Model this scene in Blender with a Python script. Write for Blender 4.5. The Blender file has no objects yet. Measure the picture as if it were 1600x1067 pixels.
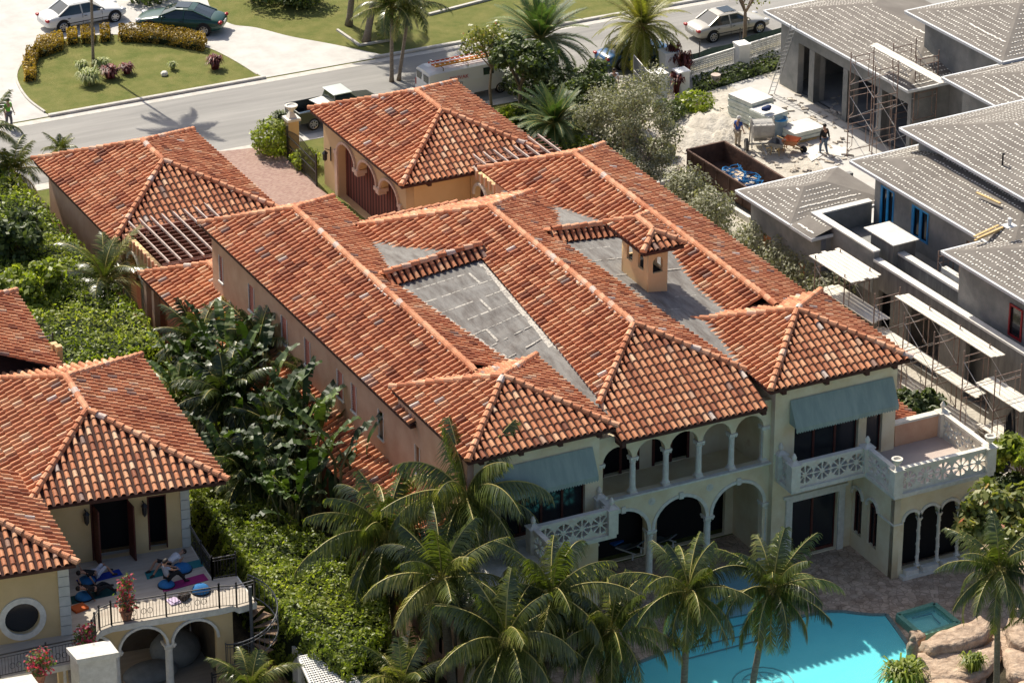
import bpy, bmesh, math, random
import numpy as np
from mathutils import Vector, Matrix
R = math.radians
rng = np.random.default_rng(7); random.seed(7)
SC = bpy.context.scene; COL = SC.collection
# ---------------------------------------------------------------- camera, sky, sun, exposure
CF, CYH = 5580.0, -2150.0                       # focal length and horizon row in pixels of the 1600 px photograph
PITCH = math.atan((533.5 - CYH) / CF); YAW = R(26.6)
CAM = Vector((-62.9567, -115.1155, 75.5))
FW = Vector((math.sin(YAW) * math.cos(PITCH), math.cos(YAW) * math.cos(PITCH), -math.sin(PITCH)))
RT = Vector((math.cos(YAW), -math.sin(YAW), 0)); UP = RT.cross(FW)
cd = bpy.data.cameras.new('camera'); cam = bpy.data.objects.new('camera', cd); COL.objects.link(cam)
cam.location = CAM; cam.rotation_euler = (math.pi / 2 - PITCH, 0, -YAW)
cd.sensor_width = 36; cd.lens = CF / 1600 * 36; cd.clip_start = 5; cd.clip_end = 3000
SC.camera = cam
def at(px, py, z=0.0):
    d = FW + RT * ((px - 800) / CF) - UP * ((py - 533.5) / CF); t = (z - CAM.z) / d.z
    p = CAM + d * t; return Vector((p.x, p.y, z))
def proj(p):
    v = Vector(p) - CAM; d = v.dot(FW); return 800 + CF * v.dot(RT) / d, 533.5 - CF * v.dot(UP) / d
def zat(x, y, py):
    lo, hi = -10.0, 40.0
    for _ in range(40):
        m = (lo + hi) / 2
        if proj((x, y, m))[1] > py: lo = m
        else: hi = m
    return lo
SUN_EL = R(45.5); SD = Vector((-0.09, 1, 0)).normalized()
SV = Vector((SD.x * math.cos(SUN_EL), SD.y * math.cos(SUN_EL), math.sin(SUN_EL)))     # towards the sun
w = bpy.data.worlds.new('World'); SC.world = w; w.use_nodes = True
nt = w.node_tree; sky = nt.nodes.new('ShaderNodeTexSky'); sky.sky_type = 'NISHITA'; sky.sun_disc = False
sky.sun_elevation = SUN_EL; sky.sun_rotation = math.atan2(SD.x, SD.y); sky.air_density = 0.8; sky.dust_density = 3.0
bg = nt.nodes['Background']; bg.inputs[1].default_value = 0.118; nt.links.new(sky.outputs[0], bg.inputs[0])
sl = bpy.data.lights.new('sun', 'SUN'); sl.energy = 5.0; sl.angle = R(0.5); sl.color = (1, 0.93, 0.80)
so = bpy.data.objects.new('sun', sl); COL.objects.link(so); so.rotation_euler = SV.to_track_quat('Z', 'Y').to_euler(); so.location = (0, 60, 80)
SC.view_settings.view_transform = 'Standard'; SC.view_settings.look = 'None'; SC.view_settings.exposure = 0.34; SC.view_settings.gamma = 1.0

# ---------------------------------------------------------------- materials
MATS = {}
def mat(name, col, col2=None, scale=3.0, rough=0.85, bump=0.0, bscale=None, metal=0.0, trans=0.0, spec=0.3, detail=5, ramp=None, rnd=None, aniso=None, coat=0.0, lo=0.35, hi=0.65, third=None):
    m = bpy.data.materials.new(name); m.use_nodes = True; n = m.node_tree.nodes; l = m.node_tree.links
    b = n['Principled BSDF']; b.inputs['Roughness'].default_value = rough; b.inputs['Metallic'].default_value = metal
    b.inputs['Specular IOR Level'].default_value = spec; b.inputs['Coat Weight'].default_value = coat
    tc = n.new('ShaderNodeTexCoord'); mp = n.new('ShaderNodeMapping'); l.new(tc.outputs['Object'], mp.inputs[0])
    if aniso: mp.inputs['Scale'].default_value = aniso
    cs = None
    def ramp_node(stops):
        r = n.new('ShaderNodeValToRGB'); e = r.color_ramp.elements
        while len(e) < len(stops): e.new(0.5)
        for k, (p, c) in enumerate(stops): e[k].position = p; e[k].color = (*c, 1)
        return r
    if rnd:
        a = n.new('ShaderNodeAttribute'); a.attribute_name = 'rnd'
        r = ramp_node(rnd); l.new(a.outputs['Fac'], r.inputs[0]); cs = r.outputs[0]
        nz = n.new('ShaderNodeTexNoise'); nz.inputs['Scale'].default_value = scale; nz.inputs['Detail'].default_value = detail; l.new(mp.outputs[0], nz.inputs[0])
        mr = n.new('ShaderNodeMapRange'); mr.inputs[3].default_value = 1 - 0.45; mr.inputs[4].default_value = 1 + 0.45; l.new(nz.outputs[0], mr.inputs[0])
        mx = n.new('ShaderNodeMix'); mx.data_type = 'RGBA'; mx.blend_type = 'MULTIPLY'; mx.inputs[0].default_value = 1
        l.new(cs, mx.inputs[6]); l.new(mr.outputs[0], mx.inputs[7]); cs = mx.outputs[2]
    elif col2 is not None:
        nz = n.new('ShaderNodeTexNoise'); nz.inputs['Scale'].default_value = scale; nz.inputs['Detail'].default_value = detail; nz.inputs['Roughness'].default_value = 0.65; l.new(mp.outputs[0], nz.inputs[0])
        r = ramp_node([(lo, col), (hi, col2)] + ([(0.8, third)] if third else [])); l.new(nz.outputs[0], r.inputs[0]); cs = r.outputs[0]
    if cs is not None: l.new(cs, b.inputs['Base Color'])
    else: b.inputs['Base Color'].default_value = (*col, 1)
    if bump:
        nb = n.new('ShaderNodeTexNoise'); nb.inputs['Scale'].default_value = bscale or scale * 4; nb.inputs['Detail'].default_value = 6; l.new(mp.outputs[0], nb.inputs[0])
        bm_ = n.new('ShaderNodeBump'); bm_.inputs['Strength'].default_value = bump; bm_.inputs['Distance'].default_value = 0.1; l.new(nb.outputs[0], bm_.inputs['Height']); l.new(bm_.outputs[0], b.inputs['Normal'])
    if trans:
        t = n.new('ShaderNodeBsdfTranslucent'); ms = n.new('ShaderNodeMixShader'); ms.inputs[0].default_value = trans
        if cs is not None:
            g = n.new('ShaderNodeMix'); g.data_type = 'RGBA'; g.blend_type = 'MULTIPLY'; g.inputs[0].default_value = 1; l.new(cs, g.inputs[6]); g.inputs[7].default_value = (1.5, 1.6, 0.6, 1); l.new(g.outputs[2], t.inputs[0])
        else: t.inputs[0].default_value = (*col, 1)
        l.new(b.outputs[0], ms.inputs[1]); l.new(t.outputs[0], ms.inputs[2]); l.new(ms.outputs[0], n['Material Output'].inputs[0])
    MATS[name] = m; m['bsdf'] = b.name
    return m
T = mat('terracotta tile', (0, 0, 0), scale=2.2, rough=0.72, rnd=[(0, (.22, .075, .040)), (.2, (.40, .140, .068)), (.45, (.56, .222, .105)), (.7, (.68, .34, .18)), (.86, (.74, .49, .31)), (.925, (.40, .23, .16)), (.96, (.25, .16, .13)), (1, (.68, .58, .50))], bump=.3, bscale=25)
TG = mat('shaded tile bed', (.045, .018, .015), (.075, .03, .022), scale=5)  # bed colour darkened to paint the shadow in the gaps between tiles
CAPM = mat('ridge clay', (0, 0, 0), scale=3, rough=0.8, rnd=[(0, (.44, .15, .07)), (.5, (.62, .27, .14)), (.85, (.72, .40, .24)), (1, (.6, .5, .44))], bump=.3, bscale=20)
STUC = mat('tan stucco', (.54, .30, .19), (.66, .42, .28), scale=.9, rough=.95, bump=.2, bscale=30, lo=.3, hi=.7)
STUY = mat('cream stucco', (.68, .55, .35), (.80, .71, .52), scale=.7, rough=.95, bump=.2, bscale=30, third=(.60, .45, .28))
STUN = mat('sand stucco', (.62, .44, .23), (.66, .48, .26), scale=.8, rough=.95, bump=.1, bscale=30)
STUR = mat('rust stucco', (.42, .12, .06), (.50, .19, .09), scale=1.2, rough=.95, bump=.2, bscale=30)
WOOD = mat('dark eave wood', (.055, .022, .018), (.085, .035, .027), scale=4, rough=.7)
MAHO = mat('mahogany', (.07, .02, .016), (.11, .035, .026), scale=3, rough=.5, aniso=(1, 1, 6))
STONE = mat('cast stone', (.60, .57, .50), (.74, .71, .64), scale=4, rough=.9, bump=.15, bscale=30)
STONEW = mat('white cast stone', (.64, .59, .50), (.75, .71, .62), scale=3, rough=.9, bump=.15, bscale=30, third=(.55, .50, .42))
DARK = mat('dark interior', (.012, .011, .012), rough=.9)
GLASS = mat('dark window glass', (.018, .021, .026), rough=.12, spec=.6)
SHUT = mat('red louvred shutter', (.38, .10, .055), (.46, .14, .08), scale=6, rough=.6)
AWN = mat('grey green awning', (.27, .335, .30), (.36, .42, .37), scale=1.1, rough=.9, aniso=(2.5, 1, .4), lo=.4, hi=.7)
IRON = mat('black iron', (.02, .019, .022), rough=.45, spec=.5)
WHITE = mat('white paint', (.78, .77, .74), (.70, .68, .64), scale=2, rough=.7)
MORT = mat('mortar', (.50, .46, .42), (.62, .58, .54), scale=7, rough=.95)

# ---------------------------------------------------------------- mesh helpers
def root_off(o):
    while o.parent: o = o.parent
    return Vector(o.location)
def newobj(name, me, m, parent=None, origin=None, local=False):
    o = bpy.data.objects.new(name, me); COL.objects.link(o)
    if m is not None and not me.materials: me.materials.append(m)
    if not local:
        off = root_off(parent) if parent else (Vector(origin) if origin is not None else Vector((0, 0, 0)))
        if off.length > 0: me.transform(Matrix.Translation(-off))
        if not parent: o.location = off
    elif origin is not None: o.location = origin
    if parent: o.parent = parent
    return o
def tag(o, label=None, cat=None, group=None, kind=None):
    if label: o['label'] = label
    if cat: o['category'] = cat
    if group: o['group'] = group
    if kind: o['kind'] = kind
    return o
def thing(name, label, cat, loc=(0, 0, 0), rz=0, group=None):
    o = bpy.data.objects.new(name, None); COL.objects.link(o); o.location = loc; o.rotation_euler = (0, 0, rz); o.empty_display_size = .3
    return tag(o, label, cat, group)
def dup(o, loc, rz=None, label=None, scale=None):
    def cp(s, p):
        c = s.copy(); COL.objects.link(c)
        if p: c.parent = p
        for ch in s.children: cp(ch, c)
        return c
    r = cp(o, None); r.location = loc
    if rz is not None: r.rotation_euler = (0, 0, rz)
    if scale: r.scale = (scale,) * 3
    if label: r['label'] = label
    return r
SPLIT = {'eave_bracket', 'balcony_slab', 'side_wall', 'soffit', 'rear_wall', 'pier', 'room_shadow_wall', 'quoin', 'rafter', 'purlin', 'rafter_tail', 'tread', 'parapet', 'parapet_coping', 'wall', 'inner_wall', 'loggia_floor', 'skid', 'roof_rack', 'fence_post', 'wheel_arch', 'gate_stile', 'door_surround', 'ground_floor_wall', 'vent_pipe', 'rung', 'rail', 'planter_sill'}
class MB:
    def __init__(s): s.v = []; s.f = []; s.r = []
    def add(s, vs, fs, rnd=None):
        b = len(s.v); s.v += [tuple(p) for p in vs]; s.f += [tuple(b + i for i in f) for f in fs]
        s.r += [random.random() if rnd is None else rnd] * len(fs); return s
    def box(s, x0, y0, z0, x1, y1, z1, rnd=None):
        vs = [(x, y, z) for z in (z0, z1) for x, y in ((x0, y0), (x1, y0), (x1, y1), (x0, y1))]
        return s.add(vs, [(3, 2, 1, 0), (4, 5, 6, 7), (0, 1, 5, 4), (1, 2, 6, 5), (2, 3, 7, 6), (3, 0, 4, 7)], rnd)
    def cbox(s, c, sx, sy, sz, rz=0, rx=0, ry=0, rnd=None):
        M = Matrix.Translation(c) @ Matrix.Rotation(rz, 4, 'Z') @ Matrix.Rotation(ry, 4, 'Y') @ Matrix.Rotation(rx, 4, 'X')
        vs = [M @ Vector((x * sx / 2, y * sy / 2, z * sz / 2)) for z in (-1, 1) for x, y in ((-1, -1), (1, -1), (1, 1), (-1, 1))]
        return s.add(vs, [(3, 2, 1, 0), (4, 5, 6, 7), (0, 1, 5, 4), (1, 2, 6, 5), (2, 3, 7, 6), (3, 0, 4, 7)], rnd)
    def bar(s, p, q, w, h=None, up=(0, 0, 1)):
        p = Vector(p); q = Vector(q); h = h or w; d = (q - p).normalized(); u = Vector(up)
        if abs(d.dot(u)) > .98: u = Vector((1, 0, 0))
        a = d.cross(u).normalized() * w / 2; b = a.cross(d).normalized() * h / 2
        vs = [e + i * a + j * b for e in (p, q) for i, j in ((-1, -1), (1, -1), (1, 1), (-1, 1))]
        return s.add(vs, [(0, 1, 2, 3), (7, 6, 5, 4), (0, 4, 5, 1), (1, 5, 6, 2), (2, 6, 7, 3), (3, 7, 4, 0)])
    def tube(s, pts, rs, n=6, cap=True):
        pts = [Vector(p) for p in pts]
        if not hasattr(rs, '__len__'): rs = [rs] * len(pts)
        vs = []; prev = None
        for i, p in enumerate(pts):
            d = (pts[min(i + 1, len(pts) - 1)] - pts[max(i - 1, 0)]).normalized()
            if prev is None: u = d.orthogonal().normalized()
            else: u = (prev - d * prev.dot(d)).normalized()
            prev = u; v_ = d.cross(u)
            vs += [p + (u * math.cos(2 * math.pi * k / n) + v_ * math.sin(2 * math.pi * k / n)) * rs[i] for k in range(n)]
        fs = [(i * n + k, i * n + (k + 1) % n, (i + 1) * n + (k + 1) % n, (i + 1) * n + k) for i in range(len(pts) - 1) for k in range(n)]
        if cap: fs += [tuple(range(n - 1, -1, -1)), tuple((len(pts) - 1) * n + k for k in range(n))]
        return s.add(vs, fs)
    def lathe(s, c, prof, n=12, sq=False):      # profile [(r,z)]
        vs = []; off = math.pi / n if sq else 0
        for r_, z in prof: vs += [(c[0] + r_ * math.cos(2 * math.pi * k / n + off), c[1] + r_ * math.sin(2 * math.pi * k / n + off), c[2] + z) for k in range(n)]
        m = len(prof); fs = [(i * n + k, i * n + (k + 1) % n, (i + 1) * n + (k + 1) % n, (i + 1) * n + k) for i in range(m - 1) for k in range(n)]
        fs += [tuple(range(n - 1, -1, -1)), tuple((m - 1) * n + k for k in range(n))]
        return s.add(vs, fs)
    def poly(s, pts, rnd=None): return s.add(pts, [tuple(range(len(pts)))], rnd)
    def prism(s, pts, z0, z1):
        n = len(pts); vs = [(p[0], p[1], z0) for p in pts] + [(p[0], p[1], z1) for p in pts]
        return s.add(vs, [tuple(range(n - 1, -1, -1)), tuple(range(n, 2 * n))] + [(i, (i + 1) % n, n + (i + 1) % n, n + i) for i in range(n)])
    def ell(s, c, rx, ry, rz, n=12, m=8, M=None):
        vs = []
        for i in range(m + 1):
            t = math.pi * i / m
            for k in range(n):
                a = 2 * math.pi * k / n; v = Vector((rx * math.sin(t) * math.cos(a), ry * math.sin(t) * math.sin(a), rz * math.cos(t)))
                if M: v = M @ v
                vs.append(v + Vector(c))
        return s.add(vs, [(i * n + k, (i + 1) * n + k, (i + 1) * n + (k + 1) % n, i * n + (k + 1) % n) for i in range(m) for k in range(n)])
    def mesh(s, name='m'):
        me = bpy.data.meshes.new(name); me.from_pydata(s.v, [], s.f); me.update()
        a = me.attributes.new('rnd', 'FLOAT', 'FACE'); a.data.foreach_set('value', np.array(s.r, dtype=np.float32)); return me
    def build(s, name, m, parent=None, origin=None, local=False, smooth=False, bevel=0):
        if name in SPLIT and parent and len(s.f) < 3000:
            par = list(range(len(s.v)))
            def fd(a):
                while par[a] != a: par[a] = par[par[a]]; a = par[a]
                return a
            for f in s.f:
                for b in f[1:]: par[fd(b)] = fd(f[0])
            gr = {}
            for f, r_ in zip(s.f, s.r): gr.setdefault(fd(f[0]), []).append((f, r_))
            if 1 < len(gr) <= 60:
                o = None
                for fs in gr.values():
                    t = MB(); mp = {}
                    for f, r_ in fs:
                        for i in f:
                            if i not in mp: mp[i] = len(t.v); t.v.append(s.v[i])
                        t.f.append(tuple(mp[i] for i in f)); t.r.append(r_)
                    o = t._build(name, m, parent, origin, local, smooth, bevel)
                return o
        return s._build(name, m, parent, origin, local, smooth, bevel)
    def _build(s, name, m, parent=None, origin=None, local=False, smooth=False, bevel=0):
        me = s.mesh(name)
        if smooth: me.polygons.foreach_set('use_smooth', [True] * len(me.polygons))
        o = newobj(name, me, m, parent, origin, local)
        if bevel:
            b = o.modifiers.new('bevel', 'BEVEL'); b.width = bevel; b.segments = 2; b.limit_method = 'ANGLE'
        return o
def qmesh(name, V, Q, rnd, m, parent=None, origin=None, local=False, smooth=False):
    V = np.asarray(V, dtype=np.float32).reshape(-1, 3); Q = np.asarray(Q, dtype=np.int32); k = Q.shape[1]
    me = bpy.data.meshes.new(name); me.vertices.add(len(V)); me.vertices.foreach_set('co', V.ravel())
    me.loops.add(Q.size); me.loops.foreach_set('vertex_index', Q.ravel()); me.polygons.add(len(Q))
    me.polygons.foreach_set('loop_start', np.arange(0, Q.size, k, dtype=np.int32)); me.update(calc_edges=True)
    a = me.attributes.new('rnd', 'FLOAT', 'FACE'); a.data.foreach_set('value', np.asarray(rnd, dtype=np.float32))
    if smooth: me.polygons.foreach_set('use_smooth', np.ones(len(Q), dtype=bool))
    return newobj(name, me, m, parent, origin, local)
# flat panel in the u/v plane with holes, given thickness; maps (u,v)-> P + u*U + v*V, thickness along N
def arch_pts(x0, x1, z0, zs, n=10, rise=None):
    r = (x1 - x0) / 2; rise = r if rise is None else rise; c = (x0 + x1) / 2
    return [(x0, z0), (x1, z0)] + [(c + r * math.cos(math.pi * k / n), zs + rise * math.sin(math.pi * k / n)) for k in range(n + 1)]
def circ(cx, cy, r, n=16, ry=None): return [(cx + r * math.cos(2 * math.pi * k / n), cy + (ry or r) * math.sin(2 * math.pi * k / n)) for k in range(n)]
def panel(name, outer, holes, P, U, V, th, m, parent=None, origin=None, local=False):
    cu = bpy.data.curves.new('tmp', 'CURVE'); cu.dimensions = '2D'; cu.fill_mode = 'BOTH'; cu.extrude = th / 2
    for loop in [outer] + holes:
        sp = cu.splines.new('POLY'); sp.points.add(len(loop) - 1)
        for k, (a, b) in enumerate(loop): sp.points[k].co = (a, b, 0, 1)
        sp.use_cyclic_u = True
    o = bpy.data.objects.new('tmp', cu); COL.objects.link(o); dg = bpy.context.evaluated_depsgraph_get()
    me = bpy.data.meshes.new_from_object(o.evaluated_get(dg)); bpy.data.objects.remove(o); bpy.data.curves.remove(cu); me.name = name; me.materials.clear()
    U = Vector(U).normalized(); V = Vector(V).normalized(); N = U.cross(V)
    M = Matrix((U, V, N)).transposed().to_4x4(); M.translation = Vector(P); me.transform(M)
    return newobj(name, me, m, parent, origin, local)
X, Y, ZZ = (1, 0, 0), (0, 1, 0), (0, 0, 1)

# ---------------------------------------------------------------- clay tile roofs
PIT, COURSE = 0.305, 0.44
def tile_face(acc, poly, edir, bias=0.0, pit=PIT, ref=None):
    P = [Vector(p) for p in poly]; E = (Vector(edir) if edir is not None else Vector(poly[1]) - Vector(poly[0])).normalized()
    n = Vector((0, 0, 0))
    for i in range(len(P)): n += (P[i] - P[0]).cross(P[(i + 1) % len(P)] - P[0])
    n.normalize()
    if n.z < 0: n = -n
    U = n.cross(E); 
    if U.z < 0: U = -U
    O = P[0]; ab = [((p - O).dot(E), (p - O).dot(U)) for p in P]; ph = O.dot(E); b0r = None if ref is None else (Vector(ref) - O).dot(U)
    amin = min(a for a, b in ab); amax = max(a for a, b in ab); bmin = min(b for a, b in ab)
    if b0r is not None: bmin = b0r
    m = 6; k = math.ceil((amin + ph) / pit - .5)
    while True:
        a = (k + .5) * pit - ph; k += 1
        if a > amax: break
        if a < amin: continue
        bs = []
        for i in range(len(ab)):
            (a0, b0), (a1, b1) = ab[i], ab[(i + 1) % len(ab)]
            if (a0 - a) * (a1 - a) <= 0 and abs(a1 - a0) > 1e-6: bs.append(b0 + (b1 - b0) * (a - a0) / (a1 - a0))
        if len(bs) < 2: continue
        b0, b1 = min(bs), max(bs); j = math.floor((b0 - bmin) / COURSE + 1e-3); colb = random.gauss(0, .07)
        while True:
            bl = bmin + j * COURSE; bu = bl + COURSE + .05; j += 1
            if bl > b1 - .06: break
            bl = max(bl, b0); bu = min(bu, b1)
            if bu - bl < .08: continue
            q = min(max(random.gauss(.45 + bias, .165) + colb, 0), .87)
            t = random.random()
            if t < .022: q = random.uniform(.89, .965)
            elif t < .034: q = random.uniform(.965, 1.0)
            da = random.gauss(0, .003); ds = random.gauss(0, .004); V = []
            for (b, r, h, lf) in ((bl - .02, min(pit * .34, .104), .13, .046 + abs(random.gauss(0, .004))), (bu, min(pit * .30, .092), .115, .012)):
                c = O + E * (a + da + (ds if b == bu else -ds)) + U * b + n * lf
                for i in range(m + 1):
                    th = math.pi * i / m; V.append(c + E * (r * math.cos(th)) + n * (h * math.sin(th)))
            base = len(acc['v']); acc['v'] += [tuple(v) for v in V]
            for i in range(m):
                acc['f'].append((base + i, base + i + 1, base + m + 2 + i, base + m + 1 + i)); acc['r'].append(q)
    acc['u'].append([tuple(p) for p in poly])
def cap_line(mb, p, q, r=.155, L=.42, lift=.11):
    p = Vector(p); q = Vector(q)
    if q.z > p.z + .01: p, q = q, p
    d = q - p; n = max(1, int(d.length / L)); d /= n; dn = d.normalized(); s = dn.cross(Vector((0, 0, 1))).normalized(); u = s.cross(dn)
    if u.z < 0: u = -u
    for k in range(n):
        a = p + d * k; b = a + d * 1.08; a = a + u * (lift - .035); b = b + u * (lift + .01); V = []; m = 6
        jit = s * random.gauss(0, .008)
        for e, rr in ((a, r * .85), (b, r * 1.02)):
            for i in range(m + 1):
                th = math.pi * (-.08 + 1.16 * i / m); V.append(e + jit + s * rr * math.cos(th) + u * rr * math.sin(th))
        mb.add(V, [(i, i + 1, m + 2 + i, m + 1 + i) for i in range(m)] + [tuple(range(2 * m + 1, m, -1))], min(max(random.gauss(.5, .22), 0), .9) if random.random() > .06 else .98)
def tile_roof(parent, faces, caps, bias=0.0, pit=PIT, mortar=()):
    acc = dict(v=[], f=[], r=[], u=[])
    for fc in faces: tile_face(acc, fc[0], fc[1], bias, pit * (1.14 if fc[1] is not None and abs(fc[1][1]) > abs(fc[1][0]) else 1), fc[2] if len(fc) > 2 else None)
    o = qmesh('tile_roof', acc['v'], acc['f'], acc['r'], T, parent)
    mb = MB()
    for p in acc['u']: mb.poly(p)
    mb.build('tile_bed', TG, o)
    for p, q in caps:
        cb = MB(); cap_line(cb, p, q); cb.build('ridge_cap', CAPM, o)
    if mortar:
        mm = MB()
        for p, q in mortar:
            p = Vector(p); q = Vector(q); n = int((q - p).length / .12); s = (q - p).cross(Vector((0, 0, 1))).normalized()
            for k in range(n):
                if random.random() < .6: continue
                c = p.lerp(q, (k + .5) / n) + s * random.choice((-.15, .15)) + Vector((0, 0, .05)); mm.cbox(c, .12, .1, .06, rz=random.random() * 3, rx=random.random() * .4)
        mm.build('mortar', MORT, o)
    return o
def hip(x0, y0, x1, y1, ze, s=.41):      # rectangle hip, returns faces, caps
    W, D = x1 - x0, y1 - y0; h = min(W, D) / 2; zt = ze + s * h
    if W <= D: A, B = Vector(((x0 + x1) / 2, y0 + h, zt)), Vector(((x0 + x1) / 2, y1 - h, zt))
    else: A, B = Vector((x0 + h, (y0 + y1) / 2, zt)), Vector((x1 - h, (y0 + y1) / 2, zt))
    c = [Vector((x0, y0, ze)), Vector((x1, y0, ze)), Vector((x1, y1, ze)), Vector((x0, y1, ze))]
    if W <= D: F = [([c[0], c[1], A], X), ([c[1], c[2], B, A], Y), ([c[2], c[3], B], X), ([c[3], c[0], A, B], Y)]; K = [(A, c[0]), (A, c[1]), (B, c[2]), (B, c[3])]
    else: F = [([c[0], c[1], B, A], X), ([c[1], c[2], B], Y), ([c[2], c[3], A, B], X), ([c[3], c[0], A], Y)]; K = [(A, c[0]), (B, c[1]), (B, c[2]), (A, c[3])]
    if (B - A).length > .2: K.append((A, B))
    F = [([p for p in f], e) for f, e in F]; return F, K
def soffit(mb, x0, y0, x1, y1, ze, t=.15):
    mb.box(x0 + .03, y0 + .03, ze - t, x1 - .03, y1 - .03, ze - .02)
def brackets(mb, pts, d, z, L=.5):
    for x, y in pts:
        a = Vector((x, y, z)); b = a + Vector(d) * L; mb.bar(a, b, .16, .16)

# ================================================================ SETTING
ASPH = mat('grey asphalt', (.24, .232, .218), (.335, .322, .30), scale=.5, rough=.95, bump=.2, bscale=60, aniso=(.16, 1.8, 1), detail=9)
CURB = mat('curb concrete', (.48, .45, .40), (.60, .57, .52), scale=2, rough=.95, bump=.2, bscale=40)
DRIVE = mat('white concrete', (.47, .45, .42), (.57, .55, .515), scale=.8, rough=.95, bump=.15, bscale=30)
GRASS = mat('lawn', (.125, .15, .030), (.215, .205, .06), scale=.9, rough=1, bump=.9, bscale=22, third=(.27, .225, .12), detail=9)
BRICK = None
def brick_mat(name, c1, c2, mc, sx, rough=.9):
    m = mat(name, c1, c2, scale=.6, rough=rough, bump=.3, bscale=30); n = m.node_tree.nodes; l = m.node_tree.links
    b = n['Principled BSDF']; t = n.new('ShaderNodeTexBrick'); t.inputs['Scale'].default_value = sx; t.inputs['Mortar Size'].default_value = .02
    t.inputs['Color1'].default_value = (*c1, 1); t.inputs['Color2'].default_value = (*c2, 1); t.inputs['Mortar'].default_value = (*mc, 1)
    tc = n.new('ShaderNodeTexCoord'); l.new(tc.outputs['Object'], t.inputs[0]); l.new(t.outputs[0], b.inputs['Base Color']); return m
BRICK = brick_mat('red brick pavers', (.27, .15, .12), (.40, .27, .215), (.34, .27, .24), 3.2)
SAND = mat('pale sandy soil', (.36, .32, .26), (.54, .50, .43), scale=.55, rough=1, bump=.9, bscale=5, third=(.30, .26, .21), detail=9, lo=.3, hi=.55)
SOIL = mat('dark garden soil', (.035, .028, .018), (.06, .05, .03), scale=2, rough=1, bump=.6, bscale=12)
PATIO = mat('flagstone patio', (.38, .27, .19), (.60, .46, .35), scale=1.6, rough=.9, bump=.2, bscale=14, third=(.29, .20, .14))
def flag_mat(m):
    n = m.node_tree.nodes; l = m.node_tree.links; b = n['Principled BSDF']; src = b.inputs['Base Color'].links[0].from_socket
    v = n.new('ShaderNodeTexVoronoi'); v.feature = 'DISTANCE_TO_EDGE'; v.inputs['Scale'].default_value = 3.6
    v2 = n.new('ShaderNodeTexVoronoi'); v2.inputs['Scale'].default_value = 3.6
    tc = n.new('ShaderNodeTexCoord'); l.new(tc.outputs['Object'], v.inputs['Vector']); l.new(tc.outputs['Object'], v2.inputs['Vector'])
    r = n.new('ShaderNodeValToRGB'); r.color_ramp.elements[0].position = .02; r.color_ramp.elements[0].color = (.62, .6, .58, 1); r.color_ramp.elements[1].position = .06; l.new(v.outputs[0], r.inputs[0])
    h = n.new('ShaderNodeMapRange'); h.inputs[3].default_value = .75; h.inputs[4].default_value = 1.25; l.new(v2.outputs['Color'], h.inputs[0])
    a = n.new('ShaderNodeMix'); a.data_type = 'RGBA'; a.blend_type = 'MULTIPLY'; a.inputs[0].default_value = 1; l.new(src, a.inputs[6]); l.new(r.outputs[0], a.inputs[7])
    c = n.new('ShaderNodeMix'); c.data_type = 'RGBA'; c.blend_type = 'MULTIPLY'; c.inputs[0].default_value = 1; l.new(a.outputs[2], c.inputs[6]); l.new(h.outputs[0], c.inputs[7]); l.new(c.outputs[2], b.inputs['Base Color'])
flag_mat(PATIO)
def struct(name, mb, m, z=None):
    o = mb.build(name, m); o['kind'] = 'structure'; return o
def sheet(name, pts, z, m, t=0):
    mb = MB()
    if t: mb.prism([(p[0], p[1]) for p in pts], z - t, z)
    else: mb.poly([(p[0], p[1], z) for p in pts])
    return struct(name, mb, m)
def bez(pts, n=8):       # closed or open Catmull-Rom through points
    P = [Vector(p).to_2d() for p in pts]; out = []
    for i in range(len(P) - 1):
        a, b, c, d = P[max(i - 1, 0)], P[i], P[i + 1], P[min(i + 2, len(P) - 1)]
        for k in range(n):
            t = k / n; out.append(.5 * ((2 * b) + (c - a) * t + (2 * a - 5 * b + 4 * c - d) * t * t + (3 * b - a - 3 * c + d) * t ** 3))
    return out + [P[-1]]
mb = MB(); mb.poly([(-400, -300, 0), (500, -300, 0), (500, 700, 0), (-400, 700, 0)]); struct('ground', mb, GRASS)
sheet('road', [(-150, 54.0), (300, 54.0), (300, 62.2), (-150, 62.2)], .010, ASPH)
sheet('road_edge', [(-150, 62.2), (300, 62.2), (300, 62.75), (-150, 62.75)], .014, CURB)
for a, b in ((-2.9, 10.3), (17.2, 300)):
    mb = MB(); mb.prism([(a, 62.75), (b, 62.75), (b, 63.05), (a, 63.05)], .0, .15); o = struct('curb', mb, CURB); 
    bv = o.modifiers.new('b', 'BEVEL'); bv.width = .05; bv.segments = 2
sheet('pavement', [(-150, 53.2), (300, 53.2), (300, 54.0), (-150, 54.0)], .018, CURB)
dr = bez([at(600, 87), at(520, 70), at(455, 58), at(400, 44), at(360, 38), at(330, 15), at(318, -25)], 5)
sheet('driveway', [(-60, 62.9)] + [(17.6, 62.9)] + [(p.x, p.y) for p in dr] + [(20, 110), (-60, 110)], .022, DRIVE)
isl = bez([at(70, 177), at(45, 158), at(29, 135), at(26, 117), at(37, 98), at(60, 80), at(100, 64), at(145, 58), at(190, 57), at(260, 62), at(322, 76), at(365, 96), at(402, 119)], 6)
mb = MB(); mb.prism([(p.x, p.y) for p in isl] + [(10.2, 63.0), (-2.8, 63.0)], 0, .10); struct('island_lawn', mb, GRASS)
mb = MB()
for a, b in zip(isl[:-1], isl[1:]): mb.bar((a.x, a.y, .06), (b.x, b.y, .06), .12, .13)
struct('island_edging', mb, CURB)
sheet('brick_driveway', [(-.4, 28), (6.6, 28), (6.6, 53.3), (2.6, 54.1), (-.4, 53.6)], .026, BRICK)
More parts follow.
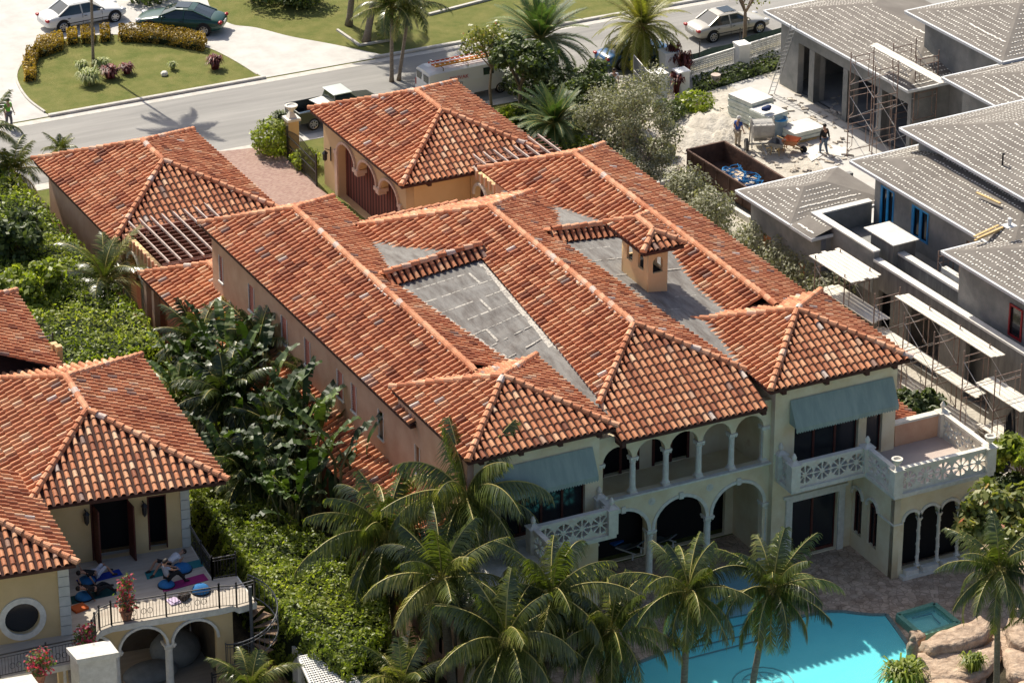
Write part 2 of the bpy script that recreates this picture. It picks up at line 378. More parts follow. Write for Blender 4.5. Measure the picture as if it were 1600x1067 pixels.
sheet('pergola_shade_sheet', [(-8.8, 31), (-.4, 31), (-.4, 37), (-8.8, 37)], .030, SOIL); sheet('pergola_shade_sheet', [(8, 28.5), (16, 28.5), (16, 37), (8, 37)], .030, SOIL)  # dark sheets added to deepen the shade under the pergolas
sheet('sandy_yard', [at(905, 215), at(955, 165), at(860, 60), at(1000, 110), at(1100, 108), at(1260, 60), (46, 62), (60, 50), (60, -12), (17, -12), (17.2, 30), (15.5, 34)], .006, SAND)
c3, s3 = math.cos(R(3)), math.sin(R(3))
def K(a, b, z=0): return Vector((a * c3 - b * s3, a * s3 + b * c3, z))
sheet('concrete_apron', [K(31, 27.5), K(38.7, 27.5), K(38.7, 50), K(36.2, 50), K(36.2, 41)], .012, DRIVE)
sheet('patio', [(-9.2, -14), (17.5, -14), (17.5, 3.5), (-9.2, 3.5)], .008, PATIO)
sheet('mulch_path', [at(395, 975), at(420, 975), at(470, 1090), at(420, 1090)], .03, mat('tan mulch', (.45, .26, .12), (.65, .42, .22), scale=8, rough=1, bump=.8))
sheet('garden_bed', [(-17, -20), (-7.2, -20), (-7.2, 54), (-17, 54)], .02, SOIL)
# pool: floor, steps, water
POOLF = mat('pool plaster', (.06, .57, .63), (.085, .64, .69), scale=.4, rough=.6)
POOLS = mat('pool step plaster', (.05, .42, .50), (.06, .46, .53), scale=.5, rough=.6)
poolpts = [at(*p) for p in ((1060, 1012), (1040, 985), (1062, 905), (1200, 872), (1228, 930), (1227, 973), (1255, 964), (1292, 957), (1318, 957), (1340, 960), (1362, 962), (1385, 962), (1402, 985), (1418, 1008), (1425, 1060))] + [at(1440, 1130), at(1150, 1190), at(930, 1120), at(955, 1070), at(990, 1040)]
sheet('pool_floor', poolpts, .034, POOLF)
m = bpy.data.materials.new('pool water'); m.use_nodes = True; n = m.node_tree.nodes; l = m.node_tree.links; b = n['Principled BSDF']
b.inputs['Base Color'].default_value = (.35, .9, .95, 1); b.inputs['Roughness'].default_value = .04; b.inputs['Alpha'].default_value = .22; b.inputs['Specular IOR Level'].default_value = .5
nz = n.new('ShaderNodeTexNoise'); nz.inputs['Scale'].default_value = 2.5; nz.inputs['Detail'].default_value = 3; bp = n.new('ShaderNodeBump'); bp.inputs['Strength'].default_value = .25; bp.inputs['Distance'].default_value = .08; l.new(nz.outputs[0], bp.inputs['Height']); l.new(bp.outputs[0], b.inputs['Normal'])
WATER = m
sheet('pool_water', poolpts, .075, WATER)
mb = MB(); cp = [Vector((p[0], p[1])) for p in poolpts]
for i in range(len(cp)):
    a, b_ = cp[i], cp[(i + 1) % len(cp)]; mb.bar((a.x, a.y, .06), (b_.x, b_.y, .06), .16, .08)
struct('pool_coping', mb, mat('pool tile rim', (.10, .17, .17), (.2, .26, .24), scale=9, rough=.5))
sheet('pool_ledge', [at(1040, 985), at(1062, 905), at(1200, 872), at(1228, 930), at(1224, 948)], .046, mat('pale ledge plaster', (.20, .33, .38), (.24, .37, .42), scale=.6))
LN = mat('dark step tile', (.02, .12, .15), rough=.5)
mb = MB()
for (a, b_) in (((1040, 985), (1224, 948)), ((1050, 1000), (1226, 960)), ((1060, 1016), (1227, 977)), ((1068, 1030), (1226, 989))):
    mb.bar(at(*a, .066), at(*b_, .066), .09, .012)
o = struct('pool_step_line', mb, LN)
mb = MB(); c0 = at(1192, 1066, .064)
for r0 in (1.25, .85, .4): mb.tube([(c0.x + r0 * math.cos(a * .3491), c0.y + r0 * math.sin(a * .3491), .05) for a in range(19)], .035, 4, False)
for k in range(12): mb.bar((c0.x + .4 * math.cos(k * .5236), c0.y + .4 * math.sin(k * .5236), .052), (c0.x + .85 * math.cos(k * .5236 + .2), c0.y + .85 * math.sin(k * .5236 + .2), .052), .06, .01)
tag(mb.build('pool_medallion', mat('medallion tile', (.03, .28, .32), rough=.5), origin=c0), 'round dark mosaic medallion on the pool floor at the bottom of the photo', 'mosaic')

# ================================================================ MAIN HOUSE
H = thing('main_house', 'large two-storey tan mansion with orange tile roofs, flat grey roof decks and a loggia', 'house', (3.25, 12, 0))
xc = 3.25
def mir(P): return [Vector((2 * xc - p[0], p[1], p[2])) for p in P]
V = Vector
FACES = []; CAPS = []
wing = [([V((-7.45, 5.2, 7.9)), V((-4.05, 5.2, 9.3)), V((-4.05, 25, 9.3)), V((-7.45, 28.4, 7.9))], Y), ([V((-4.05, 7.1, 9.3)), V((-.65, 7.1, 7.9)), V((-.65, 28.4, 7.9)), V((-4.05, 25, 9.3))], Y), ([V((-7.45, 28.4, 7.9)), V((-4.05, 25, 9.3)), V((-.65, 28.4, 7.9))], X)]
wcap = [(V((-4.05, 5.9, 9.3)), V((-4.05, 25, 9.3))), (V((-4.05, 25, 9.3)), V((-7.45, 28.4, 7.9))), (V((-4.05, 25, 9.3)), V((-.65, 28.4, 7.9)))]
zc = lambda x: 10.155 - .41 * (xc - x)
RF = V((-2.25, 0, zc(-2.25)))
ctr = [([V((xc, 5.5, zc(xc))), V((xc, 8, zc(xc))), V((.5, 8, zc(.5))), V((-.12, 2.13, zc(-.12)))], Y, RF), ([V((xc, 8, zc(xc))), V((xc, 16.6, zc(xc))), V((1.3, 16.6, zc(1.3))), V((.5, 8, zc(.5)))], Y, RF), ([V((xc, 16.6, zc(xc))), V((xc, 19.4, zc(xc))), V((-2.35, 25.1, zc(-2.35))), V((-2.35, 16.6, zc(-2.35)))], Y, RF)]
crick = [([V((-3.3, 16.6, 9.32)), V((1.6, 16.6, 9.80)), V((1.6, 16.02, 9.42)), V((-3.3, 16.02, 8.94))], None), ([V((-3.3, 16.6, 9.32)), V((1.6, 16.6, 9.80)), V((1.6, 17.6, 9.35)), V((-3.3, 17.6, 8.87))], None)]
ccap = [(V((-3.35, 16.6, 9.32)), V((1.5, 16.6, 9.79)))]
for fc in wing + ctr + crick: FACES += [fc, (mir(fc[0]),) + tuple(fc[1:2]) + tuple(mir(fc[2:]))]
for a, b in wcap + ccap: CAPS += [(a, b), tuple(mir([a, b]))]
FACES += [([V((-.25, 0, 7.9)), V((6.75, 0, 7.9)), V((6.75, 2.0, 8.72)), V((xc, 5.5, 10.155)), V((-.25, 2.0, 8.72))], X), ([V((xc, 19.4, 10.155)), V((-2.6, 25.3, 7.8)), V((9.1, 25.3, 7.8))], X)]
CAPS += [(V((xc, 5.5, 10.155)), V((xc, 19.4, 10.155))), (V((xc, 5.5, 10.155)), V((-.25, 2.0, 8.72))), (V((xc, 5.5, 10.155)), V((6.75, 2.0, 8.72))), (V((xc, 19.4, 10.155)), V((-1.2, 23.85, 8.33))), (V((xc, 19.4, 10.155)), V((7.7, 23.85, 8.33))), (V((-.2, 25.3, 7.82)), V((4.4, 25.3, 7.82)))]
for (x0, y0, x1, y1) in ((-7.3, 0, -.47, 7.4), (6.85, .05, 13.82, 7.6)):
    A = V(((x0 + x1) / 2, (y0 + y1) / 2, 10.02)); c = [V((x0, y0, 8.6)), V((x1, y0, 8.6)), V((x1, y1, 8.6)), V((x0, y1, 8.6))]
    for k in range(4): FACES.append(([c[k], c[(k + 1) % 4], A], X if k % 2 == 0 else Y)); CAPS.append((A, c[k]))
# one-storey lean-to roofs
FACES += [([V((-9.1, 1.9, 4.0)), V((-6.85, 1.9, 4.92)), V((-6.5, 29.8, 5.066)), V((-9.1, 32.4, 4.0))], Y), ([V((-9.1, 32.4, 4)), V((-6.5, 29.8, 5.066)), V((-3.9, 32.4, 4))], X), ([V((-6.5, 29.8, 5.066)), V((-6.5, 27.9, 5.066)), V((-3.9, 27.9, 4)), V((-3.9, 32.4, 4))], Y)]
CAPS += [(V((-6.5, 29.8, 5.066)), V((-9.1, 32.4, 4))), (V((-6.5, 29.8, 5.066)), V((-3.9, 32.4, 4))), (V((-6.5, 28.0, 5.066)), V((-6.5, 29.8, 5.066)))]
FACES += [([V((15.6, .9, 4.5)), V((13.3, .9, 5.4)), V((13.3, 26, 5.4)), V((15.6, 28, 4.5))], Y)]
roof = tile_roof(H, FACES, CAPS, mortar=[(V((-4.05, 6.5, 9.3)), V((-4.05, 25, 9.3))), (V((10.55, 8.5, 9.3)), V((10.55, 25, 9.3))), (V((xc, 6, 10.155)), V((xc, 19, 10.155)))])
# vents on the roof
mb = MB()
for p, pl in (((655, 509), 9.0), ((651, 530), 8.75)):
    q = at(*p, pl); mb.tube([(q.x, q.y, pl - .15), (q.x, q.y, pl + .3)], .07, 8); mb.tube([(q.x, q.y, pl + .3), (q.x, q.y, pl + .36)], .11, 8)
q = at(651, 509, 9.0)
mb.build('vent_pipe', mat('grey vent', (.25, .25, .26), rough=.5), H)
# flat decks
MEMB = mat('grey roll roofing', (.115, .10, .09), (.235, .225, .21), scale=1.3, rough=.95, bump=.3, bscale=20, aniso=(2.6, .6, 1), lo=.3, hi=.6, detail=8)
MEMP = mat('pale roofing seam', (.52, .49, .43), (.28, .26, .24), scale=9, rough=.95, detail=8, lo=.48, hi=.56)
deckL = [[(-3.25, 16.5, 8.96), (-1.5, 7.7, 8.22), (-.72, 7.5, 8.63), (-.02, 2.2, 8.85), (1.25, 16.5, 9.34)], [(-3.1, 16.8, 8.90), (1.6, 16.8, 9.42), (-.45, 19.2, 8.62), (-1.0, 24.2, 8.36), (-.5, 25.8, 7.84), (-1.2, 24.2, 8.10), (-2.65, 18, 8.72)]]
mb = MB()
def fan(P, mirror):
    P = mir(P) if mirror else [V(p) for p in P]
    c = sum(P, V((0, 0, 0))) / len(P); n = len(P); mb.add([c] + P, [(0, 1 + k, 1 + (k + 1) % n) for k in range(n)])
PAIRR = [(16.6, 5.1, 9.38, 9.7, 8.93), (13.7, 5.0, 9.42, 10.1, 9.0), (10.0, 5.15, 9.33, 9.35, 8.72), (7.6, 5.75, 9.1, 9.2, 8.72), (6.3, 6.05, 9.0, 7.75, 8.93), (4.0, 6.4, 8.83, 7.2, 8.80), (2.0, 6.75, 8.68, 6.95, 8.66)]
a, b, c, d, e = deckL[0]
L = [V(a).lerp(V(b), k / 8) for k in range(9)] + [V(c), V((-.55, 5.5, 8.64)), V((-.4, 3.5, 8.64)), V((-.25, 1.2, 8.62))]; Rr = [V(e).lerp(V((.58, 8.6, 9.06)), k / 8) for k in range(9)] + [V((.5, 7.4, 9.03)), V((.3, 5.5, 8.96)), V((.1, 3.7, 8.88)), V((-.1, 1.9, 8.80))]
mb.add(L + Rr, [(k, k + 1, 14 + k, 13 + k) for k in range(12)]); fan(deckL[1], 0); fan(deckL[1], 1)
n = len(PAIRR); mb.add([V((p[1], p[0], p[2])) for p in PAIRR] + [V((p[3], p[0], p[4])) for p in PAIRR], [(k, k + 1, n + k + 1, n + k) for k in range(n - 1)])
deck = mb.build('flat_roof', MEMB, H)
mb = MB()
def deckz(x, y):     # height of the left front deck
    L = V((-3.25, 16.5, 8.96)).lerp(V((-1.35, 7.2, 8.2)), (16.5 - y) / 9.3); Rr = V((1.25, 16.5, 9.34)).lerp(V((-.02, 2.2, 8.83)), (16.5 - y) / 14.3); t = (x - L.x) / (Rr.x - L.x); return L.z + (Rr.z - L.z) * t
for mr_ in (0,):
    for k, y in enumerate((15.3, 14.15, 13.0, 11.85, 10.7, 9.5, 8.3)):
        if mr_: y -= .3
        xl = -3.25 + 1.9 * (16.5 - y) / 9.3 + .25; xr = 1.25 - 1.27 * (16.5 - y) / 14.3 - .15; x = xl
        while x < xr:
            x2 = min(x + random.uniform(.15, .6), xr); h = random.uniform(.03, .10) * (.5 if mr_ else 1)
            if random.random() < (.8 if not mr_ else .5):
                P = [(x, y - h / 2), (x2, y - h / 2 + random.uniform(-.03, .03)), (x2, y + h / 2), (x, y + h / 2)]; P = [V((a, b, deckz(a, b) + .012)) for a, b in P]; mb.poly(mir(P) if mr_ else P)
            x = x2 + random.uniform(0, .12)
    for (x, y0, y1) in ((.2, 15.3, 14.2), (-.4, 13.0, 11.9), (-1.2, 10.7, 9.6)):
        P = [V((a, b, deckz(a, b) + .016)) for a, b in ((x - .05, y0), (x + .05, y0), (x + .06, y1), (x - .05, y1))]; mb.poly(mir(P) if mr_ else P)
    for a, b, off in ((V((-3.2, 16.4, 0)), V((-1.35, 7.2, 0)), .22), (V((1.2, 16.4, 0)), V((0, 2.6, 0)), -.2)):   # pale lap along the valleys
        for k in range(30):
            p = a.lerp(b, k / 30); q_ = a.lerp(b, (k + 1) / 30); o2 = off * random.uniform(.7, 1.3)
            P = [V((u, v_, deckz(u, v_) + .008)) for u, v_ in ((p.x, p.y), (p.x + o2, p.y), (q_.x + o2, q_.y), (q_.x, q_.y))]; mb.poly(mir(P) if mr_ else P)
def rdeck(y):
    for p, q in zip(PAIRR[:-1], PAIRR[1:]):
        if q[0] <= y <= p[0]: t = (p[0] - y) / (p[0] - q[0]); return [p[i] + (q[i] - p[i]) * t for i in range(5)]
for y in (15.0, 13.6, 12.0, 9.4, 8.2, 6.9):
    _, xl, zl, xr, zr_ = rdeck(y); x = xl + .3
    while x < xr - .3:
        x2 = min(x + random.uniform(.2, .8), xr - .2); h = random.uniform(.015, .035)
        f = lambda X_: zl + (zr_ - zl) * (X_ - xl) / (xr - xl) + .014
        if not (6.1 < x < 7.6 and 9.8 < y < 12.8): mb.poly([V((x, y - h, f(x))), V((x2, y - h, f(x2))), V((x2, y + h, f(x2))), V((x, y + h, f(x)))])
        x = x2 + random.uniform(.02, .3)
mb.build('seam', MEMP, deck)
# soffits and brackets
mb = MB()
mb.box(-7.42, 5.25, 7.74, -1.0, 28.37, 7.87); mb.box(7.5, 5.25, 7.74, 13.92, 28.37, 7.87); mb.box(-.22, .03, 7.74, 6.72, 1.3, 7.87); mb.box(-2, 8, 7.70, 8.6, 25.3, 7.8)
mb.box(-7.27, .03, 8.44, -.5, 7.35, 8.57); mb.box(6.88, .08, 8.44, 13.79, 7.55, 8.57)
mb.box(-9.07, 1.95, 3.84, -6.9, 32.35, 3.97); mb.box(-6.9, 28.2, 3.84, -3.93, 32.35, 3.97)
mb.build('soffit', WOOD, H)
mb = MB()
for x in (-6.6, -4.8, -3.0, -1.2, 7.6, 9.7, 11.7, 13.1): mb.bar((x, .12, 8.36), (x, .6, 8.36), .2, .2)
for x in (-.1, 6.6): mb.bar((x, .05, 7.66), (x, .7, 7.66), .2, .2)
mb.build('eave_bracket', WOOD, H)
# walls
def win_hole(c, w_, z0, z1): return [(c - w_ / 2, z0), (c + w_ / 2, z0), (c + w_ / 2, z1), (c - w_ / 2, z1)]
WY = [(26.65, .42), (23.0, .62), (19.2, .62), (16.6, .6), (13.05, .62), (11.6, .5), (8.8, .5), (5.15, .45)]
panel('wall', [(.4, 0), (27.75, 0), (27.75, 7.86), (7.0, 7.86), (7.0, 8.5), (.4, 8.5)], [win_hole(c, w_, 5.62, 6.9) for c, w_ in WY], (-7.0, 0, 0), Y, ZZ, .3, STUC, H)
for k, (c, w_) in enumerate(WY):
    mb = MB()
    for a, b in ((c - w_ / 2 - .025, c - w_ / 2 + .01), (c + w_ / 2 - .01, c + w_ / 2 + .025)): mb.box(-7.18, a, 5.6, -7.1, b, 6.92)
    mb.box(-7.22, c - w_ / 2 - .08, 5.54, -7.08, c + w_ / 2 + .08, 5.62)
    f = mb.build('window', WHITE, H)
    if k != 6 and k != 7:
        mb = MB()
        for j in range(11): mb.cbox((-7.10, c, 5.68 + j * .115), .1, w_ - .02, .03, ry=R(-40))
        mb.build('shutter', SHUT, f)
    mb = MB(); mb.box(-6.9, c - w_ / 2, 5.6, -6.86, c + w_ / 2, 6.95); mb.build('pane', GLASS if k > 5 else SHUT, f)
mb = MB(); mb.box(-7.14, 27.45, 0, -1.2, 27.76, 7.8); mb.box(7.7, 27.45, 0, 13.5, 27.76, 7.8); mb.box(13.2, .7, 0, 13.5, 27.5, 7.8); mb.box(-1.2, 25, 0, 7.7, 25.3, 7.7); mb.box(-1.3, 25.2, 0, -1.1, 27.6, 7.7); mb.box(7.6, 25.2, 0, 7.8, 27.6, 7.7)
mb.build('rear_wall', STUC, H)
# west ground-floor wall
panel('lower_wall', [(1.9, 0), (31.8, 0), (31.8, 3.9), (1.9, 3.9)], [arch_pts(29.9, 30.8, .8, 2.6), arch_pts(27.6, 28.4, .8, 2.6)], (-8.6, 0, 0), Y, ZZ, .25, STUR, H)
mb = MB(); mb.box(-8.72, 31.6, 0, -4, 31.85, 3.85); mb.box(-8.3, 27, .5, -8.2, 31, 3.2); mb.build('porch_wall', STUC, H)
mb = MB()
for y in (32.0, 31.0): mb.box(-9.0, y - .15, 0, -8.72, y + .15, 3.85)
mb.build('pier', STUC, H)
# front walls of the two end blocks
panel('front_wall', [(-6.86, 0), (-1.1, 0), (-1.1, 8.5), (-6.86, 8.5)], [win_hole(-3.7, 3.9, 4.3, 6.9), win_hole(-3.9, 3.0, .05, 2.85)], (0, .5, 0), X, ZZ, .3, STUY, H)
panel('front_wall', [(7.3, 0), (13.35, 0), (13.35, 8.5), (7.3, 8.5)], [win_hole(9.9, 3.2, 4.3, 6.9), win_hole(12.3, .8, 4.3, 6.8), win_hole(9.45, 2.3, .05, 2.9)], (0, .5, 0), X, ZZ, .3, STUY, H)
mb = MB()
for xs in ((-6.8, -6.7), (-1.2, -1.1), (7.3, 7.42)): mb.box(xs[0], .66, 0, xs[1], 7, 8.4)
mb.build('side_wall', STUY, H)
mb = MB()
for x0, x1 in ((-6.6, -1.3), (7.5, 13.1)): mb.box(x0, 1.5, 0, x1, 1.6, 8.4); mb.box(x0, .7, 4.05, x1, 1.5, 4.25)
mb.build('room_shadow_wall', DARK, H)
for (x0, x1, z0, z1, nm) in ((-5.65, -1.75, 4.3, 6.9, 4), (8.3, 11.5, 4.3, 6.9, 3), (11.9, 12.7, 4.3, 6.8, 1), (8.3, 10.6, .05, 2.9, 2), (-5.4, -2.4, .05, 2.85, 3)):
    mb = MB()
    for k in range(nm + 1):
        x = x0 + (x1 - x0) * k / nm; mb.box(x - .05, .52, z0, x + .05, .6, z1)
    mb.box(x0, .53, z1 - .12, x1, .61, z1 - .001); mb.box(x0, .53, z0, x1, .61, z0 + .15)
    d = mb.build('french_door', MAHO, H); mb = MB(); mb.box(x0, .57, z0 + .15, x1, .585, z1 - .12); mb.build('pane', GLASS, d)
mb = MB()   # stone surround of the right garden door
for x0, x1 in ((7.98, 8.28), (10.62, 10.92)): mb.box(x0, .24, 0, x1, .34, 3.1)
mb.box(8.28, .24, 2.9, 10.62, .34, 3.1); mb.box(7.85, .22, 3.1, 11.05, .36, 3.22)
mb.build('door_surround', STONE, H)
# loggia front
XU = [-.85 + 1.583 * k for k in range(6)]; XL = [-1.15, 1.6, 4.4, 7.2]
def arcade(xs, zb, zs, hw, n=10):
    P = [(xs[0] + hw, zb), (xs[-1] - hw, zb)]
    for k in range(len(xs) - 2, -1, -1):
        a, b = xs[k] + hw, xs[k + 1] - hw; c, r = (a + b) / 2, (b - a) / 2
        P += [(c + r * math.cos(math.pi * j / n), zs + r * math.sin(math.pi * j / n)) for j in range(n + 1)]
    return P
panel('loggia_wall', [(-1.2, 0), (7.4, 0), (7.4, 7.86), (-1.2, 7.86)], [arcade(XU, 4.93, 6.62, .1), arcade(XL, .02, 2.98, .16)], (0, .85, 0), X, ZZ, .34, STUY, H)
def column(x, y, z0, z1, r, par=None):
    mb = MB(); h = z1 - z0; mb.lathe((x, y, z0), [(r * 1.9, 0), (r * 1.9, .08)], 4, True); mb.lathe((x, y, z0), [(r * 1.5, .08), (r * 1.55, .13), (r * 1.2, .19), (r * 1.05, .24), (r * .92, h - .32), (r * 1.15, h - .30), (r * 1.0, h - .27), (r * 1.5, h - .09)], 12)
    mb.lathe((x, y, z0), [(r * 2.1, h - .09), (r * 2.1, h)], 4, True)
    for k in range(4): a = math.pi / 4 + k * math.pi / 2; mb.ell((x + r * 1.5 * math.cos(a), y + r * 1.5 * math.sin(a), z0 + h - .14), .06, .06, .07, 6, 4)
    return mb.build('column', STONE, par or H)
for x in XU: column(x, .82, 4.93, 6.66, .13)
for x in XL: column(x, .82, 0, 2.98, .155)
def half_ring(mb, cx, zs, r0, r1, y0, y1, n=14):
    pts = [(r_, math.pi * k / n) for k in range(n + 1) for r_ in (r0, r1)]; V_ = [(cx + r_ * math.cos(t), y, zs + r_ * math.sin(t)) for y in (y0, y1) for r_, t in pts]; m = 2 * (n + 1); F = []
    for k in range(n): a = 2 * k; F += [(a, a + 1, a + 3, a + 2), (m + a + 2, m + a + 3, m + a + 1, m + a), (a + 1, m + a + 1, m + a + 3, a + 3), (a, a + 2, m + a + 2, m + a)]
    mb.add(V_, F)
mb = MB()
for k in range(3):
    a, b = XL[k] + .16, XL[k + 1] - .16; half_ring(mb, (a + b) / 2, 2.98, (b - a) / 2, (b - a) / 2 + .15, .64, .70); mb.cbox(((a + b) / 2, .65, 2.98 + (b - a) / 2 + .1), .2, .12, .3)
mb.box(-1.2, .5, 4.86, 7.4, .72, 4.94)
mb.build('arch_trim', STONE, H)
mb = MB()
for x in (1.6, 4.4): mb.tube([(x, .66, 4.35), (x, .70, 4.35)], .17, 14); mb.tube([(x, .63, 4.35), (x, .66, 4.35)], .09, 10)
mb.build('medallion', STONE, H)
mb = MB(); mb.box(-1.2, 1.02, 4.1, 7.4, 3.6, 4.25); mb.box(-1.2, 1.02, 7.5, 7.4, 3.6, 7.6); mb.build('loggia_floor', STUY, H)
panel('loggia_back_wall', [(-1.2, 0), (7.4, 0), (7.4, 7.5), (-1.2, 7.5)], [arch_pts(.75, 2.55, 4.3, 6.3), arch_pts(3.2, 5.0, 4.3, 6.3), win_hole(1.2, 3.4, .05, 3.3), win_hole(5.2, 3.4, .05, 3.3)], (0, 3.7, 0), X, ZZ, .2, STUY, H)
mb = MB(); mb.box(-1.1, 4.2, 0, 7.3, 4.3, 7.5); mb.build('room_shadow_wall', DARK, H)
mb = MB()
for x in (.8, 1.65, 2.5, 3.25, 4.1, 4.95): mb.box(x - .06, 3.55, 4.3, x + .06, 3.62, 6.3)
for x0 in (.75, 3.2): mb.box(x0, 3.56, 6.25, x0 + 1.8, 3.61, 6.4)
mb.build('french_door', MAHO, H)
# balcony slabs and balustrades
mb = MB(); SLABR = [(7.45, .34), (7.45, -.97), (11.08, -.97), (11.08, -3.34), (16.1, -3.34), (16.1, .6), (13.36, .6), (13.36, .34)]
mb.prism(SLABR, 4.06, 4.24)
mb.prism([(2 * xc - x, y) for x, y in SLABR[:6]][::-1] + [], 4.06, 4.24)
mb.build('balcony_slab', STONE, H)
mb = MB(); mb.prism([(11.3, .3), (11.3, -3.0), (15.8, -3.0), (15.8, .5), (13.4, .5)], 4.241, 4.262); mb.build('terrace_floor', mat('pink terrace tile', (.48, .39, .34), (.54, .45, .39), scale=1), H)
def petal_holes(x0, x1, z0, z1):
    out = []; n = max(1, round((x1 - x0) / (z1 - z0))); bw = (x1 - x0) / n; rz_ = (z1 - z0) / 2; rx_ = bw / 2; cz = (z0 + z1) / 2
    for k in range(n):
        cx = x0 + (k + .5) * bw
        for j in range(8):
            t = math.pi / 4 * j + math.pi / 8; p = []
            for r_, da in ((.30, -.20), (.30, .20), (.66, .30), (.95, .27), (.95, -.27), (.66, -.30)):
                q = 1.12 if r_ > .7 else 1; p.append((cx + rx_ * r_ * q * math.cos(t + da) * .92, cz + rz_ * r_ * q * math.sin(t + da) * .92))
            out.append(p)
    return out
def balustrade(parent, p, q, z0, z1, hol=None, m=STONEW):
    p = V((p[0], p[1], 0)); q = V((q[0], q[1], 0)); L = (q - p).length; u = (q - p).normalized()
    b = panel('balustrade', [(0, z0), (L, z0), (L, z1 - .12), (0, z1 - .12)], petal_holes(.12, L - .12, z0 + .12, z1 - .2), p, u, ZZ, .1, m, parent)
    mb = MB(); mb.bar(p + V((0, 0, z1 - .06)), q + V((0, 0, z1 - .06)), .24, .12); mb.build('handrail', m, b)
def post(parent, x, y, z0, z1, top, m=STONEW, s=.22):
    mb = MB(); mb.box(x - s, y - s, z0, x + s, y + s, z1); mb.box(x - s - .05, y - s - .05, z1, x + s + .05, y + s + .05, z1 + .07); mb.lathe((x, y, z1 + .07), [((s + .0) * 1.3, 0), (.07, .14)], 4, True)
    if top == 'finial': mb.lathe((x, y, z1 + .15), [(.05, 0), (.06, .06), (.11, .14), (.115, .22), (.06, .34), (.01, .4)], 10)
    if top == 'urn': mb.lathe((x, y, z1 + .15), [(.06, 0), (.07, .08), (.14, .16), (.22, .30), (.25, .36), (.25, .40), (.17, .40), (.15, .32), (.02, .30)], 14)
    return mb.build('balcony_post', m, parent)
RP = [(7.62, .3), (7.62, -.8), (11.25, -.8), (11.25, -3.15), (15.92, -3.15), (15.92, .55)]
for a, b in zip(RP[:-1], RP[1:]): balustrade(H, a, b, 4.24, 5.42)
for (x, y), t in zip(RP, ('finial', 'finial', 'finial', 'urn', 'urn', 'finial')): post(H, x, y, 4.24, 5.36, t)
LP = [(2 * xc - x, y) for x, y in RP]
for a, b in zip(LP[:3], LP[1:4]): balustrade(H, b, a, 4.24, 5.42)
for (x, y), t in zip(LP[:3], ('finial', 'finial', 'finial')): post(H, x, y, 4.24, 5.36, t)
mb = MB(); mb.box(13.5, .52, 4.24, 15.72, .74, 5.3); mb.build('parapet_wall', STUC, H)
mb = MB(); mb.box(13.3, .46, 5.3, 15.72, .80, 5.4); mb.build('parapet_coping', STONEW, H)
# terrace block under the right balustrade
panel('terrace_wall', [(-3.05, 0), (.34, 0), (.34, 4.06), (-3.05, 4.06)], [arch_pts(-1.75, -1.0, .8, 2.65), arch_pts(-.5, .22, .8, 2.65)], (11.47, 0, 0), Y, ZZ, .3, STUY, H)
xa = [11.78, 12.62, 13.63, 14.64, 15.62]
panel('terrace_wall', [(11.32, 0), (15.85, 0), (15.85, 4.06), (11.32, 4.06)], [arcade(xa, .35, 2.72, .05)], (0, -2.9, 0), X, ZZ, .28, STUY, H)
mb = MB(); mb.box(15.6, -2.76, 0, 15.85, 26, 4.05); mb.build('terrace_side_wall', STUC, H)
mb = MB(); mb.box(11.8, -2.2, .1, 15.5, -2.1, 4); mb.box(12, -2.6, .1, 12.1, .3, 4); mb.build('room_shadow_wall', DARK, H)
for a, b in ((-1.75, -1.0), (-.5, .22)):
    mb = MB(); c = (a + b) / 2
    mb.box(11.42, c - .03, .8, 11.46, c + .03, 2.9); mb.box(11.42, a, 2.62, 11.46, b, 2.70); mb.box(11.42, a, .8, 11.47, a + .06, 2.65); mb.box(11.42, b - .06, .8, 11.47, b, 2.65)
    w_ = mb.build('window', MAHO, H); mb = MB(); mb.box(11.50, a - .1, .7, 11.52, b + .1, 3.1); mb.build('pane', GLASS, w_)
mb = MB()
for k in range(4):
    a, b = xa[k] + .05, xa[k + 1] - .05; half_ring(mb, (a + b) / 2, 2.72, (b - a) / 2, (b - a) / 2 + .13, -3.10, -3.04)
for c in (-1.375, -.14):
    n = 12
    for k in range(n):
        t0, t1 = math.pi * k / n, math.pi * (k + 1) / n; mb.bar((11.27, c + .45 * math.cos(t0), 2.65 + .45 * math.sin(t0)), (11.27, c + .45 * math.cos(t1), 2.65 + .45 * math.sin(t1)), .1, .1, (1, 0, 0))
mb.box(11.26, -3.05, 2.6, 11.32, -1.85, 2.68); mb.box(11.28, -3.1, 2.6, 11.75, -3.04, 2.68)
mb.build('arch_trim', STONE, H)
for x in xa[1:4]:
    mb = MB(); mb.lathe((x, -3.0, .35), [(.15, 0), (.15, .1)], 4, True); mb.tube([(x, -3.0, .45), (x, -3.0, 2.55)], .075, 8)
    for k in range(22):      # rope twist
        a = k * .9; mb.ell((x + .06 * math.cos(a), -3.0 + .06 * math.sin(a), .5 + k * .092), .045, .045, .07, 6, 4)
    mb.lathe((x, -3.0, 2.55), [(.09, 0), (.16, .14), (.17, .17)], 4, True); mb.build('column', STONE, H)
mb = MB(); mb.box(11.7, -3.4, 0, 15.7, -3.05, .16)
for k in range(4): mb.box(xa[k] + .12, -3.34, .16, xa[k + 1] - .1, -3.06, .38)
mb.build('planter_sill', STONE, H)
